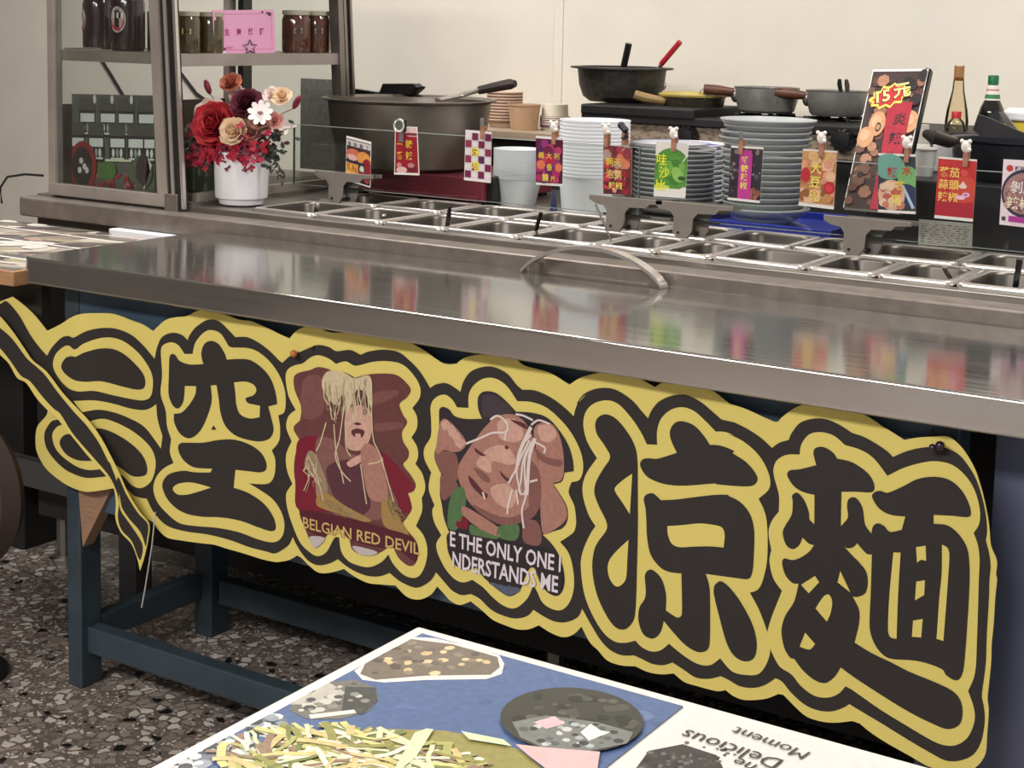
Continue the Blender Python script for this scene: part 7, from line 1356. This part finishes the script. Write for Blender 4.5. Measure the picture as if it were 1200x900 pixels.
wp.poly([wuv(*q) for q in [(1.7425, -0.9581), (1.7424, -0.9598), (1.741, -0.9611), (1.7393, -0.9613), (1.7387, -0.96), (1.7395, -0.9583), (1.7412, -0.9575)]], ink((50, 46, 46), .3))
wp.poly([wuv(*q) for q in [(1.7967, -0.9495), (1.797, -0.9514), (1.7961, -0.9525), (1.7948, -0.952), (1.794, -0.9502), (1.7943, -0.9486), (1.7955, -0.9482)]], ink((76, 70, 68), .3))
wp.poly([wuv(*q) for q in [(1.7784, -0.9586), (1.7783, -0.9601), (1.7771, -0.9614), (1.7756, -0.9614), (1.775, -0.9602), (1.7757, -0.9587), (1.7772, -0.958)]], ink((110, 104, 100), .3))
wp.poly([wuv(*q) for q in [(1.783, -0.9584), (1.7831, -0.9606), (1.7816, -0.9622), (1.7797, -0.962), (1.7788, -0.9602), (1.7796, -0.9581), (1.7815, -0.9573)]], ink((110, 104, 100), .3))
wp.poly([wuv(*q) for q in [(1.7729, -0.9616), (1.7734, -0.9638), (1.7725, -0.965), (1.771, -0.9643), (1.7699, -0.9623), (1.7702, -0.9604), (1.7715, -0.9601)]], ink((76, 70, 68), .3))
wp.poly([wuv(*q) for q in [(1.7585, -0.9702), (1.7588, -0.972), (1.7579, -0.9732), (1.7565, -0.9728), (1.7556, -0.9711), (1.7559, -0.9694), (1.7572, -0.969)]], ink((50, 46, 46), .3))
wp.poly([wuv(*q) for q in [(1.7795, -0.9476), (1.7801, -0.9499), (1.7796, -0.951), (1.7783, -0.95), (1.7771, -0.9477), (1.7771, -0.9458), (1.7781, -0.9458)]], ink((110, 104, 100), .3))
wp.poly([wuv(*q) for q in [(1.7888, -0.9436), (1.7889, -0.9462), (1.7873, -0.948), (1.7851, -0.9477), (1.784, -0.9454), (1.7848, -0.9429), (1.7869, -0.9421)]], ink((50, 46, 46), .3))
wp.poly([wuv(*q) for q in [(1.7902, -0.9467), (1.7903, -0.949), (1.7889, -0.9506), (1.787, -0.9503), (1.786, -0.9483), (1.7867, -0.9461), (1.7886, -0.9454)]], ink((76, 70, 68), .3))
wp.poly([wuv(*q) for q in [(1.7467, -0.9669), (1.7469, -0.9694), (1.7454, -0.9711), (1.7432, -0.9708), (1.7421, -0.9687), (1.7428, -0.9663), (1.7448, -0.9655)]], ink((76, 70, 68), .3))
wp.poly([wuv(*q) for q in [(1.7837, -0.955), (1.7842, -0.9571), (1.7837, -0.9581), (1.7824, -0.9573), (1.7814, -0.9553), (1.7814, -0.9535), (1.7824, -0.9534)]], ink((110, 104, 100), .3))
wp.poly([wuv(*q) for q in [(1.7952, -0.9272), (1.7951, -0.9294), (1.7935, -0.9311), (1.7915, -0.931), (1.7906, -0.9292), (1.7916, -0.927), (1.7936, -0.9261)]], ink((50, 46, 46), .3))
wp.poly([wuv(*q) for q in [(1.7688, -0.9596), (1.7687, -0.9612), (1.7675, -0.9624), (1.7661, -0.9624), (1.7654, -0.9611), (1.7661, -0.9596), (1.7676, -0.9589)]], ink((50, 46, 46), .3))
wp.poly([wuv(*q) for q in [(1.7617, -0.9617), (1.7617, -0.9639), (1.76, -0.9656), (1.7579, -0.9656), (1.757, -0.9638), (1.7579, -0.9616), (1.76, -0.9607)]], ink((76, 70, 68), .3))
wp.poly([wuv(*q) for q in [(1.8077, -0.9558), (1.8079, -0.9581), (1.8067, -0.9595), (1.8051, -0.959), (1.8041, -0.957), (1.8046, -0.9549), (1.8062, -0.9544)]], ink((50, 46, 46), .3))
wp.poly([wuv(*q) for q in [(1.7725, -0.9632), (1.7728, -0.9654), (1.7717, -0.9669), (1.7699, -0.9664), (1.7689, -0.9643), (1.7693, -0.9623), (1.7709, -0.9617)]], ink((50, 46, 46), .3))
wp.poly([wuv(*q) for q in [(1.78, -0.9613), (1.7796, -0.9629), (1.778, -0.9644), (1.7762, -0.9647), (1.7757, -0.9636), (1.7767, -0.9619), (1.7787, -0.9609)]], ink((50, 46, 46), .3))
wp.poly([wuv(*q) for q in [(1.7587, -0.9673), (1.7591, -0.9694), (1.7581, -0.9707), (1.7565, -0.9702), (1.7554, -0.9682), (1.7558, -0.9663), (1.7572, -0.9659)]], ink((50, 46, 46), .3))
wp.poly([wuv(*q) for q in [(1.7788, -0.9675), (1.779, -0.9693), (1.7779, -0.9705), (1.7764, -0.9703), (1.7756, -0.9687), (1.7761, -0.967), (1.7776, -0.9665)]], ink((50, 46, 46), .3))
wp.poly([wuv(*q) for q in [(1.7816, -0.9317), (1.7817, -0.9329), (1.781, -0.9338), (1.78, -0.9336), (1.7795, -0.9325), (1.7799, -0.9314), (1.7808, -0.9311)]], ink((76, 70, 68), .3))
wp.poly([wuv(*q) for q in [(1.7978, -0.9343), (1.7981, -0.9361), (1.7974, -0.9371), (1.7962, -0.9365), (1.7954, -0.9348), (1.7956, -0.9333), (1.7967, -0.933)]], ink((76, 70, 68), .3))
wp.poly([wuv(*q) for q in [(1.779, -0.9558), (1.7791, -0.9575), (1.7781, -0.9587), (1.7767, -0.9585), (1.7759, -0.957), (1.7765, -0.9554), (1.7778, -0.9549)]], ink((76, 70, 68), .3))
wp.poly([wuv(*q) for q in [(1.7718, -0.9632), (1.7718, -0.9646), (1.7707, -0.9656), (1.7695, -0.9656), (1.7689, -0.9645), (1.7695, -0.9632), (1.7708, -0.9626)]], ink((110, 104, 100), .3))
wp.poly([wuv(*q) for q in [(1.796, -0.9401), (1.796, -0.9422), (1.7945, -0.9438), (1.7926, -0.9436), (1.7918, -0.9419), (1.7926, -0.9398), (1.7945, -0.939)]], ink((50, 46, 46), .3))
wp.poly([wuv(*q) for q in [(1.7679, -0.9721), (1.7678, -0.9739), (1.7663, -0.9754), (1.7645, -0.9754), (1.7638, -0.974), (1.7647, -0.9722), (1.7665, -0.9713)]], ink((50, 46, 46), .3))
def wfit(s_, p0, p1, hgt):
    vs, fs = glyphs(s_, .0); w_ = max(q[0] for q in vs); d = (Vector(p1)-Vector(p0)); n_ = Vector((-d.y, d.x)).normalized()
    out = [(p0[0]+d.x*a/w_+n_.x*b*hgt/.72, p0[1]+d.y*a/w_+n_.y*b*hgt/.72, ZT2+.0009) for a, b in vs]
    wp.tx.add(out, fs, ink((58, 52, 50), .3))
wfit('Moment', (1.8436, -0.9002), (1.7866, -0.8929), 0.013)
wfit('Delicious', (1.8335, -0.9205), (1.7606, -0.9161), 0.016)
wfit('The', (1.8318, -0.9388), (1.8063, -0.9338), 0.013)
t3 = thing('printed_placemat', 'white printed placemat with handwritten-style lettering on the dining table', 'placemat', (xw0, y1, ZT2)); wp.mb.build('printed_sheet', t3, smooth=0); wp.tx.build('lettering', t3, smooth=0)

# ================================================================ LEFT SIDE AND UNDER THE COUNTER
t = thing('side_table', 'low wooden side table covered with glossy printed sheets at the left end', 'table', (-.6, .22, 0))
MB().box(-1.3, -.012, -.008, .455, .745, .772, mat('raw_wood_edge', (176, 134, 96), .6, var=.15, scale=20, stretch=(1, 8, 8))).build('table_top', t, smooth=0, bevel=.002)
MB().box(-1.25, -.03, .07, .09, .68, .745, mat('dark_apron', (58, 54, 46), .6)).build('apron', t, smooth=0)
for x, y in ((-.175, .39), (-1.2, .39), (-1.2, .05)): MB().box(x, x+.05, y, y+.045, 0, .745, mat('grey_painted_leg', (70, 69, 69), .5)).build('leg', t, smooth=0)
MB().box(-1.2, -.13, .40, .425, .20, .26, mat('grey_painted_leg', (0, 0, 0))).build('rail', t, smooth=0)
nr = Print((-1.28, -.004, .773), (-.02, -.004, .773), (-.02, .45, .773), (-1.28, .45, .773), .00001)
nr.base(ink((176, 164, 152), .22), .001)
for _ in range(150): nr.ell(random.uniform(.3, .99), random.random(), random.uniform(.015, .06), random.uniform(.02, .07), ink(random.choice([(206, 196, 180), (150, 136, 122), (112, 104, 96), (190, 150, 140), (166, 158, 130), (96, 90, 90), (222, 214, 204)]), .25), 8, random.random())
for b in (.2, .55, .8): nr.rect(.3, b, .98, b+.02, ink((222, 216, 206), .25))
t = thing('table_cover', 'glossy printed sheet with faded pictures covering the left side table', 'cover', (-.6, .2, .773)); nr.mb.build('printed_sheet', t, smooth=0)
# round woven thing at the left edge
t = thing('covered_fan', 'round dark brown woven-covered fan on a pole, cut by the left photo edge', 'fan', (-.107, -.04, 0))
wv = weave('brown_woven_cover', (58, 44, 40)); R_ = Matrix.Rotation(PI/2, 3, 'X')
MB().lathe([(.001, -.055), (.05, -.053), (.10, -.042), (.132, -.02), (.146, .0), (.132, .03), (.08, .05), (.001, .055)], (-.107, -.04, .369), wv, 56, R_, cap=False).build('woven_cover', t)
rr = MB()
for k in range(9):
    r_ = .03+.0125*k; yy = -.04-.0555+.0009*k+.00195*max(0, k-3)**1.45
    rr.tube([(-.107+r_*math.cos(2*PI*i/40), yy+.0005, .369+r_*math.sin(2*PI*i/40)) for i in range(41)], .0011, wv, 4)
rr.build('cover_seam', t)
MB().tube([(-.15, -.035, .015), (-.13, -.035, .25)], .012, blackm, 10).build('pole', t)
MB().lathe([(.001, 0), (.09, 0), (.09, .012), (.02, .025), (.001, .025)], (-.15, -.035, 0), blackm, 28, cap=False).build('base', t)

# grey-blue cabinet panel at the right
t = thing('end_cabinet', 'grey-blue painted cabinet at the right behind the banner edge', 'cabinet', (2.0, .3, 0))
gb = mat('grey_blue_panel', (100, 104, 128), .5, var=.06, scale=6)
MB().box(1.682, 2.3, .13, .44, .275, .73, gb).build('cabinet_shell', t, smooth=0)
MB().box(1.678, 2.3, .125, .44, .06, .271, mat('dark_plinth', (62, 58, 58), .5)).build('plinth', t, smooth=0)
for x in (1.72, 2.24): MB().box(x, x+.04, .15, .19, 0, .06, blackm).build('foot', t, smooth=0)
